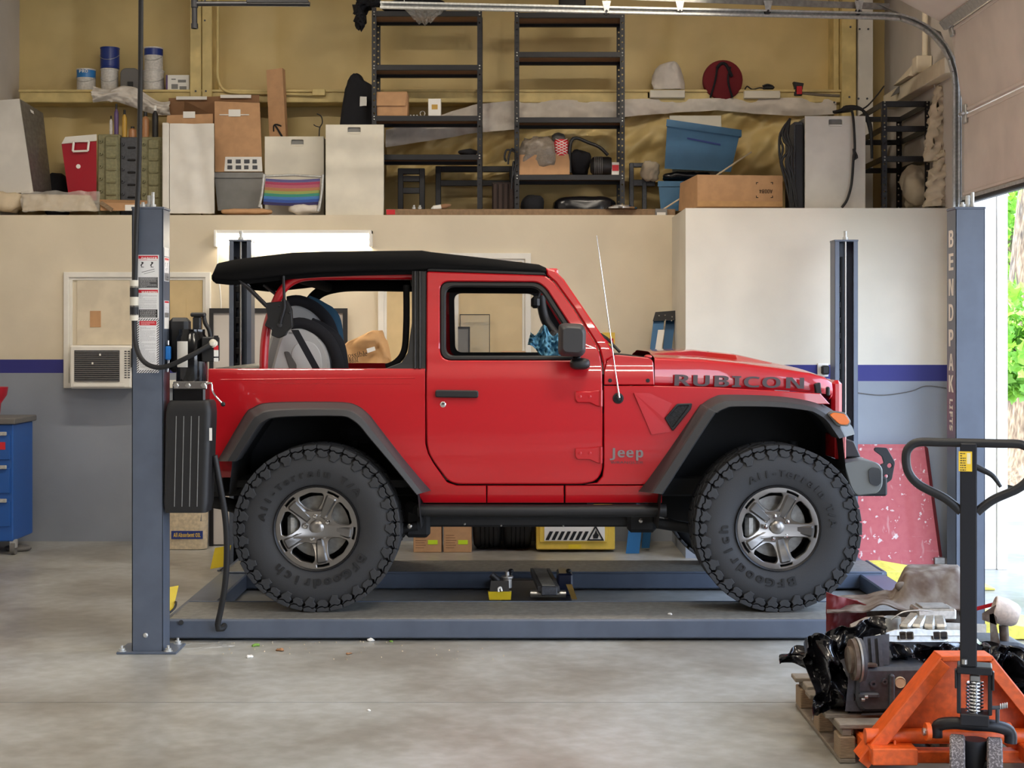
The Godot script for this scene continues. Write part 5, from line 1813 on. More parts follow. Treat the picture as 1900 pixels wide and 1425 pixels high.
	part("lid", hexa([P(114, 267, 11.69), P(179.5, 261, 11.63), P(178.5, 261, 11.99), P(118, 267, 12.01), P(121, 254, 11.72), P(179.5, 249, 11.68), P(178.5, 249, 11.96), P(124, 254, 11.98)]), M.white, cl)
	var hs := S()
	var hp := [P(137, 262, 11.66), P(135, 281, 11.66), P(163, 280, 11.64), P(165, 262, 11.64)]
	for k in 4: hs.bar(hp[k], hp[(k + 1) % 4], 0.016, 0.016, 0.004)
	part("carry_handle", hs, M.white, cl)
	var pg := S()
	pg.lathe(P(146, 309, 11.69), Vector3.BACK, [[0.0, 0.0], [0.018, 0.0], [0.018, 0.012], [0.0, 0.014]], 10)
	part("drain_plug", pg, M.white, cl)
	var bg := S()
	bg.blob(Vector3(X(106, 12.12), Y_MEZZ + 0.20, -12.12), Vector3(0.10, 0.20, 0.10), 0.02, 4.0, 6, 0.8)
	solo("duffel_bag", bg, M.black_cloth, "black fabric bag half hidden behind the red cooler", "bag")
	# --- engine castings standing on end
	for q in [[181, 222, 249, "olive", "olive painted cylinder head standing next to the red cooler", 2], [223, 257, 254, "cast_dark", "dark bare metal casting between two olive cylinder heads", 1], [261, 300, 254, "olive", "olive painted cylinder head beside the tall white metal panel", 2]]:
		var d := 11.66
		var hd := thing("cylinder_head", base_at((q[0] + q[1]) / 2.0, d, 0.08), q[4], "engine part", "engine castings on the loft")
		part("casting", span(X(q[0], d), X(q[1], d), Y_MEZZ, Y(q[2], d), d, d + 0.16, 0.008), M[q[3]], hd)
		var w: float = q[1] - q[0]
		if q[5] == 2:
			part("raised_rail", span(X(q[0] + w * 0.36, d), X(q[0] + w * 0.95, d), Y_MEZZ + 0.03, Y(q[2] + 4, d), d - 0.03, d, 0.012), M[q[3]], hd)
		for k in 5:
			var y: float = q[2] + 14 + k * 23.0
			var b := S()
			b.lathe(P(q[0] + w * 0.17, y, d), Vector3.BACK, [[0.012, 0.0], [0.012, 0.02], [0.006, 0.022], [0.006, 0.01], [0.0, 0.01]], 10)
			part("boss", b, M[q[3]], hd)
			var r := S()
			r.box(P(q[0] + w * 0.62, y + 6, d - (0.032 if q[5] == 2 else 0.0)), Vector3(w * 0.45 / 235.0, 0.016, 0.02), 0.006)
			part("rib", r, M[q[3]] if q[5] == 2 else M.black_steel, hd)
	# --- bottles on the castings
	for q in [[206, 240, 215, 0.012, "can_white", "thin white tube bottle", 249], [216, 193, 247, 0.018, "purple", "purple squeeze bottle", 249], [231, 204, 247, 0.020, "gold", "gold capped small bottle", 254], [246, 235, 250, 0.03, "brown_bottle", "short brown jar lying low", 254], [270, 208, 249, 0.030, "brown_bottle", "tan plastic bottle", 254], [288, 196, 249, 0.024, "black_plastic", "black slim bottle", 254]]:
		var yb := Y(q[6] - 0.5, 11.66)
		var d := 11.74
		var top: float = Y(mini(q[1], q[2]), d)
		var c := Vector3(X(q[0], d), yb, -d)
		var h := top - yb
		var t := thing("bottle", c, str(q[5]) + " standing on the engine castings", "bottle", "bottles on the castings")
		var s := S()
		s.lathe(c, Vector3.UP, [[0.0, 0.0], [q[3], 0.0], [q[3], h * 0.66], [q[3] * 0.9, h * 0.74], [q[3] * 0.42, h * 0.82], [q[3] * 0.42, h * 0.84], [0.0, h * 0.84]], 16)
		part("bottle_body", s, M[q[4]], t)
		var k := S()
		k.lathe(c + Vector3(0, h * 0.84, 0), Vector3.UP, [[0.0, 0.0], [q[3] * 0.5, 0.0], [q[3] * 0.45, h * 0.16], [0.0, h * 0.16]], 12)
		part("cap", k, M.black_plastic if q[4] != "black_plastic" else M.white, t)
	# --- white metal panel in front of the cartons
	var mp := thing("metal_panel", base_at(350, 11.52, 0.03), "tall dented white sheet metal panel with a folded edge", "panel")
	var ms := S()
	var nd := wave(23, 1.7, 2)
	ms.sheet(func(u: float, v: float):
		var p := P(lerpf(315, 397, u), lerpf(396, 229, v), 11.52)
		return p + Vector3(0, 0, 0.012 * nd.get_noise_2d(p.x * 2.0, p.y * 2.0) * sin(u * PI) - 0.02 * exp(-pow((u - 0.55 - 0.3 * (1 - v)) * 6.0, 2.0))), 20, 24, 0.01)
	part("sheet", ms, M.white_paint2, mp)
	part("folded_edge", span(X(302, 11.52), X(314, 11.52), Y_MEZZ, Y(228, 11.52), 11.50, 11.56, 0.006), M.white_paint2, mp)
	# --- cartons behind it
	var oc := thing("open_carton", base_at(390, 11.78, 0.2), "large open brown carton with upright flaps and white tape tabs", "box")
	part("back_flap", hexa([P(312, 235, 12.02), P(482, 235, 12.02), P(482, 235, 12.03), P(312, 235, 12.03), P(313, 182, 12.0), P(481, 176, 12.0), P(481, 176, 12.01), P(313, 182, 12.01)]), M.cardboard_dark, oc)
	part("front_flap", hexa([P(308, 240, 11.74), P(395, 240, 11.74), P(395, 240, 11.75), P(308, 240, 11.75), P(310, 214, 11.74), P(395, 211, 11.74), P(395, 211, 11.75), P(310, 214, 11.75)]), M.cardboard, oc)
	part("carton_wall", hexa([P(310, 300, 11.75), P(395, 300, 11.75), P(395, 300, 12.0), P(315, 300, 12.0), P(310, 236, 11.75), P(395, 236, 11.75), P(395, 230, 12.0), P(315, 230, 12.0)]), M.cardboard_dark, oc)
	var sf := S()
	sf.tri(P(342, 187, 11.9), P(394, 213, 11.76), P(342, 214, 11.76)); sf.tri(P(342, 187, 11.9), P(342, 214, 11.76), P(394, 213, 11.76))
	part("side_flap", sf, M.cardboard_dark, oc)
	for q in [[340, 207, 362, 219, 11.735], [327, 179, 384, 185, 11.975], [409, 176, 466, 182, 11.975]]:
		part("tape_tab", span(X(q[0], q[4]), X(q[2], q[4]), Y(q[3], q[4]), Y(q[1], q[4]), q[4] - 0.004, q[4] + 0.002), M.paper, oc)
	var tote_top := Y(319, 11.72)
	var bc := thing("shipping_box", Vector3(X(442, 11.74), tote_top, -11.85), "brown cardboard box with a printed white strip resting on the grey tote", "box")
	part("box_side", hexa([P(399, 319, 11.72), P(487, 319, 11.72), P(484, 319, 11.98), P(400, 319, 11.98), P(398, 188, 11.72), P(482, 191, 11.72), P(482, 191, 11.98), P(399, 188, 11.98)]), M.cardboard, bc)
	part("printed_strip", hexa([P(416, 318, 11.713), P(487, 318, 11.713), P(487, 318, 11.72), P(416, 318, 11.72), P(418, 291, 11.713), P(485.5, 291, 11.713), P(485.5, 291, 11.72), P(418, 291, 11.72)]), M.paper, bc)
	for k in 8:
		part("pictogram", span(X(422 + (k % 4) * 15.5, 11.71), X(430 + (k % 4) * 15.5 + (k % 3), 11.71), Y(303 + 11 * (k / 4), 11.71), Y(296 + 11 * (k / 4), 11.71), 11.708, 11.713), M.cast_dark, bc)
	part("tape_tab", span(X(424, 11.71), X(446, 11.71), Y(216, 11.71), Y(203, 11.71), 11.71, 11.72), M.paper, bc)
	part("seam_tape", span(X(407, 11.712), X(462, 11.712), Y(213.5, 11.712), Y(212, 11.712), 11.712, 11.72), M.paper, bc)
	var gt := thing("storage_tote", base_at(444, 11.70, 0.15), "grey plastic storage tote under a brown cardboard box", "tote")
	part("tub", hexa([P(404, 391, 11.72), P(482, 391, 11.72), P(480, 391, 11.98), P(406, 391, 11.98), P(398, 324, 11.70), P(487, 324, 11.70), P(486, 324, 12.0), P(399, 324, 12.0)]), M.grey_tote, gt)
	part("rim", hexa([P(396, 330, 11.69), P(489, 330, 11.69), P(487, 330, 12.0), P(397, 330, 12.0), P(396, 320, 11.69), P(489, 320, 11.69), P(487, 320, 12.0), P(397, 320, 12.0)]), M.grey_tote, gt)
	# --- long parcel with a curved arrow mark
	var lp := thing("long_box", base_at(512, 12.0, 0.05), "tall narrow brown cardboard box with a black curved arrow mark", "box")
	part("box_side", hexa([P(506, 395, 11.95), P(537, 395, 11.95), P(540, 395, 12.02), P(509, 395, 12.02), P(494, 130, 11.95), P(524, 126, 11.95), P(529, 130, 12.02), P(499, 133, 12.02)]), M.cardboard, lp)
	var ar := S()
	ar.tube(bend([P(509, 231, 11.945), P(513, 236, 11.945), P(519, 246, 11.945), P(526, 258, 11.945)], 0.01), [0.006, 0.008, 0.009, 0.008], 6)
	ar.tube(bend([P(508, 244, 11.945), P(508, 233, 11.945), P(514, 231, 11.945), P(522, 234, 11.945)], 0.01), 0.006, 6)
	part("arrow_print", ar, M.dark, lp)
	# --- white cabinets with hand slots
	cabinet("low white cabinet with a hand slot behind the striped chair", 491, 253, 601, 397, 11.72, 0.22, 540, 259, 563, 271, "white_paint")
	cabinet("tall white cabinet with a hand slot beside the black shelf unit", 604, 231, 712, 397, 11.52, 0.10, 645, 236, 669, 248, "white_paint")
	var tw := S()
	tw.tube(bend([P(592, 258, 12.0), P(593, 238, 12.0), P(598, 228, 12.0), P(596, 216, 12.0), P(588, 211, 12.0)], 0.02), 0.005, 5)
	tw.tube(bend([P(594, 236, 12.0), P(586, 234, 12.0), P(582, 231, 12.0)], 0.02), 0.004, 5)
	tw.tube(bend([P(592, 258, 12.0), P(592, 330, 12.0), P(592, 408, 12.0)], 0.1), 0.006, 5)
	solo("dry_twig", tw, M.black_steel, "thin dark dry twig standing between the white cabinets", "twig")
	# --- folding beach chair with striped fabric
	var bch := thing("beach_chair", base_at(541, 11.56, 0.05), "folded beach chair with rainbow striped fabric and grey tube frame", "chair")
	var cols := [C(96, 92, 140), C(164, 66, 96), C(176, 96, 110), C(172, 120, 84), C(150, 160, 92), C(64, 140, 120), C(70, 120, 180), C(58, 86, 160), C(56, 52, 96)]
	for k in cols.size():
		var y0 := 331.0 + k * 5.4
		var y1 := y0 + 5.2
		var s := S()
		s.sheet(func(u: float, v: float):
			var yy := lerpf(y1, y0, v)
			var f: float = (yy - 331.0) / 48.0
			return P(lerpf(493 - 5 * f, 594 - 2 * f, u), yy + 2.5 * sin(u * PI), 11.545 - 0.02 * sin(u * PI)), 10, 2, 0.003)
		part("fabric_stripe", s, mat(cols[k], 0.9), bch)
	for q in [[[490, 323], [486, 360], [481, 384]], [[599, 324], [597, 355], [592, 388]], [[484, 380], [486, 392]], [[594, 372], [590, 392]]]:
		var pp := []
		for e in q: pp.append(P(e[0], e[1], 11.53))
		var s := S()
		s.tube(bend(pp, 0.05), 0.011, 8)
		part("frame_tube", s, M.galvanized, bch)
	var tb := S()
	tb.tube([P(490, 327, 11.54), P(545, 325, 11.54), P(598, 328, 11.54)], 0.009, 8)
	part("top_tube", tb, M.galvanized, bch)
	var rg := S()
	rg.blob(P(565, 388, 11.58), Vector3(0.13, 0.045, 0.08), 0.04, 5.0, 8, 0.8)
	solo("rag_heap", rg, M.white_cloth, "crumpled white rags lying under the striped beach chair", "rags")
	var rc := S()
	rc.blob(P(458, 393, 11.54), Vector3(0.20, 0.022, 0.06), 0.01, 9.0, 9, 0.6)
	solo("paper_scrap", rc, M.cardboard, "flattened brown paper scrap in front of the grey tote", "paper")
	# --- black jacket draped between cabinet and shelf
	var jk := thing("jacket", base_at(662, 11.88, 0.05), "black work jacket with a white name patch hanging by the shelf unit", "jacket")
	var jn := wave(41, 1.6, 2)
	var j := S()
	var jr := []
	for k in [[396, 631, 692], [235, 630, 694], [200, 634, 694], [165, 640, 692], [158, 643, 690], [150, 645, 676], [142, 650, 672], [139, 655, 668]]:
		var row := PackedVector3Array()
		for i in 24:
			var a := TAU * i / 24
			var mid: float = (k[1] + k[2]) / 2.0
			var p := P(mid + (k[2] - k[1]) / 2.0 * cos(a), k[0], 11.88)
			p.z += sin(a) * 0.08
			row.append(p + Vector3(0, 0, 0.02 * jn.get_noise_2d(a * 2.0, p.y * 2.0)))
		jr.append(row)
	j.grid(jr, true, false)
	part("cloth", j, M.black_cloth, jk)
	part("name_patch", crumple(668, 179, 680, 197, 11.785, 0.008, 2, 4, 4, 0.002), M.paper, jk)
	# --- shelves' neighbours on the right part of the girt
	var tr := thing("white_tray", base_at(1240, 12.1, 0.1, yg), "flat white box tray standing on the girt under a white bag", "tray")
	part("tray", span(X(1206, 12.05), X(1271, 12.05), Y(181, 12.05), Y(167, 12.05), 12.05, 12.25, 0.004), M.white_paint, tr)
	part("side_tab", span(X(1203, 12.05), X(1206, 12.05), Y(180, 12.05), Y(170, 12.05), 12.10, 12.2), M.white_paint, tr)
	var wb := S()
	var wr := []
	var wn := wave(51, 1.8, 2)
	for k in [[167, 1211, 1272], [155, 1210, 1271], [140, 1211, 1266], [128, 1216, 1262], [121, 1225, 1258], [117, 1240, 1255], [116, 1246, 1252]]:
		var row := PackedVector3Array()
		for i in 28:
			var a := TAU * i / 28
			var p := P((k[1] + k[2]) / 2.0 + (k[2] - k[1]) / 2.0 * cos(a), k[0], 12.14)
			p.z += sin(a) * 0.07
			row.append(p + Vector3(0.015 * wn.get_noise_2d(a, p.y * 3.0), 0, 0.03 * wn.get_noise_2d(p.x * 3.0, p.y * 3.0)))
		wr.append(row)
	wb.grid(wr, true, false)
	solo("cloth_sack", wb, M.white_cloth, "slumped off-white cloth sack sitting on the white tray", "sack")
	var rb := thing("round_bag", base_at(1340, 12.1, 0.06, yg), "round dark red zipped bag with black straps on the girt", "bag")
	var rs := S()
	rs.lathe(P(1339, 151, 12.16), Vector3.BACK, [[0.0, 0.0], [0.150, 0.0], [0.162, 0.02], [0.165, 0.05], [0.160, 0.08], [0.14, 0.095], [0.0, 0.10]], 36)
	part("bag_body", rs, M.red_cloth, rb)
	for q in [[1327, 1318], [1351, 1359]]:
		var s := S()
		s.tube(bend([P(q[0] + 4, 124, 12.05), P(q[0], 150, 12.05), P(q[1], 181, 12.06)], 0.03), 0.009, 6)
		part("strap", s, M.black_cloth, rb)
	var hh := S()
	hh.tube(bend([P(1330, 127, 12.06), P(1338, 118, 12.06), P(1347, 120, 12.06), P(1355, 135, 12.05), P(1358, 142, 12.05)], 0.02), 0.013, 8)
	part("grip", hh, M.black_cloth, rb)
	var wx := thing("white_carton", base_at(1414, 12.1, 0.08, yg), "low white box with a black coiled cable on top", "box")
	part("carton", span(X(1381, 12.05), X(1448, 12.05), Y(182, 12.05), Y(168, 12.05), 12.05, 12.22, 0.004), M.white_paint, wx)
	var cb := S()
	cb.tube(bend([P(1382, 167, 12.1), P(1386, 160, 12.1), P(1396, 166, 12.1), P(1410, 163, 12.1), P(1420, 165, 12.1)], 0.02), 0.006, 6)
	cb.box(P(1426, 163, 12.12), Vector3(0.09, 0.03, 0.06), 0.01)
	cb.tube(bend([P(1415, 160, 12.1), P(1424, 157, 12.1), P(1434, 160, 12.1)], 0.02), 0.008, 6)
	part("cable", cb, M.black_plastic, wx)
	var ax := thing("hatchet", base_at(1500, 12.08, 0.02, yg), "hatchet with a red and black head and pale handle lying on the girt", "hatchet")
	var a1 := S()
	a1.prism(rounded(QL([1471, 152, 1491, 155, 1489, 162, 1487, 178, 1473, 178, 1474, 162], 12.1), 0.006, 2), -12.13, -12.08, 0.006)
	part("head", a1, M.black_steel, ax)
	part("red_collar", span(X(1478, 12.08), X(1488, 12.08), Y(175, 12.08), Y(160, 12.08), 12.07, 12.09, 0.003), M.red_sign, ax)
	var a2 := S()
	a2.tube([P(1484, 172, 12.1), P(1520, 176, 12.1), P(1558, 178, 12.1)], 0.012, 8)
	part("handle", a2, M.wood_old, ax)
	# --- blue totes
	var t1 := thing("storage_tote", base_at(1300, 11.7, 0.2), "large blue plastic tote tilted on top of a smaller one", "tote")
	part("tub", hexa([P(1233, 313, 11.66), P(1356, 319, 11.66), P(1352, 317, 11.98), P(1238, 311, 11.98), P(1238, 229, 11.64), P(1373, 248, 11.64), P(1371, 250, 12.0), P(1240, 231, 12.0)]), M.blue_tote, t1)
	part("rim", hexa([P(1236, 234, 11.62), P(1376, 254, 11.62), P(1373, 256, 12.0), P(1238, 236, 12.0), P(1237, 221, 11.62), P(1376, 241, 11.62), P(1373, 243, 12.0), P(1238, 223, 12.0)]), M.blue_tote, t1)
	part("moulded_line", hexa([P(1275, 258, 11.635), P(1337, 270, 11.635), P(1337, 270, 11.66), P(1275, 258, 11.66), P(1275, 255, 11.635), P(1337, 267, 11.635), P(1337, 267, 11.66), P(1275, 255, 11.66)]), M.can_blue, t1)
	var t2 := thing("storage_tote", base_at(1245, 11.66, 0.2), "small blue plastic tote below the tilted one, behind the long carton", "tote")
	part("tub", hexa([P(1226, 391, 11.66), P(1300, 391, 11.66), P(1300, 391, 11.95), P(1228, 391, 11.95), P(1222, 345, 11.66), P(1305, 345, 11.66), P(1305, 345, 11.97), P(1224, 345, 11.97)]), M.blue_tote, t2)
	part("rim", hexa([P(1220, 346, 11.65), P(1307, 346, 11.65), P(1307, 346, 11.97), P(1222, 346, 11.97), P(1221, 336, 11.65), P(1307, 336, 11.65), P(1307, 336, 11.97), P(1222, 336, 11.97)]), M.blue_tote, t2)
	var bs := S()
	bs.blob(P(1272, 328, 11.8), Vector3(0.19, 0.035, 0.10), 0.03, 6.0, 12, 0.7)
	solo("black_bag", bs, M.film, "black plastic bag squeezed between the two blue totes", "bag")
	var bk := S()
	bk.box(P(1290, 226, 12.02), Vector3(0.42, 0.10, 0.02), 0.004)
	bk.box(P(1293, 310, 12.03), Vector3(0.40, 0.70, 0.01), 0.0)
	solo("white_board", bk, M.white_paint, "white board standing behind the tilted blue tote", "board")
	var st := S()
	st.bar(P(1330, 325, 11.56), P(1394, 282, 11.6), 0.022, 0.012, 0.003)
	st.bar(P(1225, 392, 11.53), P(1332, 324, 11.56), 0.022, 0.012, 0.003)
	solo("wooden_stick", st, M.cardboard_pale, "pale wooden stick poking up out of the long carton", "stick")
	# --- long carton at the corner of the boxed-out wall
	var cbx := thing("long_carton", Vector3(X(1355, 11.2), 2.505, -11.3), "long brown carton with printed code and corner marks on the loft edge", "box")
	part("carton", hexa([P(1294, 384, 11.15), P(1452, 384, 11.15), P(1447, 388, 11.45), P(1259, 392, 11.50), P(1294, 324, 11.15), P(1452, 326, 11.15), P(1447, 330, 11.45), P(1262, 340, 11.50)]), M.cardboard, cbx)
	words("lettering", "A0084", P(1421, 355, 11.145), 0.028, 0.002, M.dark, cbx, Basis(Vector3.BACK, PI), false, "Droid Sans Mono", 0.10)
	for q in [[1403, 338, 1407, 339.2], [1430, 338, 1434, 339.2], [1403, 338, 1404.2, 342], [1433, 338, 1434.2, 342], [1403, 366, 1407, 367.2], [1430, 366, 1434, 367.2], [1403, 363, 1404.2, 367], [1433, 363, 1434.2, 367]]:
		part("corner_mark", span(X(q[0], 11.147), X(q[2], 11.147), Y(q[3], 11.147), Y(q[1], 11.147), 11.147, 11.151), M.dark, cbx)
	part("packing_tape", hexa([P(1294, 383, 11.146), P(1452, 383, 11.146), P(1452, 383, 11.152), P(1294, 383, 11.152), P(1294, 372, 11.146), P(1452, 374, 11.146), P(1452, 374, 11.152), P(1294, 372, 11.152)]), M.kraft, cbx)
	# --- tall white cabinet with cords, bundle of cables
	cabinet("tall white cabinet with black cords hung over it on the boxed-out wall", 1494, 215, 1606, 386, 11.0, 0.36, 1538, 221, 1563, 234, "white_paint2", 2.502)
	var ds := thing("speaker_box", Vector3(X(1484, 11.05), 2.505, -11.15), "narrow dark box standing against the tall white cabinet", "box")
	part("box", span(X(1473, 11.05), X(1490, 11.05), 2.505, Y(226, 11.05), 11.05, 11.40, 0.006), M.cast_dark, ds)
	part("front_plate", span(X(1476, 11.05), X(1490, 11.05), 2.53, Y(232, 11.05), 11.042, 11.05, 0.002), M.black_steel, ds)
	var rng := RandomNumberGenerator.new()
	rng.seed = 77
	var bun := thing("cable_bundle", Vector3(X(1460, 11.0), 2.505, -11.0), "tangled bundle of black cables hanging beside the narrow dark box", "cables")
	for k in 9:
		var x0 := rng.randf_range(1455, 1474)
		var s := S()
		s.tube(bend([P(1466, 220, 11.02), P(x0 - 8, 245 + rng.randf() * 12, 11.0), P(x0 - 12 + rng.randf() * 18, 275, 10.98), P(x0 - 10 + rng.randf() * 10, 300, 10.98), P(x0 + rng.randf() * 8, 335, 11.0), P(x0 + rng.randf_range(0, 14), 384, 11.0)], 0.04), rng.randf_range(0.006, 0.011), 6)
		part("cable", s, M.black_plastic, bun)
	var cd := thing("hanging_cord", Vector3(X(1580, 10.97), 2.505, -10.97), "black looped power cord draped down the tall white cabinet", "cord")
	var c1 := S()
	c1.tube(bend([P(1548, 209, 11.15), P(1576, 206, 11.03), P(1581, 207, 10.97), P(1584, 230, 10.97), P(1586, 275, 10.975), P(1584, 288, 10.975), P(1580, 340, 10.975), P(1572, 370, 10.975), P(1562, 385, 10.975)], 0.03), 0.010, 8)
	part("cord", c1, M.black_plastic, cd)
	var c2 := S()
	c2.tube(bend([P(1585, 280, 10.97), P(1590, 292, 10.97), P(1586, 295, 10.97), P(1584, 276, 10.97)], 0.02), 0.010, 8)
	part("plug", c2, M.black_plastic, cd)
	var c3 := S()
	for k in 4:
		c3.tube(bend([P(1545 + k * 5, 208, 11.1), P(1570, 204 - k * 2, 11.08), P(1600, 204, 11.05), P(1615, 230 + k * 6, 11.03), P(1618, 270 + k * 8, 11.03)], 0.03), 0.011, 6)
	part("cord_coil", c3, M.black_plastic, cd)
	var c4 := S()
	c4.tube(bend([P(1597, 204, 11.05), P(1610, 196, 11.05), P(1628, 176, 11.3), P(1640, 160, 11.5)], 0.04), 0.006, 6)
	part("loose_wire", c4, M.black_plastic, cd)
	# --- white sheet over the girt and the loose insulation below it
	var cn := wave(61, 1.1, 3)
	var up := [[716, 240], [810, 216], [880, 193], [960, 187], [1160, 184], [1340, 183], [1555, 181]]
	var lo := [[716, 274], [800, 260], [890, 246], [960, 240], [1010, 229], [1110, 222], [1250, 209], [1330, 205], [1480, 216], [1555, 211]]
	var sh := S()
	sh.sheet(func(u: float, v: float):
		var px := lerpf(716, 1552, u)
		var p := P(px, lerpf(along(lo, px), along(up, px), v), 12.095)
		p.z += 0.04 * cn.get_noise_2d(p.x * 2.2 + p.y * 2.0, p.y * 2.0 - p.x * 0.8) + 0.02 * sin(v * PI)
		return p, 110, 10, 0.006)
	solo("drop_sheet", sh, M.white_cloth, "long wrinkled white drop sheet hung along the girt behind the shelves", "sheet")
	var ins := S()
	var im := wave(63, 1.3, 3)
	ins.sheet(func(u: float, v: float):
		var px := lerpf(716, 1492, u)
		var p := P(px, lerpf(338, along(lo, px) - 6, v), 12.21)
		p.z += 0.13 * im.get_noise_2d(p.x * 1.2 + 5, p.y * 1.6 - p.x * 0.7)
		return p, 120, 26, 0.006)
	solo("loose_insulation", ins, M.insulation, "crumpled yellow insulation blanket sagging below the white drop sheet", "insulation")
	# --- plank along the edge of the loft
	var pl := thing("edge_plank", Vector3(0.0, Y_MEZZ, -11.5), "long bare plank lying along the edge of the loft", "plank")
	part("plank", span(X(716, 11.5), X(1253, 11.5), Y_MEZZ, Y(388, 11.5), 11.49, 11.56, 0.004), M.plywood, pl)
	part("red_tag", span(X(717, 11.488), X(733, 11.488), Y(398, 11.488), Y(389, 11.488), 11.487, 11.491), M.red_sign, pl)
	# --- dark frames stored on the loft floor behind the shelves
	for q in [[[738, 312, 788, 396], 11.86, [330, 352], "black steel table frame behind the tall white cabinet"], [[808, 308, 955, 396], 12.0, [338], "long black trestle frame behind the shelf unit"]]:
		var r: Array = q[0]
		var t := thing("trestle_stand", base_at((r[0] + r[2]) / 2.0, q[1]), q[3], "frame", "dark frames on the loft floor")
		for e in [r[0] + 5, r[2] - 5]:
			part("upright", span(X(e - 5, q[1]), X(e + 5, q[1]), Y_MEZZ, Y(r[1], q[1]), q[1], q[1] + 0.05, 0.004), M.black_steel, t)
		for e in [r[1] + 4] + q[2]:
			part("rail", span(X(r[0], q[1]), X(r[2], q[1]), Y(e + 7, q[1]), Y(e - 4, q[1]), q[1] + 0.005, q[1] + 0.04, 0.004), M.black_steel, t)
	var kb := thing("dark_crate", base_at(938, 11.8, 0.1), "dark stained wooden crate between the two shelf units", "crate")
	part("crate", span(X(913, 11.8), X(954, 11.8), Y_MEZZ, Y(338, 11.8), 11.8, 12.0, 0.006), mat(C(52, 38, 34), 0.7), kb)
	for k in 4: part("slat", span(X(915 + k * 10, 11.79), X(922 + k * 10, 11.79), Y_MEZZ + 0.02, Y(341, 11.79), 11.785, 11.80, 0.003), mat(C(62, 46, 40), 0.7), kb)
	var rack := thing("trestle_stand", base_at(1180, 11.9), "dark metal frame standing right of the second shelf unit", "frame", "dark frames on the loft floor")
	for e in [1172, 1196]: part("upright", span(X(e - 4, 11.9), X(e + 4, 11.9), Y_MEZZ, Y(302, 11.9), 11.9, 11.95, 0.004), M.cast_dark, rack)
	part("rail", span(X(1168, 11.9), X(1216, 11.9), Y(345, 11.9), Y(333, 11.9), 11.905, 11.945, 0.004), M.cast_dark, rack)
	part("rail", span(X(1168, 11.9), X(1200, 11.9), Y(310, 11.9), Y(302, 11.9), 11.905, 11.945, 0.004), M.cast_dark, rack)
	var cvs := S()
	cvs.blob(P(1208, 320, 11.85), Vector3(0.07, 0.09, 0.05), 0.04, 8.0, 15)
	solo("crumpled_bag", cvs, M.beige_cloth, "crumpled beige and black bag left of the blue totes", "bag")
	var pt := thing("lid_plate", base_at(1152, 11.49, 0.0, Y(388, 11.49)), "round steel lid lying on the loft plank", "lid")
	var pls := S()
	pls.lathe(Vector3(X(1152, 11.5), Y(388, 11.5) + 0.001, -11.525), Vector3.UP, [[0.0, 0.0], [0.13, 0.0], [0.13, 0.012], [0.09, 0.014], [0.085, 0.028], [0.0, 0.03]], 28)
	part("lid", pls, M.chrome, pt)
	var sbx := solo("small_carton", span(X(1216, 11.46), X(1238, 11.46), Y_MEZZ, Y(387, 11.46), 11.46, 11.487, 0.002), M.grey_tote, "tiny grey printed carton on the plank near the blue tote", "box")
	part("print", span(X(1219, 11.458), X(1235, 11.458), Y(400, 11.458), Y(394, 11.458), 11.456, 11.46), M.paper, sbx)

func along(t: Array, x: float) -> float:
	if x <= t[0][0]: return t[0][1]
	for i in t.size() - 1:
		if x <= t[i + 1][0]: return lerpf(t[i][1], t[i + 1][1], (x - t[i][0]) / (t[i + 1][0] - t[i][0]))
	return t[-1][1]

func cabinet(label: String, px0: float, py0: float, px1: float, py1: float, d: float, dep: float, sx0: float, sy0: float, sx1: float, sy1: float, m: String, y0 := Y_MEZZ) -> void:
	var t := thing("cabinet", Vector3(X((px0 + px1) / 2, d), y0, -d - dep / 2), label, "cabinet")
	part("cabinet_body", span(X(px0, d) + 0.004, X(px1, d) - 0.004, y0, Y(py0, d) - 0.003, d + 0.02, d + dep, 0.003), M.grey_tote, t)
	var f := S()
	var o := rect(X(px0, d), y0 + 0.002, X(px1, d), Y(py0, d))
	var h := rounded(PackedVector2Array([Q(sx0, sy1, d), Q(sx1, sy1, d), Q(sx1, sy0, d), Q(sx0, sy0, d)]), 0.012, 3)
	f.panel(o, [h], func(_p): return 0.0, -d, -d - 0.019, 0.003)
	part("cabinet_front", f, M[m], t)
	part("slot_cup", span(X(sx0, d), X(sx1, d), Y(sy1, d), Y(sy1 - 3, d), d - 0.002, d + 0.019, 0.001), M[m], t)

func slotted_post(x: float, y0: float, y1: float, d: float, sx: int, sz: int) -> Shape:
	# an L-shaped steel angle with keyhole slots in both flanges; sx and sz say which way the flanges point
	var s := S()
	var w := 0.036
	var holes := []
	var y := y0 + 0.05
	while y < y1 - 0.04:
		holes.append(circle(Vector2(w * 0.5, y), 0.0075, 6))
		y += 0.0508
	var o := rect(0.0, y0, w, y1)
	s.panel(o, holes, func(_p): return 0.0, 0.001, -0.001, 0.0, 0.0, Transform3D(Basis(Vector3(sx, 0, 0), Vector3.UP, Vector3.BACK), Vector3(x, 0, -d)))
	s.panel(o, holes, func(_p): return 0.0, 0.001, -0.001, 0.0, 0.0, Transform3D(Basis(Vector3(0, 0, sz), Vector3.UP, Vector3.RIGHT), Vector3(x, 0, -d)))
	return s

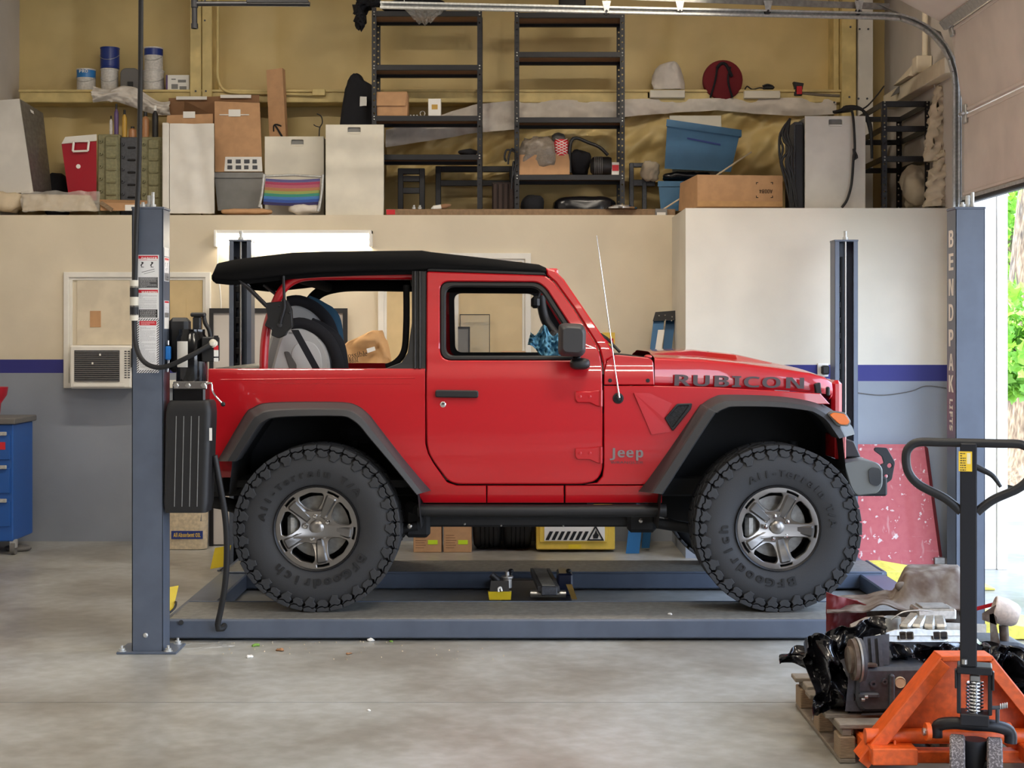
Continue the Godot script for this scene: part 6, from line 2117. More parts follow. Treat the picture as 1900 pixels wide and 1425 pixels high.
func shelf_unit(label: String, x0: float, x1: float, d0: float, d1: float, y0: float, y1: float, levels: Array, board := true) -> void:
	var t := thing("shelf_unit", Vector3((x0 + x1) / 2, y0, -(d0 + d1) / 2), label, "shelf", "black slotted steel shelves on the loft")
	for q in [[x0, d0, 1, -1], [x1, d0, -1, -1], [x0, d1, 1, 1], [x1, d1, -1, 1]]:
		part("post", slotted_post(q[0], y0, y1, q[1], q[2], q[3]), M.black_steel, t)
	for y in levels:
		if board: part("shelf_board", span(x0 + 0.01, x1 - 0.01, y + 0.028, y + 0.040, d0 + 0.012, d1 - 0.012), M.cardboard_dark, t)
		for d in [d0 + 0.006, d1 - 0.006]:
			var b := S()
			b.box(Vector3((x0 + x1) / 2, y + 0.021, -d), Vector3(x1 - x0 - 0.004, 0.042, 0.008), 0.002)
			b.box(Vector3((x0 + x1) / 2, y + 0.003, -d + (-0.012 if d < (d0 + d1) / 2 else 0.012)), Vector3(x1 - x0 - 0.004, 0.004, 0.024))
			part("beam", b, M.black_steel, t)
		for x in [x0 + 0.006, x1 - 0.006]:
			part("side_beam", span(x - 0.004, x + 0.004, y, y + 0.042, d0 + 0.01, d1 - 0.01), M.black_steel, t)
		for x in [x0 + 0.018, x1 - 0.018]:
			for dy in [0.012, 0.034]:
				var r := S()
				r.lathe(Vector3(x, y + dy, -d0 + 0.002), Vector3.BACK, [[0.007, 0.0], [0.005, 0.004], [0.0, 0.005]], 8)
				part("rivet", r, M.steel, t)

func build_shelves() -> void:
	var d0 := 11.63
	var d1 := 12.0
	var la := []
	for py in [30, 130, 224.5, 296.5]: la.append(Y(py, d0))
	shelf_unit("black slotted steel shelf unit holding a small brown carton", X(690, d0), X(894, d0), d0, d1, Y_MEZZ, Y(14, d0), la)
	var lb := []
	for py in [33, 106, 227.5, 334]: lb.append(Y(py, d0))
	shelf_unit("black slotted steel shelf unit holding a carton and dark bags", X(955, d0), X(1159, d0), d0, d1, Y_MEZZ, Y(22, d0), lb)
	var dc := 10.95
	var lc := []
	for py in [198, 244, 300]: lc.append(Y(py, dc))
	shelf_unit("narrow black shelf unit by the right-hand wall of the loft", 2.775, 3.125, dc, 11.75, 2.502, Y(188, dc), lc, false)
	# on the first unit
	var s3: float = la[2] + 0.041
	var b1 := thing("small_carton", Vector3(X(728, 11.68), s3, -11.75), "small brown carton with a torn flap on the first shelf unit", "box")
	part("carton", span(X(699, 11.66), X(756, 11.66), s3, Y(171, 11.66), 11.66, 11.84, 0.003), M.cardboard, b1)
	part("flap", hexa([P(698, 196, 11.64), P(752, 196, 11.64), P(752, 196, 11.65), P(698, 196, 11.65), P(699, 171, 11.655), P(755, 171, 11.655), P(755, 170, 11.664), P(699, 170, 11.664)]), M.cardboard, b1)
	var b2 := thing("white_box", Vector3(X(807, 11.66), s3, -11.7), "upright white box with a yellow mark on the first shelf unit", "box")
	part("carton", span(X(794.5, 11.66), X(818, 11.66), s3, Y(183, 11.66), 11.66, 11.74, 0.003), M.paper, b2)
	part("yellow_print", span(X(801, 11.659), X(812, 11.659), Y(203, 11.659), Y(194, 11.659), 11.657, 11.662), M.gold, b2)
	var rg := S()
	var ring := []
	for k in 18: ring.append(Vector3(X(784, 11.68) + cos(TAU * k / 18) * 0.02, s3 + 0.024 + sin(TAU * k / 18) * 0.02, -11.68))
	rg.tube(ring, 0.004, 6, false, true)
	solo("steel_ring", rg, M.steel, "small steel ring standing on the shelf next to the white box", "ring")
	for k in 3:
		solo("bolt_nut", span(X(760 + k * 6, 11.68), X(763.5 + k * 6, 11.68), s3, s3 + 0.018, 11.68, 11.70, 0.003), M.steel, ["first", "second", "third"][k] + " small bright nut in a row beside the brown carton", "nut", "nuts on the shelf")
	var s4: float = la[3] + 0.041
	var bp := S()
	bp.blob(Vector3(X(868, 11.75), s4 + 0.036, -11.78), Vector3(0.08, 0.03, 0.06), 0.015, 9.0, 3)
	solo("black_pouch", bp, M.black_cloth, "small black pouch lying on the first unit's lowest shelf", "pouch")
	var s1: float = la[0] + 0.041
	var jn := wave(71, 1.6, 2)
	var jk := S()
	jk.sheet(func(u: float, v: float):
		var p := Vector3(lerpf(X(700, 11.6), X(662, 11.6), minf(v * 1.6, 1.0)), s1 + 0.09 - 0.32 * maxf(0.0, v - 0.45), -11.60 - 0.22 * u)
		return p + Vector3(0.05 * jn.get_noise_2d(u * 2.0, v * 2.0), 0.05 * jn.get_noise_2d(u * 3.0 + 4.0, v * 2.0), 0), 12, 16, 0.03)
	solo("navy_jacket", jk, M.black_cloth, "dark navy jacket drooping off the top of the first shelf unit", "jacket")
	var tp := S()
	tp.blob(Vector3(X(770, 11.8), s1 + 0.07, -11.8), Vector3(0.26, 0.05, 0.12), 0.02, 5.0, 5, 0.7)
	solo("folded_tarp", tp, M.black_cloth, "dark folded tarp on the top shelf of the first unit", "tarp")
	var fl := S()
	var fn := wave(73, 2.0, 2)
	fl.sheet(func(u: float, v: float):
		var w := lerpf(1.0, 0.25, v)
		var p := P(788 + (u - 0.5) * 84 * w, lerpf(13, 45, v) - 3 * sin(u * 9.0) * v, 11.60)
		return p + Vector3(0, 0, 0.05 * fn.get_noise_2d(u * 2.0, v * 2.0)), 16, 10, 0.0)
	solo("plastic_film", fl, M.clear_wrap, "clear plastic film hanging over the top shelf edge", "film")
	# on the second unit
	var t4: float = lb[3] + 0.041
	var cb := thing("split_carton", Vector3(X(1010, 11.7), t4, -11.75), "sagging brown carton stuffed with clear plastic on the second unit", "box")
	part("carton", hexa([Vector3(X(963, 11.64), t4, -11.64), Vector3(X(1057, 11.64), t4 + 0.004, -11.64), Vector3(X(1056, 11.64), t4, -11.9), Vector3(X(964, 11.64), t4, -11.9), P(962, 287, 11.65), P(1057, 286, 11.65), P(1055, 290, 11.9), P(965, 290, 11.9)]), M.cardboard, cb)
	var cp := S()
	cp.blob(P(1000, 287, 11.72), Vector3(0.16, 0.12, 0.09), 0.06, 7.0, 21, 0.9, Basis(), 32)
	part("crumpled_plastic", cp, mat(C(150, 138, 124), 0.35, 0.0, "mottle", 8.0), cb)
	var tb := S()
	tb.bar(P(986, 259, 11.7), P(1028, 268, 11.7), 0.03, 0.025, 0.004)
	solo("black_bar", tb, M.black_plastic, "short black bar lying across the crumpled plastic", "bar")
	var rt := thing("reflective_roll", P(1042, 274, 11.64), "red reflective tape roll with a net pattern on the carton", "roll")
	var rr := S()
	rr.lathe(P(1041.5, 290, 11.70), Vector3.UP, [[0.0, 0.0], [0.056, 0.0], [0.058, 0.02], [0.058, 0.11], [0.05, 0.13], [0.0, 0.135]], 22)
	part("roll", rr, M.red_sign, rt)
	for k in 5:
		for q in [-1, 1]:
			var pts := []
			for j in 7:
				var a := -0.9 + 1.8 * j / 6.0
				pts.append(P(1041.5, 290, 11.70) + Vector3(sin(a) * 0.0585, 0.01 + 0.022 * k + q * 0.028 * a + 0.01, cos(a) * 0.0585))
			var s := S()
			s.tube(pts, 0.003, 4)
			part("net_line", s, M.paper, rt)
	var ch := S()
	ch.blob(P(1037, 262, 11.85), Vector3(0.06, 0.07, 0.04), 0.02, 8.0, 22)
	solo("grey_pouch", ch, M.jug_grey, "grey cloth pouch behind the red reflective roll", "pouch")
	var bg := thing("tool_bag", Vector3(X(1085, 11.7), t4, -11.75), "black tool bag with a big loop strap on the second unit", "bag")
	var bs := S()
	bs.blob(Vector3(X(1076, 11.72), t4 + 0.125, -11.84), Vector3(0.075, 0.105, 0.09), 0.04, 4.0, 24, 0.8, Basis(), 28)
	part("bag_body", bs, M.black_cloth, bg)
	var lo := S()
	lo.tube(bend([Vector3(X(1058, 11.66), t4 + 0.02, -11.66), P(1057, 285, 11.66), P(1060, 262, 11.66), P(1070, 256, 11.67), P(1090, 264, 11.67), P(1112, 273, 11.67), P(1128, 288, 11.67)], 0.03), 0.014, 8)
	part("strap", lo, M.black_plastic, bg)
	var mt := thing("motor_drum", Vector3(X(1113, 11.66), t4, -11.7), "round black ribbed motor housing next to the tool bag", "motor")
	var ms := S()
	var mc := Vector3(X(1096, 11.68), t4 + 0.079, -11.72)
	ms.lathe(mc, Vector3.RIGHT, [[0.0, 0.0], [0.05, 0.0], [0.07, 0.02], [0.074, 0.06], [0.074, 0.14], [0.066, 0.165], [0.0, 0.17]], 24)
	part("housing", ms, M.black_plastic, mt)
	for k in 5:
		var s := S()
		s.lathe(mc + Vector3(0.03 + k * 0.014, 0, 0), Vector3.RIGHT, [[0.072, 0.0], [0.077, 0.0], [0.077, 0.006], [0.072, 0.006]], 24)
		part("cooling_rib", s, M.jug_grey, mt)
	var rb := solo("red_white_box", span(X(1135, 11.66), X(1149, 11.66), t4, Y(301, 11.66), 11.66, 11.72, 0.002), M.paper, "tiny red and white carton at the shelf unit's post", "box")
	part("red_print", span(X(1136, 11.659), X(1148, 11.659), Y(317, 11.659), Y(306, 11.659), 11.656, 11.66), M.red_sign, rb)
	var hk := S()
	for q in [[941, 278, 936, 292, 945, 300], [950, 276, 944, 290, 941, 305], [953, 300, 950, 330, 948, 350]]:
		hk.tube(bend([P(957, q[1] + 4, 11.62), P(q[0], q[1], 11.61), P(q[2], q[3], 11.61), P(q[2] + (q[4] - q[2]) * 0.4, q[5], 11.61)], 0.02), 0.008, 6)
	hk.tube(bend([P(957, 282, 11.62), P(957, 305, 11.61), P(950, 330, 11.61)], 0.05), 0.008, 6)
	solo("clamp_hooks", hk, M.black_steel, "black metal hooks clipped on the second shelf unit's post", "hooks")
	var tr := S()
	tr.blob(Vector3(X(1085, 11.75), Y_MEZZ + 0.085, -11.78), Vector3(0.25, 0.085, 0.14), 0.01, 5.0, 26, 0.55, Basis(), 28)
	solo("black_roll_bag", tr, M.film, "long black rolled bag on the floor under the second unit", "bag")
	var mf := S()
	mf.blob(Vector3(X(988, 11.75), Y_MEZZ + 0.09, -11.78), Vector3(0.09, 0.09, 0.12), 0.02, 5.0, 27, 0.8)
	solo("dark_sack", mf, M.black_cloth, "dark lumpy sack under the second unit beside the roll", "sack")
	# small things on the plank
	var gt := thing("grease_tube", Vector3(X(812, 11.5), Y(388, 11.5), -11.52), "small white tube with brown nozzle on the loft plank", "tube")
	var g1 := S()
	g1.lathe(P(800, 387, 11.52), Vector3(1, 0.16, 0), [[0.0, 0.0], [0.004, 0.0], [0.02, 0.02], [0.02, 0.08], [0.0, 0.08]], 12)
	part("tube_body", g1, M.paper, gt)
	var g2 := S()
	g2.lathe(P(819, 384, 11.52), Vector3(1, 0.2, 0), [[0.0, 0.0], [0.018, 0.0], [0.02, 0.03], [0.01, 0.07], [0.0, 0.08]], 10)
	part("nozzle", g2, M.cardboard_dark, gt)
	for q in [[768, "first small steel fitting on the plank near the frame"], [779, "second small steel fitting on the plank near the frame"]]:
		var s := S()
		s.lathe(Vector3(X(q[0], 11.52), Y(388, 11.52), -11.52), Vector3.UP, [[0.0, 0.0], [0.016, 0.0], [0.016, 0.014], [0.01, 0.02], [0.01, 0.03], [0.0, 0.03]], 10)
		solo("pipe_fitting", s, M.galvanized, q[1], "fitting")
	# beside the right wall: cloths, electric box, fluorescent reflector stored on the ledge
	for q in [[1748, 160, 1712, 300, 10.75, 0.06, 31, "beige canvas cloth hanging from the ledge by the door track", 44], [1752, 280, 1712, 384, 10.72, 0.08, 32, "crumpled beige canvas heap at the foot of the hanging cloth", 50]]:
		var s := S()
		var cn := wave(q[6], 1.2, 2)
		var w: float = q[8]
		var rows := []
		for k in 24:
			var f := k / 23.0
			var row := PackedVector3Array()
			var half := w * (0.35 + 0.65 * sin(clampf(f * 1.7 + 0.15, 0.0, 1.57))) / 2.0
			for i in 22:
				var a := TAU * i / 22
				var p := P(lerpf(q[0], q[2], f * 0.3) + half * cos(a), lerpf(q[1], q[3], f), q[4])
				p.z += sin(a) * q[5] * (1.0 + 0.5 * cn.get_noise_2d(a * 1.5, f * 5.0))
				p.x += 0.03 * cn.get_noise_2d(f * 4.0, a * 1.3)
				row.append(p)
			rows.append(row)
		s.grid(rows, true, true)
		s.tri(rows[0][0], rows[0][7], rows[0][14])
		solo("canvas_cloth", s, M.beige_cloth, q[7], "cloth")
	var heap := S()
	heap.blob(P(1702, 350, 11.1), Vector3(0.10, 0.15, 0.10), 0.09, 3.0, 33, 0.8, Basis(), 28)
	solo("canvas_heap", heap, M.beige_cloth, "beige canvas bundle on the floor beneath the narrow shelf unit", "cloth")
	var lm := thing("reflector_lamp", Vector3(X_RIGHT - 0.10, 3.53, -11.2), "old white reflector lamp and conduit box on the wall ledge", "lamp")
	part("junction_box", span(X_RIGHT - 0.12, X_RIGHT - 0.005, 3.535, 3.66, 10.95, 11.08, 0.006), M.board, lm)
	part("reflector", hexa([Vector3(X_RIGHT - 0.14, 3.535, -11.10), Vector3(X_RIGHT - 0.02, 3.535, -11.10), Vector3(X_RIGHT - 0.02, 3.535, -11.55), Vector3(X_RIGHT - 0.14, 3.535, -11.55), Vector3(X_RIGHT - 0.10, 3.63, -11.10), Vector3(X_RIGHT - 0.03, 3.63, -11.10), Vector3(X_RIGHT - 0.03, 3.55, -11.55), Vector3(X_RIGHT - 0.10, 3.55, -11.55)]), M.board, lm)
	var cdt := S()
	cdt.rod(Vector3(X_RIGHT - 0.045, 3.66, -11.0), Vector3(X_RIGHT - 0.045, Y_CEIL, -11.0), 0.022, 12)
	part("conduit", cdt, M.board, lm)
	var wr := S()
	wr.tube(bend([P(1733, 155, 10.8), P(1738, 180, 10.8), P(1732, 215, 10.8), P(1730, 260, 10.8), P(1740, 310, 10.8)], 0.04), 0.004, 5)
	part("loose_wire", wr, M.paper, lm)
	var pnl := S()
	pnl.prism(rounded(QL([1655, 178, 1668, 160, 1694, 146, 1690, 156, 1668, 172], 11.5), 0.004, 2), -11.55, -11.5, 0.002)
	solo("scrap_panel", pnl, M.jug_grey, "thin grey scrap panel resting on the wall ledge", "panel")

func build_back_floor() -> void:
	garage_door()
	# --- window air conditioner
	var da := 11.22
	var ac := thing("air_conditioner", P(187, 722, 11.35), "off-white window air conditioner with dark louvres under the boarded window", "air conditioner")
	part("casing", span(X(129, da), X(243, da), Y(721, da), Y(641, da), da, D_WALL - 0.002, 0.012), M.trim_white, ac)
	part("louvre_recess", span(X(138, da), X(222, da), Y(708, da), Y(650, da), da - 0.004, da + 0.002), M.cast_dark, ac)
	for k in 15:
		part("louvre", span(X(139, da), X(221, da), Y(707.5 - k * 3.8, da), Y(705.6 - k * 3.8, da), da - 0.012, da - 0.003, 0.001), M.jug_grey, ac)
	for k in 2:
		for j in 12:
			part("side_vent", span(X(231 + k * 6, da), X(235 + k * 6, da), Y(653 + j * 4.4, da), Y(651 + j * 4.4, da), da - 0.003, da + 0.001), M.cast_dark, ac)
	for q in [[185, 656], [171, 672]]: part("chip", span(X(q[0], da), X(q[0] + 3, da), Y(q[1] + 4, da), Y(q[1], da), da - 0.014, da - 0.011), M.white, ac)
	part("base_strip", span(X(136, da), X(232, da), Y(718, da), Y(712, da), da - 0.008, da, 0.003), M.trim_white, ac)
	part("hinge_plate", span(X(241, da - 0.05), X(252, da - 0.05), Y(682, da), Y(646, da), da - 0.02, da + 0.03, 0.004), M.black_steel, ac)
	# slip of cardboard taped on the window board
	solo("card_patch", span(X(168, D_WALL), X(188, D_WALL), Y(607, D_WALL), Y(577, D_WALL), D_WALL - 0.016, D_WALL - 0.0125), M.cardboard, "small brown cardboard patch taped to the window board", "card")
	solo("plywood_patch", span(X(318, D_WALL), X(346, D_WALL), Y(598, D_WALL), Y(554, D_WALL), D_WALL - 0.018, D_WALL - 0.0125), M.tan_board, "pale plywood patch on the right half of the boarded window", "board")
	# --- fluorescent lamp on the wall
	var lm := thing("wall_lamp", P(544, 440, 11.4), "bright white fluorescent tube lamp fixed high on the cream wall", "lamp")
	var dl := 11.36
	part("housing", span(X(398, dl), X(690, dl), Y(434, dl), Y(427, dl), dl - 0.02, D_WALL, 0.004), M.white, lm)
	for e in [[398, 403], [685, 690]]: part("end_cap", span(X(e[0], dl), X(e[1], dl), Y(458, dl), Y(427, dl), dl - 0.03, D_WALL, 0.004), M.white, lm)
	for q in [439, 451]:
		var tb := S()
		tb.rod(P(404, q, dl), P(684, q, dl), 0.016, 12)
		part("tube", tb, M.wall_tube, lm)
	var al := AreaLight3D.new()
	al.name = "light"
	al.area_size = Vector2(1.15, 0.09)
	al.light_color = Color(1.0, 0.95, 0.86)
	al.light_energy = 0.25
	al.shadow_enabled = true
	al.set("area_range", 30.0)
	lm.add_child(al)
	al.position = P(544, 445, dl - 0.04) - lm.position
	al.rotation.y = PI
	var cdw := S()
	cdw.tube(bend([P(404, 455, 11.42), P(404, 500, 11.42), P(410, 560, 11.42), P(408, 640, 11.42), P(409, 800, 11.42)], 0.1), 0.006, 6)
	part("cord", cdw, M.trim_white, lm)
	# --- framed board leaning on the wall behind the lift
	var fb := thing("framed_board", Vector3(X(445, 11.3), 0, -11.25), "grey board in a black frame leaning on the wall behind the power unit", "board")
	part("board", hexa([P(392, 1010, 11.2), P(640, 1010, 11.2), P(640, 1010, 11.22), P(392, 1010, 11.22), P(392, 576, 11.38), P(640, 576, 11.38), P(640, 576, 11.4), P(392, 576, 11.4)]), M.grey_wall, fb)
	for q in [[388, 396, 1014, 572], [636, 645, 1014, 572]]:
		part("frame_stile", hexa([P(q[0], q[2], 11.18), P(q[1], q[2], 11.18), P(q[1], q[2], 11.22), P(q[0], q[2], 11.22), P(q[0], q[3], 11.365), P(q[1], q[3], 11.365), P(q[1], q[3], 11.4), P(q[0], q[3], 11.4)]), M.black_steel, fb)
	part("frame_rail", hexa([P(396, 581, 11.36), P(636, 581, 11.36), P(636, 581, 11.4), P(396, 581, 11.4), P(396, 572, 11.365), P(636, 572, 11.365), P(636, 572, 11.4), P(396, 572, 11.4)]), M.black_steel, fb)
	# white wall shelf behind the car, with what stands on it
	var ys := Y(677, 10.95)
	var ws := thing("wall_shelf", Vector3(X(800, 11.2), ys - 0.03, -11.2), "white plank shelf on the wall behind the car's windows", "shelf")
	part("plank", span(X(600, 11.2), X(990, 11.2), ys - 0.03, ys, 10.95, D_WALL - 0.037, 0.003), M.trim_white, ws)
	for q in [640, 800, 950]: part("bracket", span(X(q, 11.2), X(q, 11.2) + 0.03, ys - 0.25, ys - 0.03, 11.2, D_WALL - 0.037, 0.003), M.trim_white, ws)
	var sf := thing("framed_sheet", Vector3(X(882, 11.3), ys, -11.37), "thin black framed clear sheet standing behind the car's far window", "panel")
	part("edge_rail", span(X(853, 11.37), X(909, 11.37), Y(584.6, 11.37), Y(583, 11.37), 11.36, 11.38), M.black_steel, sf)
	for q in [853, 907.7]: part("edge_stile", span(X(q, 11.37), X(q + 1.3, 11.37), ys, Y(583, 11.37), 11.36, 11.38), M.black_steel, sf)
	part("sheet", span(X(854, 11.37), X(908, 11.37), ys, Y(584, 11.37), 11.366, 11.372), M.glass, sf)
	var sm := thing("picture_panel", Vector3(X(860, 11.28), ys, -11.29), "small grey panel with dark edges leaning at the window behind the car", "panel")
	part("top_rail", span(X(850, 11.3), X(872, 11.3), Y(610, 11.3), Y(606, 11.3), 11.28, 11.30), M.black_steel, sm)
	part("stile", span(X(869, 11.3), X(872, 11.3), ys, Y(606, 11.3), 11.28, 11.30), M.black_steel, sm)
	part("panel_face", span(X(850, 11.3), X(869, 11.3), ys, Y(610, 11.3), 11.285, 11.30), M.jug_grey, sm)
	solo("low_carton", span(X(930, 11.1), X(976, 11.1), ys, Y(652, 11.1), 11.1, 11.35, 0.004), M.cardboard, "low brown carton on the wall shelf seen through the car's door window", "box")
	var cs := thing("caution_sign", P(1129, 640, 11.43), "small yellow caution plate on the cream wall", "sign")
	part("plate", span(X(1118, 11.43), X(1141, 11.43), Y(641, 11.43), Y(617, 11.43), 11.43, 11.449), M.cabinet_yellow, cs)
	part("red_print", span(X(1121, 11.43), X(1138, 11.43), Y(637, 11.43), Y(628, 11.43), 11.428, 11.43), M.red_sign, cs)
	# --- blue step ladder leaning folded against the wall
	var ld := thing("step_ladder", Vector3(X(1183, 10.85), 0, -10.85), "folded blue step ladder with a black cap leaning behind the car", "ladder")
	var rails := [[1161, 1186, 1027, 10.80, 1213, 1233, 590, 11.25], [1190, 1205, 1017, 10.95, 1236, 1253, 590, 11.30]]
	for r in rails:
		part("rail", hexa([P(r[0], r[2], r[3]), P(r[1], r[2], r[3]), P(r[1], r[2], r[3] + 0.04), P(r[0], r[2], r[3] + 0.04), P(r[4], r[6], r[7]), P(r[5], r[6], r[7]), P(r[5], r[6], r[7] + 0.04), P(r[4], r[6], r[7] + 0.04)]), M.ladder_blue, ld)
	part("top_cap", hexa([P(1211, 596, 11.22), P(1256, 594, 11.22), P(1256, 594, 11.34), P(1211, 596, 11.34), P(1216, 579, 11.23), P(1257, 576, 11.23), P(1257, 576, 11.34), P(1216, 579, 11.34)]), M.black_plastic, ld)
	for q in [[1223, 586], [1234, 585], [1247, 588], [1235, 594], [1246, 595]]:
		var b := S()
		b.lathe(P(q[0], q[1], 11.215), Vector3.BACK, [[0.006, 0.0], [0.004, 0.003], [0.0, 0.004]], 8)
		part("rivet", b, M.steel, ld)
	decal("sticker", ld, M.paper, P(1215, 652, 11.18), P(1227, 652, 11.18), P(1233, 612, 11.22), P(1221, 612, 11.22))
	for k in 4:
		var f := (k + 0.6) / 4.6
		part("step", hexa([P(lerpf(1173, 1224, f), lerpf(1020, 600, f) + 6, lerpf(10.84, 11.27, f)), P(lerpf(1196, 1244, f), lerpf(1020, 600, f) + 6, lerpf(10.95, 11.3, f)), P(lerpf(1196, 1244, f), lerpf(1020, 600, f) + 6, lerpf(10.98, 11.33, f)), P(lerpf(1173, 1224, f), lerpf(1020, 600, f) + 6, lerpf(10.88, 11.31, f)), P(lerpf(1173, 1224, f), lerpf(1020, 600, f), lerpf(10.84, 11.27, f)), P(lerpf(1196, 1244, f), lerpf(1020, 600, f), lerpf(10.95, 11.3, f)), P(lerpf(1196, 1244, f), lerpf(1020, 600, f), lerpf(10.98, 11.33, f)), P(lerpf(1173, 1224, f), lerpf(1020, 600, f), lerpf(10.88, 11.31, f))]), M.ladder_blue, ld)
	# --- bag of absorbent
	var ab := thing("absorbent_bag", P(346, 1017, 11.1), "cream bag of oil absorbent with blue print standing on the floor", "bag")
	var rows := []
	var bn := wave(81, 4.0, 2)
	for k in 9:
		var f := k / 8.0
		var row := PackedVector3Array()
		var fat := 0.5 + 0.5 * sin(PI * clampf(f * 0.9 + 0.12, 0.0, 1.0))
		var o := rounded(rect(-0.15, -0.07 * fat - 0.01, 0.15, 0.07 * fat + 0.01), 0.05, 4)
		for p in o: row.append(Vector3(X(347, 11.05) + p.x, 0.004 + 0.58 * f, -11.05 - p.y + 0.012 * bn.get_noise_2d(p.x * 4.0, f * 3.0)))
		rows.append(row)
	var bs := S()
	bs.grid(rows, true, true)
	for j in range(1, rows[0].size() - 1): bs.tri(rows[-1][0], rows[-1][j + 1], rows[-1][j])
	part("bag", bs, mat(C(226, 208, 176), 0.6, 0.0, "mottle", 4.0), ab)
	var zb := 10.975
	part("blue_band", span(X(318, zb), X(376, zb), Y(1000, zb), Y(985, zb), zb - 0.004, zb + 0.012, 0.001), M.can_blue, ab)
	words("lettering", "All Absorbent OIL", P(347, 992.5, zb - 0.005), 0.030, 0.001, M.cabinet_yellow, ab, Basis(), true, "Droid Sans", 0.20)
	part("picture_panel", span(X(320, zb), X(354, zb), Y(969, zb), Y(900, zb), zb - 0.002, zb + 0.012, 0.001), M.can_blue, ab)
	part("print_panel", span(X(357, zb), X(374, zb), Y(967, zb), Y(940, zb), zb - 0.002, zb + 0.012, 0.001), M.grey_tote, ab)
	# --- two parts cartons
	for q in [[767, "small printed carton with a lime tag, the one nearer the rear wheel"], [823, "small printed carton with a lime tag, the one next to the stored tyres"]]:
		var d := 10.86
		var c := thing("parts_carton", Vector3(X(q[0] + 26, d), 0, -d - 0.1), q[1], "box", "parts cartons under the car")
		part("carton", span(X(q[0], d), X(q[0] + 52, d), 0.0, 0.30, d, d + 0.22, 0.004), M.cardboard, c)
		part("lime_tag", span(X(q[0] + 27, d), X(q[0] + 45, d), Y(1010, d), Y(1002, d), d - 0.002, d), mat(C(206, 236, 40), 0.6), c)
		for j in 6:
			part("print_line", span(X(q[0] + 4, d), X(q[0] + 20 + (j * 7) % 5, d), Y(994 + j * 4.6, d), Y(992.6 + j * 4.6, d), d - 0.001, d), M.cardboard_dark, c)
	# --- stored tyres standing on their treads
	for q in [[904, "stored black tyre standing beside the small cartons"], [960, "stored black tyre standing beside the yellow cabinet"]]:
		var c := Vector3(X(q[0], 11.15), 0.31, -11.13)
		var t := thing("stored_tyre", Vector3(c.x, 0, c.z), q[1], "tyre", "stored tyres under the car")
		var s := S()
		var pr := []
		pr.append([0.19, -0.09])
		for e in [[0.24, -0.105], [0.285, -0.10], [0.303, -0.085]]: pr.append(e)
		for g in 5:
			var h0 := -0.075 + g * 0.032
			pr.append_array([[0.31, h0], [0.31, h0 + 0.024], [0.302, h0 + 0.026], [0.302, h0 + 0.030]])
		pr.append_array([[0.303, 0.088], [0.285, 0.10], [0.24, 0.105], [0.19, 0.09], [0.19, -0.09]])
		s.lathe(c, Vector3.RIGHT, pr, 48)
		part("tyre", s, M.rubber_mark, t)
	# --- yellow safety cabinet
	var yc := thing("safety_cabinet", Vector3(X(1068, 10.86), 0, -10.95), "yellow flammables cabinet with hazard stripes on the floor behind the car", "cabinet")
	var dy := 10.86
	part("cabinet_body", span(X(995, dy), X(1141, dy), 0.02, 0.62, dy, dy + 0.4, 0.008), M.cabinet_yellow, yc)
	part("cabinet_door", span(X(1001, dy), X(1127, dy), Y(1006, dy), 0.60, dy - 0.012, dy, 0.004), M.cabinet_yellow, yc)
	part("hazard_panel", span(X(1010, dy), X(1122, dy), Y(1003, dy), Y(955, dy), dy - 0.015, dy - 0.011), M.paper, yc)
	for k in 7:
		part("hazard_stripe", hexa([P(1012 + k * 11, 1002, dy - 0.018), P(1018.5 + k * 11, 1002, dy - 0.018), P(1018.5 + k * 11, 1002, dy - 0.015), P(1012 + k * 11, 1002, dy - 0.015), P(1020 + k * 11, 986, dy - 0.018), P(1026.5 + k * 11, 986, dy - 0.018), P(1026.5 + k * 11, 986, dy - 0.015), P(1020 + k * 11, 986, dy - 0.015)]), M.dark, yc)
	var tri := S()
	tri.panel(QL([1089, 1003, 1121, 1003, 1105, 974], dy - 0.016), [QL([1093.5, 1000.5, 1116.5, 1000.5, 1105, 979.5], dy - 0.016)], func(_p): return 0.0, -dy + 0.020, -dy + 0.015)
	part("warning_triangle", tri, M.dark, yc)
	var fl := S()
	fl.prism(QL([1101, 999, 1109, 999, 1111, 993, 1108, 989, 1106, 983, 1103, 990, 1100, 994], dy - 0.016), -dy + 0.015, -dy + 0.019)
	part("flame_symbol", fl, M.dark, yc)
	part("small_label", span(X(1055, dy), X(1078, dy), Y(1018, dy), Y(1010, dy), dy - 0.003, dy), M.yellow, yc)
	# --- worn red panel leaning on the wall
	var rp := thing("red_body_panel", Vector3(X(1670, 10.4), 0, -10.42), "worn chipped red metal car panel leaning against the wall", "panel")
	var ps := S()
	var pn := wave(91, 1.2, 2)
	var dd := func(v: float): return lerpf(10.33, 10.52, v)
	ps.sheet(func(u: float, v: float):
		var x0 := lerpf(1560, 1560, v)
		var x1 := lerpf(1744, 1714, v)
		var p := P(lerpf(x0, x1, u), lerpf(1046, 824, v), dd.call(v))
		p.z += 0.03 * sin(u * PI) * 0.5 + (0.008 if u > 0.72 else 0.0)
		return p, 25, 20, 0.012)
	part("panel_skin", ps, M.chipped, rp)
	var eg := S()
	eg.quad(P(1744, 1046, 10.33), P(1750, 1046, 10.42), P(1722, 832, 10.57), P(1714, 824, 10.52))
	eg.quad(P(1714, 824, 10.52), P(1722, 832, 10.57), P(1750, 1046, 10.42), P(1744, 1046, 10.33))
	part("folded_edge", eg, mat(C(120, 26, 34), 0.6), rp)
	part("hinge_tab", span(X(1733, 10.32), X(1752, 10.32), Y(1046, 10.32), Y(1034, 10.32), 10.30, 10.33, 0.003), M.steel_dull, rp)
	# --- outlet, wire on the boxed-out wall
	var ot := thing("wall_outlet", P(1529, 700, 10.57), "white wall outlet with a black plug on the blue stripe", "outlet")
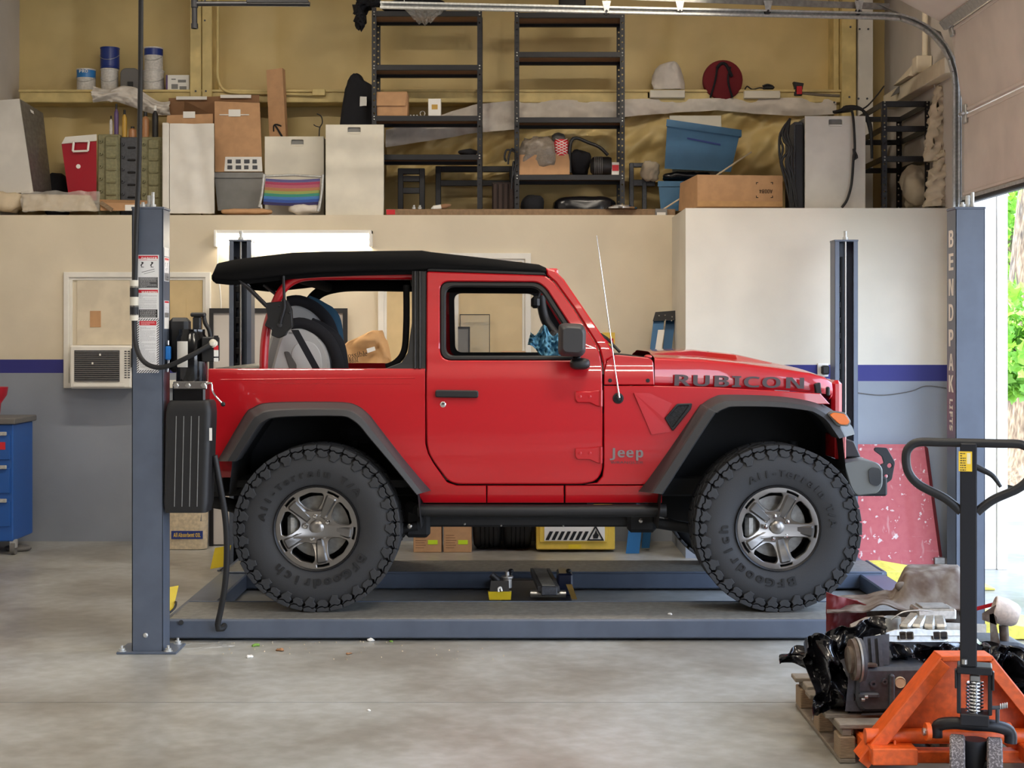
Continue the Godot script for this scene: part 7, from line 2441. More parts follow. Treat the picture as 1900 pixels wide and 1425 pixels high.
	part("plate", span(X(1517, 10.57), X(1537, 10.57), Y(699, 10.57), Y(674, 10.57), 10.565, 10.58, 0.003), M.paper, ot)
	part("plug", span(X(1524, 10.54), X(1538, 10.54), Y(695, 10.54), Y(678, 10.54), 10.51, 10.565, 0.010), M.black_plastic, ot)
	var wr := S()
	wr.tube(bend([P(1560, 724, 10.575), P(1600, 730, 10.575), P(1640, 733, 10.575), P(1690, 726, 10.575), P(1718, 716, 10.575), P(1756, 720, 10.575)], 0.05), 0.0035, 5)
	solo("wall_wire", wr, M.jug_grey, "thin grey wire sagging across the pale blue wall", "wire")
	# --- tool cart at the left edge
	var tc := thing("tool_cart", Vector3(X(-20, 10.75), 0, -10.9), "blue steel tool cart with a grey top at the left wall", "tool cart")
	var dt := 10.72
	part("cart_body", span(X(-90, dt), X(24, dt), 0.10, Y(787, dt), dt, dt + 0.45, 0.008), M.blue_paint, tc)
	part("cart_top", span(X(-94, dt), X(30, dt), Y(787, dt), Y(776, dt), dt - 0.03, dt + 0.47, 0.006), M.jug_grey, tc)
	for k in 3: part("drawer", span(X(-84, dt), X(19, dt), Y(812 + k * 62, dt) - 0.16, Y(806 + k * 62, dt), dt - 0.012, dt, 0.004), M.blue_paint, tc)
	for k in 3: part("drawer_pull", span(X(-80, dt), X(14, dt), Y(808 + k * 62, dt), Y(801 + k * 62, dt), dt - 0.03, dt - 0.01, 0.004), M.galvanized, tc)
	part("red_label", span(X(-6, dt), X(11, dt), Y(834, dt), Y(820, dt), dt - 0.015, dt - 0.011), M.red_sign, tc)
	for x in [18, -80]:
		var s := S()
		s.rod(Vector3(X(x, dt), 0.045, -dt - 0.04), Vector3(X(x, dt) + 0.03, 0.045, -dt - 0.04), 0.045, 18)
		part("caster_wheel", s, M.jug_grey, tc)
		part("caster_fork", span(X(x, dt) - 0.01, X(x, dt) + 0.04, 0.05, 0.11, dt + 0.02, dt + 0.06, 0.003), M.galvanized, tc)
	var rt := S()
	rt.lathe(Vector3(X(-18, dt + 0.1), Y(776, dt) + 0.0, -dt - 0.15), Vector3.UP, [[0.0, 0.0], [0.05, 0.0], [0.06, 0.10], [0.10, 0.16], [0.11, 0.22], [0.095, 0.215], [0.0, 0.17]], 22)
	solo("red_funnel", rt, M.red_plastic, "red plastic funnel tray standing on the blue tool cart", "funnel")
	var rag := S()
	rag.blob(P(34, 1018, 10.95) * Vector3(1, 0, 1) + Vector3(0, 0.02, 0), Vector3(0.10, 0.025, 0.06), 0.02, 7.0, 41)
	solo("shop_rag", rag, M.jug_grey, "dirty grey rag on the floor beside the tool cart", "rag")
	# --- black pipe rack under the ceiling
	var pr := thing("pipe_rack", P(360, 0, 9.6), "black overhead pipe with a bent down end and a flat grate", "pipe")
	var pp := S()
	pp.tube([P(360, 7, 9.6), P(460, 7, 9.6), P(575, 8, 9.6)], 0.016, 10)
	part("pipe", pp, M.black_steel, pr)
	var pd := S()
	pd.rod(P(361, 3, 9.6), P(361, 53, 9.6), 0.018, 12)
	pd.rod(P(361, 0, 9.6), P(361, 14, 9.6), 0.023, 12)
	pd.rod(P(361, 44, 9.6), P(361, 53, 9.6), 0.023, 12)
	part("down_pipe", pd, M.black_steel, pr)
	var gr := S()
	gr.box(P(515, 3, 9.55), Vector3(0.40, 0.02, 0.03), 0.004)
	for k in 9: gr.box(P(465 + k * 12.5, -1, 9.7), Vector3(0.02, 0.016, 0.30), 0.003)
	gr.box(P(515, -4, 9.9), Vector3(0.40, 0.02, 0.03), 0.004)
	part("grate", gr, M.black_steel, pr)
	for q in [380, 560]:
		var s := S()
		s.rod(P(q, 5, 9.6), Vector3(X(q, 9.6), Y_CEIL, -9.6), 0.006, 8)
		part("hanger", s, M.black_steel, pr)

func garage_door() -> void:
	var d0 := 5.42
	var d1 := 10.06
	var m := mat(C(224, 212, 200), 0.6, 0.0, "soft", 0.6)
	var pts := [[3.105, 2.50], [3.105, 3.09], [3.01, 3.68], [2.56, 3.93], [1.98, 3.95], [1.40, 3.96]]
	var door := struct("door_1", span(3.085, 3.125, 2.505, 2.53, d0, d1, 0.003), M.galvanized)
	for k in pts.size() - 1:
		var a := Vector3(pts[k][0], pts[k][1] + (0.03 if k == 0 else 0.004), 0)
		var b := Vector3(pts[k + 1][0], pts[k + 1][1] - 0.004, 0)
		var t := (b - a).normalized()
		var n := Vector3(-t.y, t.x, 0) # into the room
		var s := hexa([a - Vector3(0, 0, d0), a - Vector3(0, 0, d1), a - n * 0.04 - Vector3(0, 0, d1), a - n * 0.04 - Vector3(0, 0, d0), b - Vector3(0, 0, d0), b - Vector3(0, 0, d1), b - n * 0.04 - Vector3(0, 0, d1), b - n * 0.04 - Vector3(0, 0, d0)])
		struct("door_section", s, m, door)
		for e in [0.035, 0.965]:
			var c := a.lerp(b, e)
			var st := S()
			st.box(c + n * 0.004 - Vector3(0, 0, (d0 + d1) / 2), Vector3(0.012, 0.022, d1 - d0), 0.003, Basis(n, t, Vector3.BACK))
			struct("section_rib", st, m, door)
		for dd in [d1 - 0.06, d1 - 1.6, d1 - 3.1]:
			var hg := S()
			hg.box(b + n * 0.012 - Vector3(0, 0, dd), Vector3(0.02, 0.13, 0.07), 0.006, Basis(n, t, Vector3.BACK))
			hg.rod(b + n * 0.035 - Vector3(0, 0, dd - 0.035), b + n * 0.035 - Vector3(0, 0, dd + 0.035), 0.012, 8)
			struct("hinge", hg, M.galvanized, door)
	var strut := S()
	var sp := Vector3(3.0, 3.70, 0)
	strut.box(sp + Vector3(-0.03, 0.0, -(d0 + d1) / 2), Vector3(0.05, 0.07, d1 - d0), 0.006, Basis(Vector3.BACK, 0.6))
	struct("stiffener_strut", strut, M.galvanized, door)
	var sl := S()
	sl.box(Vector3(3.105, 2.492, -(d0 + d1) / 2), Vector3(0.05, 0.03, d1 - d0), 0.008)
	struct("bottom_seal", sl, M.black_plastic, door)
	# tracks: down the jamb, round the bend and back under the ceiling
	for dt in [d1 + 0.05, d0 - 0.05]:
		var path := []
		path.append(Vector3(3.065, 0.02, -dt))
		path.append(Vector3(3.065, 3.30, -dt))
		for k in 9:
			var a := PI / 2 * k / 8.0
			path.append(Vector3(3.065 - 0.47 * (1 - cos(a)), 3.30 + 0.47 * sin(a), -dt))
		path.append(Vector3(-0.86, 3.845, -dt))
		var tr := S()
		for i in path.size() - 1:
			var a: Vector3 = path[i]
			var b: Vector3 = path[i + 1]
			var t := (b - a).normalized()
			var n := Vector3(-t.y, t.x, 0)
			var mid := (a + b) / 2.0
			var l := a.distance_to(b) + 0.004
			tr.box(mid - n * 0.0 + Vector3(0, 0, -0.015), Vector3(0.045, l, 0.003), 0.0, Basis(n, t, Vector3.BACK))
			for e in [-1, 1]: tr.box(mid + n * 0.022 * e, Vector3(0.003, l, 0.03), 0.0, Basis(n, t, Vector3.BACK))
			tr.box(mid + n * 0.016 + Vector3(0, 0, 0.015), Vector3(0.012, l, 0.003), 0.0, Basis(n, t, Vector3.BACK))
			tr.box(mid - n * 0.016 + Vector3(0, 0, 0.015), Vector3(0.012, l, 0.003), 0.0, Basis(n, t, Vector3.BACK))
		struct("track", tr, M.galvanized, door)
		# angle iron that carries the track, with its brackets and rollers
		var an := S()
		an.bar(Vector3(2.62, 3.84, -dt - 0.03), Vector3(0.3, 3.93, -dt - 0.03), 0.005, 0.045)
		an.bar(Vector3(3.10, 2.45, -dt - 0.02), Vector3(3.10, 3.35, -dt - 0.02), 0.05, 0.006, 0.0, Vector3.RIGHT)
		an.bar(Vector3(3.08, 3.35, -dt - 0.02), Vector3(2.96, 3.66, -dt - 0.02), 0.04, 0.006, 0.0, Vector3.RIGHT)
		an.bar(Vector3(2.96, 3.66, -dt - 0.02), Vector3(2.55, 3.85, -dt - 0.02), 0.04, 0.006, 0.0, Vector3.UP)
		struct("track_angle", an, M.steel_dull, door)
		for q in [0.68, 1.18, 1.78, 2.40]:
			var b := S()
			b.lathe(Vector3(q, 3.80, -dt - 0.0), Vector3.BACK, [[0.0, -0.02], [0.022, -0.02], [0.022, 0.012], [0.008, 0.014], [0.008, 0.03], [0.0, 0.03]], 14)
			struct("roller", b, M.black_plastic, door)
			var bk := S()
			bk.prism(PackedVector2Array([Vector2(q - 0.03, 3.87), Vector2(q + 0.03, 3.87), Vector2(q + 0.015, 3.80), Vector2(q - 0.015, 3.80)]), -dt + 0.017, -dt + 0.021)
			struct("roller_bracket", bk, M.galvanized, door)
		var hang := S()
		hang.bar(Vector3(0.68, 3.82, -dt - 0.03), Vector3(0.78, Y_CEIL, -dt - 0.03), 0.03, 0.004)
		hang.bar(Vector3(-0.7, 3.85, -dt - 0.03), Vector3(-0.7, Y_CEIL, -dt - 0.03), 0.03, 0.004)
		struct("hanger", hang, M.galvanized, door)

func build_front_right() -> void:
	pallet()
	pallet_jack()
	engine_pile()

func pallet() -> void:
	var t := thing("wooden_pallet", Vector3(1.85, 0, -5.95), "weathered wooden pallet loaded with engine parts", "pallet")
	var x0 := 1.24
	var x1 := 2.10
	var d0 := 5.52
	var d1 := 6.36
	for k in 6:
		var d := lerpf(d0, d1 - 0.10, k / 5.0)
		var s := S()
		s.box(Vector3((x0 + x1) / 2 - 0.02 * (k % 2), 0.137, -d - 0.05), Vector3(x1 - x0, 0.018, 0.095), 0.003)
		part("deck_board", s, M.wood_old, t)
	for x in [x0 + 0.03, (x0 + x1) / 2, x1 - 0.03]:
		part("stringer", span(x - 0.018, x + 0.018, 0.10, 0.128, d0 + 0.01, d1 - 0.01, 0.003), M.wood_old, t)
		part("bottom_board", span(x - 0.03, x + 0.03, 0.001, 0.018, d0, d1, 0.003), M.wood_old, t)
		for d in [d0, (d0 + d1) / 2 - 0.05, d1 - 0.10]:
			part("block", span(x - 0.03, x + 0.03, 0.018, 0.10, d, d + 0.10, 0.004), M.wood, t)

func pallet_jack() -> void:
	var t := thing("pallet_jack", Vector3(1.68, 0, -5.3), "orange pallet jack with a black pump handle in front of the pallet", "pallet jack")
	var cx := X(1803, 5.3)
	var d := 5.40
	# A-frame: two bent legs and the plate between them
	for q in [-1, 1]:
		var a0 := Vector3(cx + q * 0.090, Y(1216, d), -d)
		var a1 := Vector3(cx + q * 0.385, Y(1402, d), -d)
		var s := S()
		s.bar(a0, a1, 0.10, 0.012, 0.002, Vector3(q * 0.55, 0.83, 0))
		s.bar(a0 + Vector3(0, 0, 0.048) - Vector3(q * 0.01, 0.018, 0), a1 + Vector3(0, 0, 0.048) - Vector3(q * 0.01, 0.018, 0), 0.008, 0.045, 0.002, Vector3(q * 0.55, 0.83, 0))
		part("frame_leg", s, M.orange, t)
	part("frame_top", span(cx - 0.095, cx + 0.095, Y(1222, d), Y(1212, d), d - 0.05, d + 0.05, 0.003), M.orange, t)
	var pl := S()
	pl.prism(PackedVector2Array([Vector2(cx - 0.085, Y(1218, d)), Vector2(cx + 0.085, Y(1218, d)), Vector2(cx + 0.31, Y(1362, d)), Vector2(cx - 0.31, Y(1362, d))]), -d - 0.05, -d - 0.042)
	part("back_plate", pl, M.orange, t)
	var tt := S()
	tt.rod(Vector3(cx - 0.36, Y(1364, d), -d + 0.01), Vector3(cx + 0.36, Y(1364, d), -d + 0.01), 0.028, 16)
	part("torsion_tube", tt, M.orange, t)
	part("cross_member", span(cx - 0.22, cx + 0.22, Y(1412, d), Y(1390, d), d - 0.03, d + 0.03, 0.004), M.orange, t)
	for q in [-1, 1]:
		var fx: float = cx + q * 0.275
		part("fork", span(fx - 0.08, fx + 0.08, 0.060, 0.115, d - 0.10, 6.50, 0.008), M.orange, t)
		part("fork_heel", span(fx - 0.082, fx + 0.082, 0.058, 0.118, d - 0.105, d - 0.02, 0.004), M.orange, t)
		var rl := S()
		rl.rod(Vector3(fx - 0.03, 0.04, -6.3), Vector3(fx + 0.03, 0.04, -6.3), 0.039, 18)
		part("fork_roller", rl, M.cast_dark, t)
		for e in [0.02, 0.055]:
			var s := S()
			s.rod(Vector3(cx + q * (0.24 + e), Y(1368, d), -d + 0.04), Vector3(cx + q * (0.24 + e), Y(1402, d), -d + 0.05), 0.006, 8)
			part("push_rod", s, M.orange, t)
	# yoke, steering wheels, pump
	var dw := 5.20
	cx = X(1806, dw)
	var yk := S()
	yk.tube(bend([Vector3(cx - 0.125, Y(1380, dw), -dw - 0.05), Vector3(cx - 0.12, Y(1358, dw), -dw - 0.05), Vector3(cx - 0.07, Y(1348, dw), -dw - 0.03), Vector3(cx, Y(1347, dw), -dw - 0.02), Vector3(cx + 0.07, Y(1348, dw), -dw - 0.03), Vector3(cx + 0.12, Y(1358, dw), -dw - 0.05), Vector3(cx + 0.125, Y(1380, dw), -dw - 0.05)], 0.02), 0.022, 10)
	part("yoke", yk, M.black_steel, t)
	for q in [-1, 1]:
		var lug := S()
		lug.lathe(Vector3(cx + q * 0.135, Y(1366, dw), -dw - 0.06), Vector3(q, 0, 0), [[0.0, 0.0], [0.032, 0.0], [0.032, 0.016], [0.0, 0.016]], 16)
		part("pivot_lug", lug, M.orange, t)
		var nt := S()
		nt.lathe(Vector3(cx + q * 0.151, Y(1366, dw), -dw - 0.06), Vector3(q, 0, 0), [[0.0, 0.0], [0.014, 0.0], [0.014, 0.01], [0.0, 0.012]], 6)
		part("pivot_nut", nt, M.steel, t)
		var w := S()
		var c := Vector3(cx + q * 0.062 + 0.008, 0.095, -dw)
		w.lathe(c - Vector3(0.026, 0, 0), Vector3.RIGHT, [[0.0, 0.0], [0.06, 0.0], [0.088, 0.0], [0.095, 0.006], [0.095, 0.046], [0.088, 0.052], [0.0, 0.052]], 32)
		part("steering_wheel", w, mat(C(200, 192, 192), 0.75, 0.0, "chips", 5.0), t)
	var axl := S()
	axl.rod(Vector3(cx - 0.06, 0.095, -dw), Vector3(cx + 0.07, 0.095, -dw), 0.015, 10)
	axl.lathe(Vector3(cx + 0.004, 0.02, -dw), Vector3.UP, [[0.0, 0.0], [0.028, 0.0], [0.03, 0.06], [0.038, 0.09], [0.042, 0.16], [0.0, 0.16]], 20)
	part("pump_base", axl, M.black_steel, t)
	part("lower_block", span(cx - 0.045, cx + 0.052, Y(1342, dw), Y(1320, dw), dw - 0.045, dw + 0.045, 0.004), M.black_steel, t)
	part("upper_block", span(cx - 0.055, cx + 0.062, Y(1247, dw), Y(1232, dw), dw - 0.045, dw + 0.045, 0.004), M.black_steel, t)
	for q in [-1, 1]:
		part("side_plate", span(cx + 0.003 + q * 0.052 - 0.007, cx + 0.003 + q * 0.052 + 0.007, Y(1322, dw), Y(1240, dw), dw - 0.03, dw + 0.03, 0.003), M.black_steel, t)
		part("link_plate", span(cx + 0.003 + q * 0.062 - 0.004, cx + 0.003 + q * 0.062 + 0.004, Y(1275, dw), Y(1240, dw), dw - 0.04, dw - 0.01, 0.003), M.black_steel, t)
	var cyl := S()
	cyl.rod(Vector3(cx + 0.004, Y(1325, dw), -dw), Vector3(cx + 0.004, Y(1252, dw), -dw), 0.018, 16)
	part("pump_piston", cyl, M.chrome, t)
	var sp := S()
	var hel := []
	for k in 150:
		var a := TAU * k / 16.0
		hel.append(Vector3(cx + 0.004 + cos(a) * 0.027, lerpf(Y(1323, dw), Y(1263, dw), k / 149.0), -dw + sin(a) * 0.027))
	sp.tube(hel, 0.0042, 6)
	part("pump_spring", sp, M.chrome, t)
	part("spring_cap", span(cx - 0.012, cx + 0.022, Y(1262, dw), Y(1250, dw), dw - 0.025, dw + 0.02, 0.003), M.steel_dull, t)
	var pd := S()
	pd.tube(bend([Vector3(cx + 0.05, Y(1308, dw), -dw + 0.02), Vector3(cx + 0.08, Y(1307, dw), -dw + 0.02), Vector3(cx + 0.11, Y(1302, dw), -dw + 0.02)], 0.01), 0.007, 8)
	pd.tube([Vector3(cx + 0.08, Y(1306, dw), -dw + 0.02), Vector3(cx + 0.08, Y(1335, dw), -dw + 0.01)], 0.007, 8)
	part("release_pedal", pd, M.cast_dark, t)
	for k in 4:
		var s := S()
		s.lathe(Vector3(cx + 0.088 + k * 0.007, Y(1304.5 - k * 1.0, dw), -dw + 0.02), Vector3.RIGHT, [[0.010, 0.0], [0.010, 0.004]], 10)
		part("pedal_grip", s, M.galvanized, t)
	# pump handle
	var dh := 5.17
	part("handle_column", span(X(1787, dh), X(1817, dh), Y(1236, dh), Y(822, dh), dh - 0.02, dh + 0.02, 0.004), M.black_steel, t)
	var lp := S()
	var hp := [P(1789, 950, dh), P(1760, 926, dh), P(1715, 903, dh), P(1695, 880, dh), P(1690, 852, dh), P(1695, 834, dh), P(1712, 823, dh), P(1750, 822, dh), P(1803, 822, dh), P(1856, 822, dh), P(1894, 823, dh), P(1911, 834, dh), P(1916, 852, dh), P(1911, 880, dh), P(1891, 903, dh), P(1846, 926, dh), P(1817, 950, dh)]
	lp.tube(bend(hp, 0.012), 0.0155, 12)
	part("handle_loop", lp, M.black_plastic, t)
	decal("yellow_sticker", t, print_mat(print_tex(52, 76, func(im: Image):
		im.fill(C(240, 200, 60))
		var rng := RandomNumberGenerator.new()
		rng.seed = 9
		line_rows(im, 6, 6, 28, 70, 9, C(50, 44, 40), rng)
		for y in range(6, 48, 3): im.fill_rect(Rect2i(32, y, 14, 2), C(235, 235, 225)))), P(1788, 875, dh - 0.021), P(1812, 875, dh - 0.021), P(1812, 838, dh - 0.021), P(1788, 838, dh - 0.021))
	var lv := S()
	lv.tube(bend([P(1812, 864, dh), P(1828, 872, dh), P(1845, 882, dh), P(1859, 902, dh)], 0.012), [0.012, 0.009, 0.006], 8)
	part("release_lever", lv, M.black_plastic, t)
	var pin := S()
	pin.lathe(P(1800, 1233, dh - 0.03), Vector3.UP, [[0.0, 0.0], [0.010, 0.0], [0.010, 0.016], [0.0, 0.018]], 10)
	part("lock_pin", pin, M.steel, t)
	# the steering group stands turned a little on its pivot
	var turn := Basis(Vector3.UP, deg_to_rad(-17.0))
	var piv := Vector3(cx - 0.008, 0, -dw) - t.position
	for o in t.get_children():
		for w in ["steering_wheel", "pump_", "lower_block", "upper_block", "side_plate", "link_plate", "spring_cap", "yoke", "handle_", "release_", "pedal", "yellow", "lock_pin"]:
			if str(o.name).begins_with(w):
				o.transform = Transform3D(turn, piv - turn * piv) * o.transform
				break

func engine_pile() -> void:
	var yd := 0.146
	# --- engine block
	var d := 5.64
	var en := thing("engine_block", Vector3(X(1650, d), yd, -d), "bare dark engine block with a front pulley lying on the pallet", "engine")
	var s := S()
	s.prism(rounded(QL([1592, 1240, 1715, 1238, 1742, 1250, 1746, 1318, 1600, 1322, 1588, 1300], d), 0.02, 3), -d - 0.30, -d, 0.012)
	part("crankcase", s, M.cast_dark, en)
	part("valley_deck", hexa([P(1598, 1236, d + 0.04), P(1650, 1234, d + 0.04), P(1650, 1234, d + 0.2), P(1600, 1236, d + 0.2), P(1602, 1182, d + 0.06), P(1650, 1176, d + 0.06), P(1650, 1176, d + 0.18), P(1602, 1182, d + 0.18)]), M.cast_dark, en)
	for k in 3: part("web", hexa([P(1606 + k * 13, 1238, d + 0.02), P(1613 + k * 13, 1238, d + 0.02), P(1613 + k * 13, 1238, d + 0.05), P(1606 + k * 13, 1238, d + 0.05), P(1602 + k * 13, 1184, d + 0.04), P(1609 + k * 13, 1184, d + 0.04), P(1609 + k * 13, 1184, d + 0.07), P(1602 + k * 13, 1184, d + 0.07)]), M.cast_dark, en)
	var plug := S()
	plug.lathe(P(1670, 1266, d), Vector3.BACK, [[0.0, 0.004], [0.018, 0.004], [0.020, 0.008], [0.022, 0.0]], 20)
	part("core_plug", plug, M.cardboard_pale, en, "pale yellow core plug")
	for q in [[1620, 1268, 0.010], [1641, 1264, 0.008], [1700, 1300, 0.008]]:
		var b := S()
		b.lathe(P(q[0], q[1], d), Vector3.BACK, [[q[2] * 1.4, 0.0], [q[2] * 1.4, 0.01], [q[2] * 0.6, 0.01], [q[2] * 0.6, 0.002], [0.0, 0.002]], 12)
		part("boss", b, M.cast_dark, en)
	var rb := S()
	rb.box(P(1655, 1290, d - 0.01), Vector3(0.02, 0.16, 0.02), 0.006)
	rb.box(P(1612, 1290, d - 0.01), Vector3(0.08, 0.02, 0.02), 0.006)
	part("casting_rib", rb, M.cast_dark, en)
	part("oil_pan_rail", hexa([P(1598, 1327, d - 0.01), P(1746, 1327, d - 0.01), P(1746, 1324, d + 0.02), P(1598, 1324, d + 0.02), P(1598, 1324, d - 0.01), P(1746, 1318, d - 0.01), P(1746, 1318, d + 0.02), P(1598, 1324, d + 0.02)]), M.cast_dark, en)
	# crank pulley at the left end, seen nearly edge on
	var pc := P(1580, 1224, d - 0.01)
	for q in [[0.078, 0.0, 0.016, "rusty"], [0.084, 0.018, 0.008, "steel_dull"], [0.080, 0.028, 0.012, "cast_dark"], [0.050, -0.014, 0.014, "rusty"]]:
		var b := S()
		b.lathe(pc + Vector3(q[1], 0, 0), Vector3(1.0, 0.03, -0.03), [[0.0, 0.0], [q[0], 0.0], [q[0], q[2]], [q[0] * 0.5, q[2]], [0.0, q[2]]], 32)
		part("pulley_disc", b, M[q[3]], en)
	part("timing_cover", hexa([P(1568, 1320, d + 0.02), P(1600, 1320, d + 0.02), P(1600, 1312, d + 0.1), P(1572, 1312, d + 0.1), P(1576, 1240, d + 0.03), P(1600, 1238, d + 0.03), P(1600, 1238, d + 0.1), P(1576, 1240, d + 0.1)]), M.cast_dark, en)
	for q in [[1604, 1293], [1598, 1298]]:
		var b := S()
		b.rod(P(q[0], q[1], d - 0.02), P(q[0] + 6, q[1], d - 0.02), 0.008, 8)
		part("bolt", b, M.steel, en)
	part("gasket_face", span(X(1590, d), X(1628, d), Y(1238, d), Y(1232, d), d - 0.002, d + 0.03, 0.002), M.rusty, en)
	# --- rusty floor pan with its tunnel, red edge
	var fd := 6.25
	var fp := thing("floor_pan", Vector3(X(1660, fd), yd, -fd), "rusty sheet metal pan with a raised hump and red front edge", "car part")
	var fn := wave(101, 1.5, 2)
	var ps := S()
	ps.sheet(func(u: float, v: float):
		var px := lerpf(1534, 1800, u)
		var hump := smoothstep(0.44, 0.56, u) * (1.0 - smoothstep(0.92, 1.0, u)) * 0.125
		var small := 0.03 * exp(-pow((u - 0.40) / 0.09, 2.0)) * (1.0 - v * 0.4)
		var y := Y(lerpf(1135, 1105, v) - 4.0 * u, lerpf(6.05, 6.42, v)) + hump * smoothstep(0.15, 0.6, v) + small
		return Vector3(X(px, lerpf(6.05, 6.42, v)), y + 0.006 * fn.get_noise_2d(u * 3.0, v * 2.0), -lerpf(6.05, 6.42, v)), 46, 18, 0.006)
	part("pan", ps, M.rusty, fp)
	var re := S()
	re.sheet(func(u: float, v: float):
		var p := P(lerpf(1533, 1562, u * 0.4) + u * 62, lerpf(1192, 1099 + 22 * u, v), 6.13 + 0.06 * u)
		p.z += 0.02 * sin(u * 7.0) + 0.01 * fn.get_noise_2d(u * 4.0, v * 4.0)
		return p, 16, 10, 0.006)
	part("red_edge", re, mat(C(112, 22, 26), 0.5, 0.0, "mottle", 5.0), fp)
	part("back_wall", hexa([P(1536, 1190, 6.2), P(1800, 1180, 6.2), P(1800, 1180, 6.34), P(1536, 1190, 6.34), P(1536, 1135, 6.2), P(1800, 1130, 6.2), P(1800, 1130, 6.34), P(1536, 1135, 6.34)]), M.rusty, fp)
	part("support", hexa([P(1560, 1290, 6.2), P(1780, 1290, 6.2), P(1780, 1290, 6.3), P(1560, 1290, 6.3), P(1560, 1190, 6.2), P(1780, 1180, 6.2), P(1780, 1180, 6.3), P(1560, 1190, 6.3)]), M.cast_dark, fp)
	for q in [[1672, 1088, 0.02], [1692, 1092, 0.015], [1745, 1096, 0.02]]:
		var b := S()
		b.blob(P(q[0], q[1], 6.22), Vector3(q[2] * 1.3, q[2], 0.015), 0.004, 20.0, 3)
		part("bracket", b, M.rusty, fp)
	# --- intake manifolds
	manifold(1625, 1800, 1130, 5.78, "silver cast intake manifold with square ports on top of the pile", "cast_alu", true)
	manifold(1580, 1720, 1112, 6.0, "tarnished intake manifold plate tilted behind the silver one", "manifold_old", false)
	# --- black plastic film over everything
	var n1 := wave(111, 1.25, 2)
	var film := S()
	film.sheet(func(u: float, v: float):
		# left wing: from the tip at the far left up over the block
		var px := lerpf(1448, 1640, u)
		var top := lerpf(1216, 1152, smoothstep(0.0, 0.75, u)) - 4.0 * sin(u * 8.0)
		var bot := lerpf(1226, 1180, smoothstep(0.3, 1.0, u)) + 16.0 * sin(u * PI)
		var p := P(px, lerpf(bot, top, v), lerpf(5.86, 5.80, u) + 0.05 * v)
		p.z += 0.06 * n1.get_noise_2d(u * 2.4, v * 0.9)
		p.y += 0.015 * n1.get_noise_2d(u * 2.0 + 7.0, v)
		return p, 40, 14, 0.003)
	var ft := thing("black_plastic_sheet", P(1540, 1330, 5.95), "torn black plastic sheet draped over the engine parts", "plastic sheet")
	part("left_wing", film, M.film, ft)
	var f2 := S()
	f2.sheet(func(u: float, v: float):
		var px := lerpf(1500, 1566, u) + 10.0 * sin(v * 5.0)
		var p := P(px, lerpf(1325, 1195, v) - 16.0 * sin(u * PI) * v, 5.72 + 0.05 * sin(u * 9.0))
		p.z += 0.12 * n1.get_noise_2d(u * 1.2 + 3.0, v * 1.6)
		return p, 26, 22, 0.003)
	part("hanging_fold", f2, M.film, ft)
	var f3 := S()
	f3.sheet(func(u: float, v: float):
		var px := lerpf(1650, 1800, u)
		var p := P(px, lerpf(1252 + 20 * sin(u * 4.0), 1198 - 6 * u, v), 5.76 + 0.08 * (1 - v) + 0.03 * sin(u * 11.0 + v * 4.0))
		p.z += 0.07 * n1.get_noise_2d(u * 2.6 + 9.0, v * 1.2)
		return p, 36, 18, 0.003)
	part("middle_fold", f3, M.film, ft)
	var f4 := S()
	f4.sheet(func(u: float, v: float):
		var px := lerpf(1812, 1960, u)
		var p := P(px, lerpf(1300 + 30 * u, 1180 + 30 * u, v), 5.72 + 0.3 * v)
		p.z += 0.16 * n1.get_noise_2d(u * 2.2 + 19.0, v * 1.8)
		p.y += 0.04 * n1.get_noise_2d(u * 2.0 + 2.0, v * 2.5 + 3.0)
		return p, 36, 26, 0.003)
	part("right_fold", f4, M.film, ft)
	# something for the film to lie on at the right
	var rt := thing("transmission_case", Vector3(2.15, yd, -6.05), "dark cast gearbox case under the plastic at the pallet's far end", "car part")
	var rs := S()
	rs.prism(rounded(QL([1760, 1282, 1960, 1282, 1950, 1230, 1900, 1195, 1770, 1192, 1760, 1220], 6.08), 0.03, 3), -6.30, -6.10, 0.02)
	part("case", rs, M.cast_dark, rt)
	part("bracket_arm", hexa([P(1822, 1150, 6.1), P(1850, 1160, 6.1), P(1850, 1160, 6.14), P(1822, 1150, 6.14), P(1822, 1138, 6.1), P(1848, 1122, 6.1), P(1848, 1122, 6.14), P(1822, 1138, 6.14)]), M.rusty, rt)
	part("brace", hexa([P(1838, 1195, 6.1), P(1856, 1195, 6.1), P(1856, 1195, 6.14), P(1838, 1195, 6.14), P(1836, 1140, 6.1), P(1844, 1138, 6.1), P(1844, 1138, 6.14), P(1836, 1140, 6.14)]), M.rusty, rt)
	part("red_strip", hexa([P(1780, 1142, 6.2), P(1846, 1124, 6.2), P(1846, 1124, 6.22), P(1780, 1142, 6.22), P(1780, 1134, 6.2), P(1846, 1117, 6.2), P(1846, 1117, 6.22), P(1780, 1134, 6.22)]), M.red_sign, rt)
	var cn := thing("exhaust_tip", P(1862, 1140, 6.15), "white dented cone-shaped housing at the end of the pile", "car part")
	var cs := S()
	cs.lathe(P(1842, 1128, 6.15), Vector3(0.93, -0.30, 0.2), [[0.0, 0.03], [0.036, 0.02], [0.050, 0.0], [0.054, 0.004], [0.056, 0.05], [0.048, 0.09], [0.036, 0.105], [0.0, 0.108]], 26)
	part("shell", cs, mat(C(222, 206, 194), 0.4, 0.0, "mottle", 8.0), cn)
	var stand := S()
	stand.tube([P(1862, 1160, 6.15), P(1865, 1200, 6.15)], 0.02, 8)
	part("pipe", stand, M.rusty, cn)

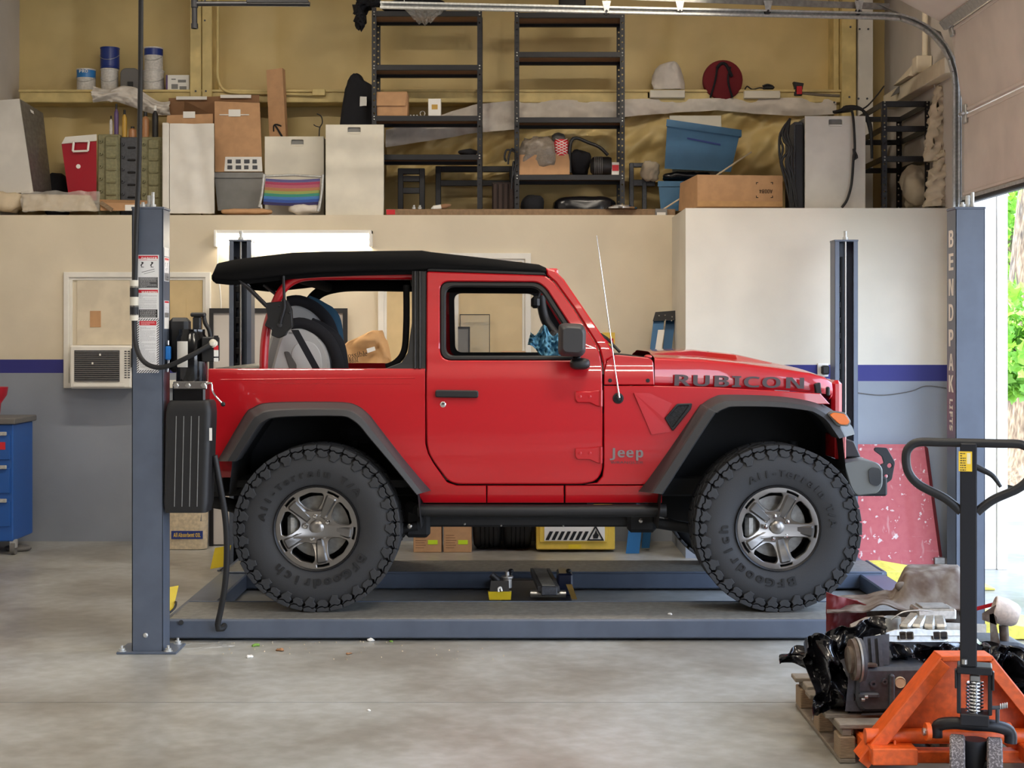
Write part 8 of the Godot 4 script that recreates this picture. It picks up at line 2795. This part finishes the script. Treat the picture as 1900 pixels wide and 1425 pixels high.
func manifold(px0: float, px1: float, py: float, d: float, label: String, m: String, runners: bool) -> void:
	var t := thing("intake_manifold", P((px0 + px1) / 2, py + 60, d), label, "engine part", "intake manifolds on the pile")
	var w := px1 - px0
	# the flange rail with two pairs of square ports
	var f := S()
	var tilt := 0.30 if runners else 0.75
	var xf := Transform3D(Basis(Vector3.RIGHT, -tilt), P(px0, py + 62, d))
	var L := w * d / FOCAL
	var h := 0.050 if runners else 0.075
	var holes := []
	for q in ([0.26, 0.335, 0.62, 0.695] if runners else [0.30, 0.42]):
		holes.append(rounded(rect(L * q, h * 0.25, L * q + (0.025 if runners else 0.034), h * 0.80), 0.004, 2))
	f.panel(PackedVector2Array([Vector2(0, h * 0.1), Vector2(L * 0.22, 0), Vector2(L, 0), Vector2(L * 1.0, h), Vector2(L * 0.55, h), Vector2(L * 0.46, h * 1.12), Vector2(L * 0.22, h), Vector2(0, h * 0.55)]), holes, func(_p): return 0.0, 0.0, -0.014, 0.002, 0.0, xf)
	part("flange", f, M[m], t)
	if runners:
		for k in 4:
			var a := P(px0 + w * (0.30 + 0.13 * k), py + 36, d + 0.03)
			var b := P(px0 + w * (0.42 + 0.08 * k), py + 12, d + 0.13)
			var s := S()
			s.bar(a, b, 0.045, 0.03, 0.008)
			part("runner", s, M[m], t)
		part("plenum", span(X(px0 + w * 0.44, d + 0.1), X(px0 + w * 0.86, d + 0.1), Y(py + 22, d + 0.1), Y(py, d + 0.1), d + 0.10, d + 0.22, 0.008), M[m], t)
		part("carburettor_pad", span(X(px0 + w * 0.50, d + 0.1), X(px0 + w * 0.80, d + 0.1), Y(py, d + 0.1), Y(py - 3, d + 0.1), d + 0.11, d + 0.21, 0.002), M.steel_dull, t)
		part("rear_flange", hexa([P(px0 + w * 0.3, py + 40, d + 0.24), P(px1 + 30, py + 44, d + 0.24), P(px1 + 30, py + 44, d + 0.26), P(px0 + w * 0.3, py + 40, d + 0.26), P(px0 + w * 0.3, py + 22, d + 0.26), P(px1 + 30, py + 28, d + 0.26), P(px1 + 30, py + 28, d + 0.28), P(px0 + w * 0.3, py + 22, d + 0.28)]), M[m], t)
		var wl := S()
		wl.tube(bend([P(px0 + 28, py + 20, d + 0.1), P(px0 + 50, py + 6, d + 0.1), P(px0 + 80, py + 2, d + 0.1), P(px0 + 104, py + 4, d + 0.1)], 0.02), 0.003, 5)
		part("wire_loop", wl, M.steel, t)
	else:
		var cp := S()
		cp.lathe(P(px0 + 76, py + 56, d - 0.05), Vector3.UP, [[0.0, 0.0], [0.032, 0.0], [0.034, 0.05], [0.028, 0.05], [0.026, 0.006], [0.0, 0.006]], 20)
		part("water_neck", cp, M.galvanized, t)

func build_small_things() -> void:
	# --- child seats on the rear bench
	for k in [[0, 8.42, "grey-backed child car seat with black rim nearest in the car"], [1, 8.72, "second grey and dark blue child car seat behind the nearer one"]]:
		var d: float = k[1]
		var o := Vector2(0, 0) if k[0] == 0 else Vector2(-6, -42)
		var t := thing("child_seat", Vector3(X(565, d), 1.17, -d), k[2], "child seat", "child seats in the car")
		var rim := S()
		var ol := []
		for e in [[513, 690], [516, 640], [522, 612], [540, 602], [562, 600], [590, 612], [612, 634], [624, 662], [628, 690]]: ol.append([e[0] + o.x, e[1] + o.y])
		var pts := []
		for e in ol: pts.append(P(e[0], e[1], d))
		pts.append(P(628 + o.x, 760, d))
		rim.tube(bend(pts.slice(3), 0.03), 0.034, 10)
		part("padded_rim", rim, M.black_cloth, t)
		var sh := S()
		var poly := PackedVector2Array()
		for e in [[500, 700], [516, 640], [524, 616], [545, 606], [566, 608], [588, 620], [604, 640], [612, 664], [614, 700], [612, 760], [500, 760]]: poly.append(Q(e[0] + o.x, e[1] + o.y if e[1] < 750 else 760.0, d))
		sh.prism(rounded(poly, 0.03, 3), -d - 0.10, -d + 0.02, 0.015)
		part("shell", sh, mat(C(188, 188, 188), 0.45), t)
		var ins := S()
		ins.prism(rounded(QL([545 + o.x, 690, 540 + o.x, 650 + o.y, 556 + o.x, 632 + o.y, 582 + o.x, 634 + o.y, 596 + o.x, 652 + o.y, 600 + o.x, 690], d), 0.04, 3), -d, -d + 0.026, 0.004)
		part("shell_panel", ins, mat(C(204, 204, 204), 0.45), t)
		var sl := S()
		sl.prism(rounded(QL([528 + o.x, 652 + o.y, 537 + o.x, 652 + o.y, 552 + o.x, 676 + o.y, 552 + o.x, 690, 540 + o.x, 690], d), 0.01, 3), -d, -d + 0.028, 0.003)
		part("belt_slot", sl, M.jug_grey, t)
		var pad := S()
		pad.tube(bend([P(575 + o.x, 604 + o.y, d + 0.10), P(600 + o.x, 616 + o.y, d + 0.10), P(624 + o.x, 640 + o.y, d + 0.1), P(632 + o.x, 690, d + 0.1)], 0.03), 0.05, 10)
		part("seat_pad", pad, M.black_cloth if k[0] == 0 else mat(C(50, 88, 112), 0.9), t)
		if k[0] == 0:
			var lg := S()
			var rgp := []
			for j in 14: rgp.append(P(617, 637, d - 0.005) + Vector3(cos(TAU * j / 14) * 0.012, sin(TAU * j / 14) * 0.012, 0))
			lg.tube(rgp, 0.002, 5, false, true)
			lg.box(P(618, 643, d - 0.004), Vector3(0.022, 0.005, 0.003))
			part("logo", lg, M.paper, t)
			words("lettering", "DIONO", P(544, 618, d - 0.022), 0.010, 0.002, M.jug_grey, t, Basis(), true, "Droid Sans", 0.05)
	# --- paper bag with handwriting
	var db := 11.08
	var pb := thing("paper_bag", P(680, 676, db), "crumpled brown paper bag with black handwriting on the wall shelf", "paper bag")
	var pn := wave(121, 2.2, 3)
	var bs := S()
	var rows := []
	for k in [[676, 635, 727], [668, 634, 727], [660, 633, 725], [645, 634, 722], [634, 645, 719], [626, 664, 714], [617, 682, 711], [613, 692, 709]]:
		var row := PackedVector3Array()
		for i in 28:
			var a := TAU * i / 28
			var sx := signf(cos(a)) * pow(absf(cos(a)), 0.6)
			var sz := signf(sin(a)) * pow(absf(sin(a)), 0.6)
			var p := P((k[1] + k[2]) / 2.0 + (k[2] - k[1]) / 2.0 * sx, k[0], db)
			p.z += sz * 0.08
			p += Vector3(0, 0, 0.05 * pn.get_noise_2d(p.x * 3.0, p.y * 3.0))
			row.append(p)
		rows.append(row)
	bs.grid(rows, true, false)
	part("bag", bs, M.kraft, pb)
	words("lettering", "Possible", P(660, 658, db - 0.105), 0.034, 0.004, M.dark, pb, Basis(Vector3.BACK, 0.12), false, "Droid Serif", 0.17)
	words("lettering", "BBM", P(656, 668, db - 0.105), 0.034, 0.004, M.dark, pb, Basis(Vector3.BACK, 0.12), false, "Droid Serif", 0.07)
	decal("white_label", pb, M.paper, P(682, 655, db - 0.108), P(697, 650, db - 0.108), P(695, 643, db - 0.108), P(680, 647, db - 0.108))
	# --- blue cloth over the steering wheel
	var bc := S()
	var cn := wave(131, 2.4, 2)
	bc.sheet(func(u: float, v: float):
		var top := P(lerpf(985, 1034, u), 610 + 8 * sin(u * PI * 3.0) + 14 * absf(u - 0.45), 9.0)
		var low := P(lerpf(979, 1042, u), lerpf(640, 668, smoothstep(0.1, 0.5, u)), 8.90)
		var p := low.lerp(top, v)
		return p + Vector3(0, 0, 0.05 * cn.get_noise_2d(u * 2.5, v * 2.0) + 0.02 * sin(u * 14.0)), 24, 12, 0.003)
	solo("blue_cloth", bc, mat(C(96, 156, 186), 0.7), "light blue cloth thrown over the car's steering wheel", "cloth")
	# --- rolling jack between the runways
	var dj := 8.55
	var rj := thing("rolling_jack", P(985, 1105, 8.7), "black rolling bridge jack with a yellow tray between the runways", "jack")
	part("cross_frame", span(X(930, dj), X(1060, dj), 0.02, 0.09, 8.40, 9.10, 0.008), M.black_steel, rj)
	for q in [[8.235, 8.30], [9.14, 9.215]]: part("end_carriage", span(X(910, dj), X(1066, dj), 0.03, 0.085, q[0], q[1], 0.006), M.black_steel, rj)
	part("tray", hexa([P(908, 1113, 8.30), P(948, 1113, 8.30), P(948, 1110, 8.40), P(907, 1110, 8.40), P(906, 1098, 8.28), P(949, 1098, 8.28), P(949, 1096, 8.40), P(905, 1096, 8.40)]), M.yellow, rj)
	part("tray_body", hexa([P(909, 1098, 8.31), P(945, 1098, 8.31), P(944, 1096, 8.50), P(908, 1096, 8.50), P(911, 1078, 8.34), P(944, 1078, 8.34), P(944, 1076, 8.50), P(911, 1076, 8.50)]), M.black_plastic, rj)
	var pm := S()
	pm.lathe(P(941, 1090, 8.42), Vector3.UP, [[0.0, 0.0], [0.028, 0.0], [0.028, 0.05], [0.034, 0.055], [0.034, 0.065], [0.012, 0.07], [0.012, 0.09], [0.0, 0.09]], 16)
	part("pump_can", pm, M.steel, rj)
	var gr := S()
	gr.tube([P(912, 1066, 8.42), P(925, 1078, 8.42)], 0.02, 10)
	part("grip", gr, M.black_plastic, rj)
	var hk := S()
	hk.tube(bend([P(925, 1098, 8.27), P(925, 1092, 8.27), P(929, 1090, 8.27), P(931, 1097, 8.27)], 0.008), 0.006, 6)
	part("hook", hk, M.white, rj)
	part("lift_pad_beam", hexa([P(1006, 1092, 8.36), P(1030, 1092, 8.36), P(1014, 1062, 8.95), P(989, 1062, 8.95), P(1006, 1086, 8.36), P(1030, 1086, 8.36), P(1012, 1054, 8.95), P(989, 1054, 8.95)]), M.lift_top, rj)
	part("beam_side", hexa([P(998, 1098, 8.38), P(1005, 1098, 8.38), P(990, 1064, 8.95), P(984, 1064, 8.95), P(998, 1088, 8.38), P(1005, 1088, 8.38), P(990, 1054, 8.95), P(984, 1054, 8.95)]), M.cast_dark, rj)
	part("beam_side", hexa([P(1031, 1098, 8.38), P(1040, 1098, 8.38), P(1022, 1064, 8.95), P(1016, 1064, 8.95), P(1031, 1088, 8.38), P(1038, 1088, 8.38), P(1020, 1054, 8.95), P(1014, 1054, 8.95)]), M.cast_dark, rj)
	part("beam_head", span(X(1004, 8.34), X(1034, 8.34), Y(1104, 8.34), Y(1088, 8.34), 8.32, 8.36, 0.006), M.cast_dark, rj)
	var cr := S()
	cr.rod(P(984, 1102, 8.42), P(1050, 1102, 8.42), 0.022, 14)
	part("roller_shaft", cr, M.steel, rj)
	part("brass_lever", hexa([P(1061, 1112, 8.31), P(1071, 1112, 8.31), P(1071, 1112, 8.33), P(1061, 1112, 8.33), P(1050, 1084, 8.40), P(1061, 1084, 8.40), P(1061, 1084, 8.42), P(1050, 1084, 8.42)]), mat(C(176, 146, 84), 0.4, 0.7), rj)
	part("side_box", span(X(1034, 8.6), X(1062, 8.6), 0.088, Y(1062, 8.6), 8.55, 8.75, 0.01), mat(C(24, 30, 52), 0.3), rj)
	var kn := S()
	for q in [[948, 1058], [1055, 1058]]:
		kn.tube([P(q[0], 1070, 8.6), P(q[0], q[1], 8.6)], 0.008, 6)
		kn.blob(P(q[0], q[1] + 1, 8.6), Vector3(0.016, 0.012, 0.016))
	part("adjuster_knobs", kn, M.black_steel, rj)
	# --- black bin on top of the second shelf unit
	var ytop := Y(33, 11.63) + 0.041
	solo("plastic_bin", span(X(1037, 11.7), X(1087, 11.7), ytop, ytop + 0.16, 11.7, 11.9, 0.01), M.black_gloss, "shiny black plastic bin on the second shelf unit's top", "bin")
	# --- bits on the floor
	var rng := RandomNumberGenerator.new()
	rng.seed = 303
	var lf := [[688, 1190, 0.022, "white", "white crumpled paper scrap on the floor by the runway"], [725, 1191, 0.012, "leaf_green", "small green leaf scrap on the floor near the runway"], [475, 1199, 0.022, "leaf_green", "curled green leaf on the floor by the lift post"], [521, 1208, 0.022, "leaf_brown", "brown dry leaf on the floor beside the green leaf"], [648, 1214, 0.016, "leaf_brown", "small brown leaf crumb farther along the runway"], [463, 1220, 0.020, "paper", "pale torn paper flake below the green leaf"], [684, 1319, 0.010, "paper", "tiny white pebble out on the open floor"], [1243, 1140, 0.014, "paper", "small white scrap lying on the runway tread"]]
	for q in lf:
		var d: float = EYE * FOCAL / (q[1] - CENTER_Y)
		var y := 0.0
		if q[1] < 1160:
			d = (EYE - Y_RUN) * FOCAL / (q[1] - CENTER_Y)
			y = Y_RUN
		var p := Vector3(X(q[0], d), y + q[2] * 0.25, -d)
		var s := S()
		s.blob(p, Vector3(q[2], q[2] * 0.3, q[2] * 0.7), q[2] * 0.5, 40.0, int(q[0]), 0.9, Basis(Vector3.UP, q[0]), 12)
		solo("floor_scrap", s, M[q[3]], q[4], "scrap", "scraps on the floor")
	var cr2 := S()
	for k in 50:
		var px := rng.randf_range(400, 960)
		var py := rng.randf_range(1190, 1225)
		var d := EYE * FOCAL / (py - CENTER_Y)
		cr2.box(Vector3(X(px, d), 0.0025, -d), Vector3.ONE * rng.randf_range(0.002, 0.005), 0.0, Basis(Vector3.UP, rng.randf() * 3.0))
	var co := part("floor_crumbs", cr2, M.cardboard_pale, self)
	tag(co, "pale crumbs and grit scattered along the runway", "grit")
	co.set_meta("kind", "stuff")
	# pale grout dust round the foot of the lift post
	var dn := wave(141, 1.0, 3)
	var ring := PackedVector2Array()
	for k in 40:
		var a := TAU * k / 40
		ring.append(Vector2(X(362, 7.5) + cos(a) * (0.15 + 0.07 * dn.get_noise_1d(k * 0.4)), sin(a) * (0.055 + 0.03 * dn.get_noise_1d(40 + k * 0.5))))
	var du := S()
	du.prism(ring, 0.0005, 0.0012, 0.0, Transform3D(Basis(Vector3.RIGHT, -PI / 2), Vector3(0, 0, -7.60)))
	var dp := part("grout_dust", du, mat(C(232, 232, 230), 0.9, 0.0, "mottle", 6.0), self)
	tag(dp, "pale grout dust spread on the floor beside the lift post's foot", "dust")
	dp.set_meta("kind", "stuff")
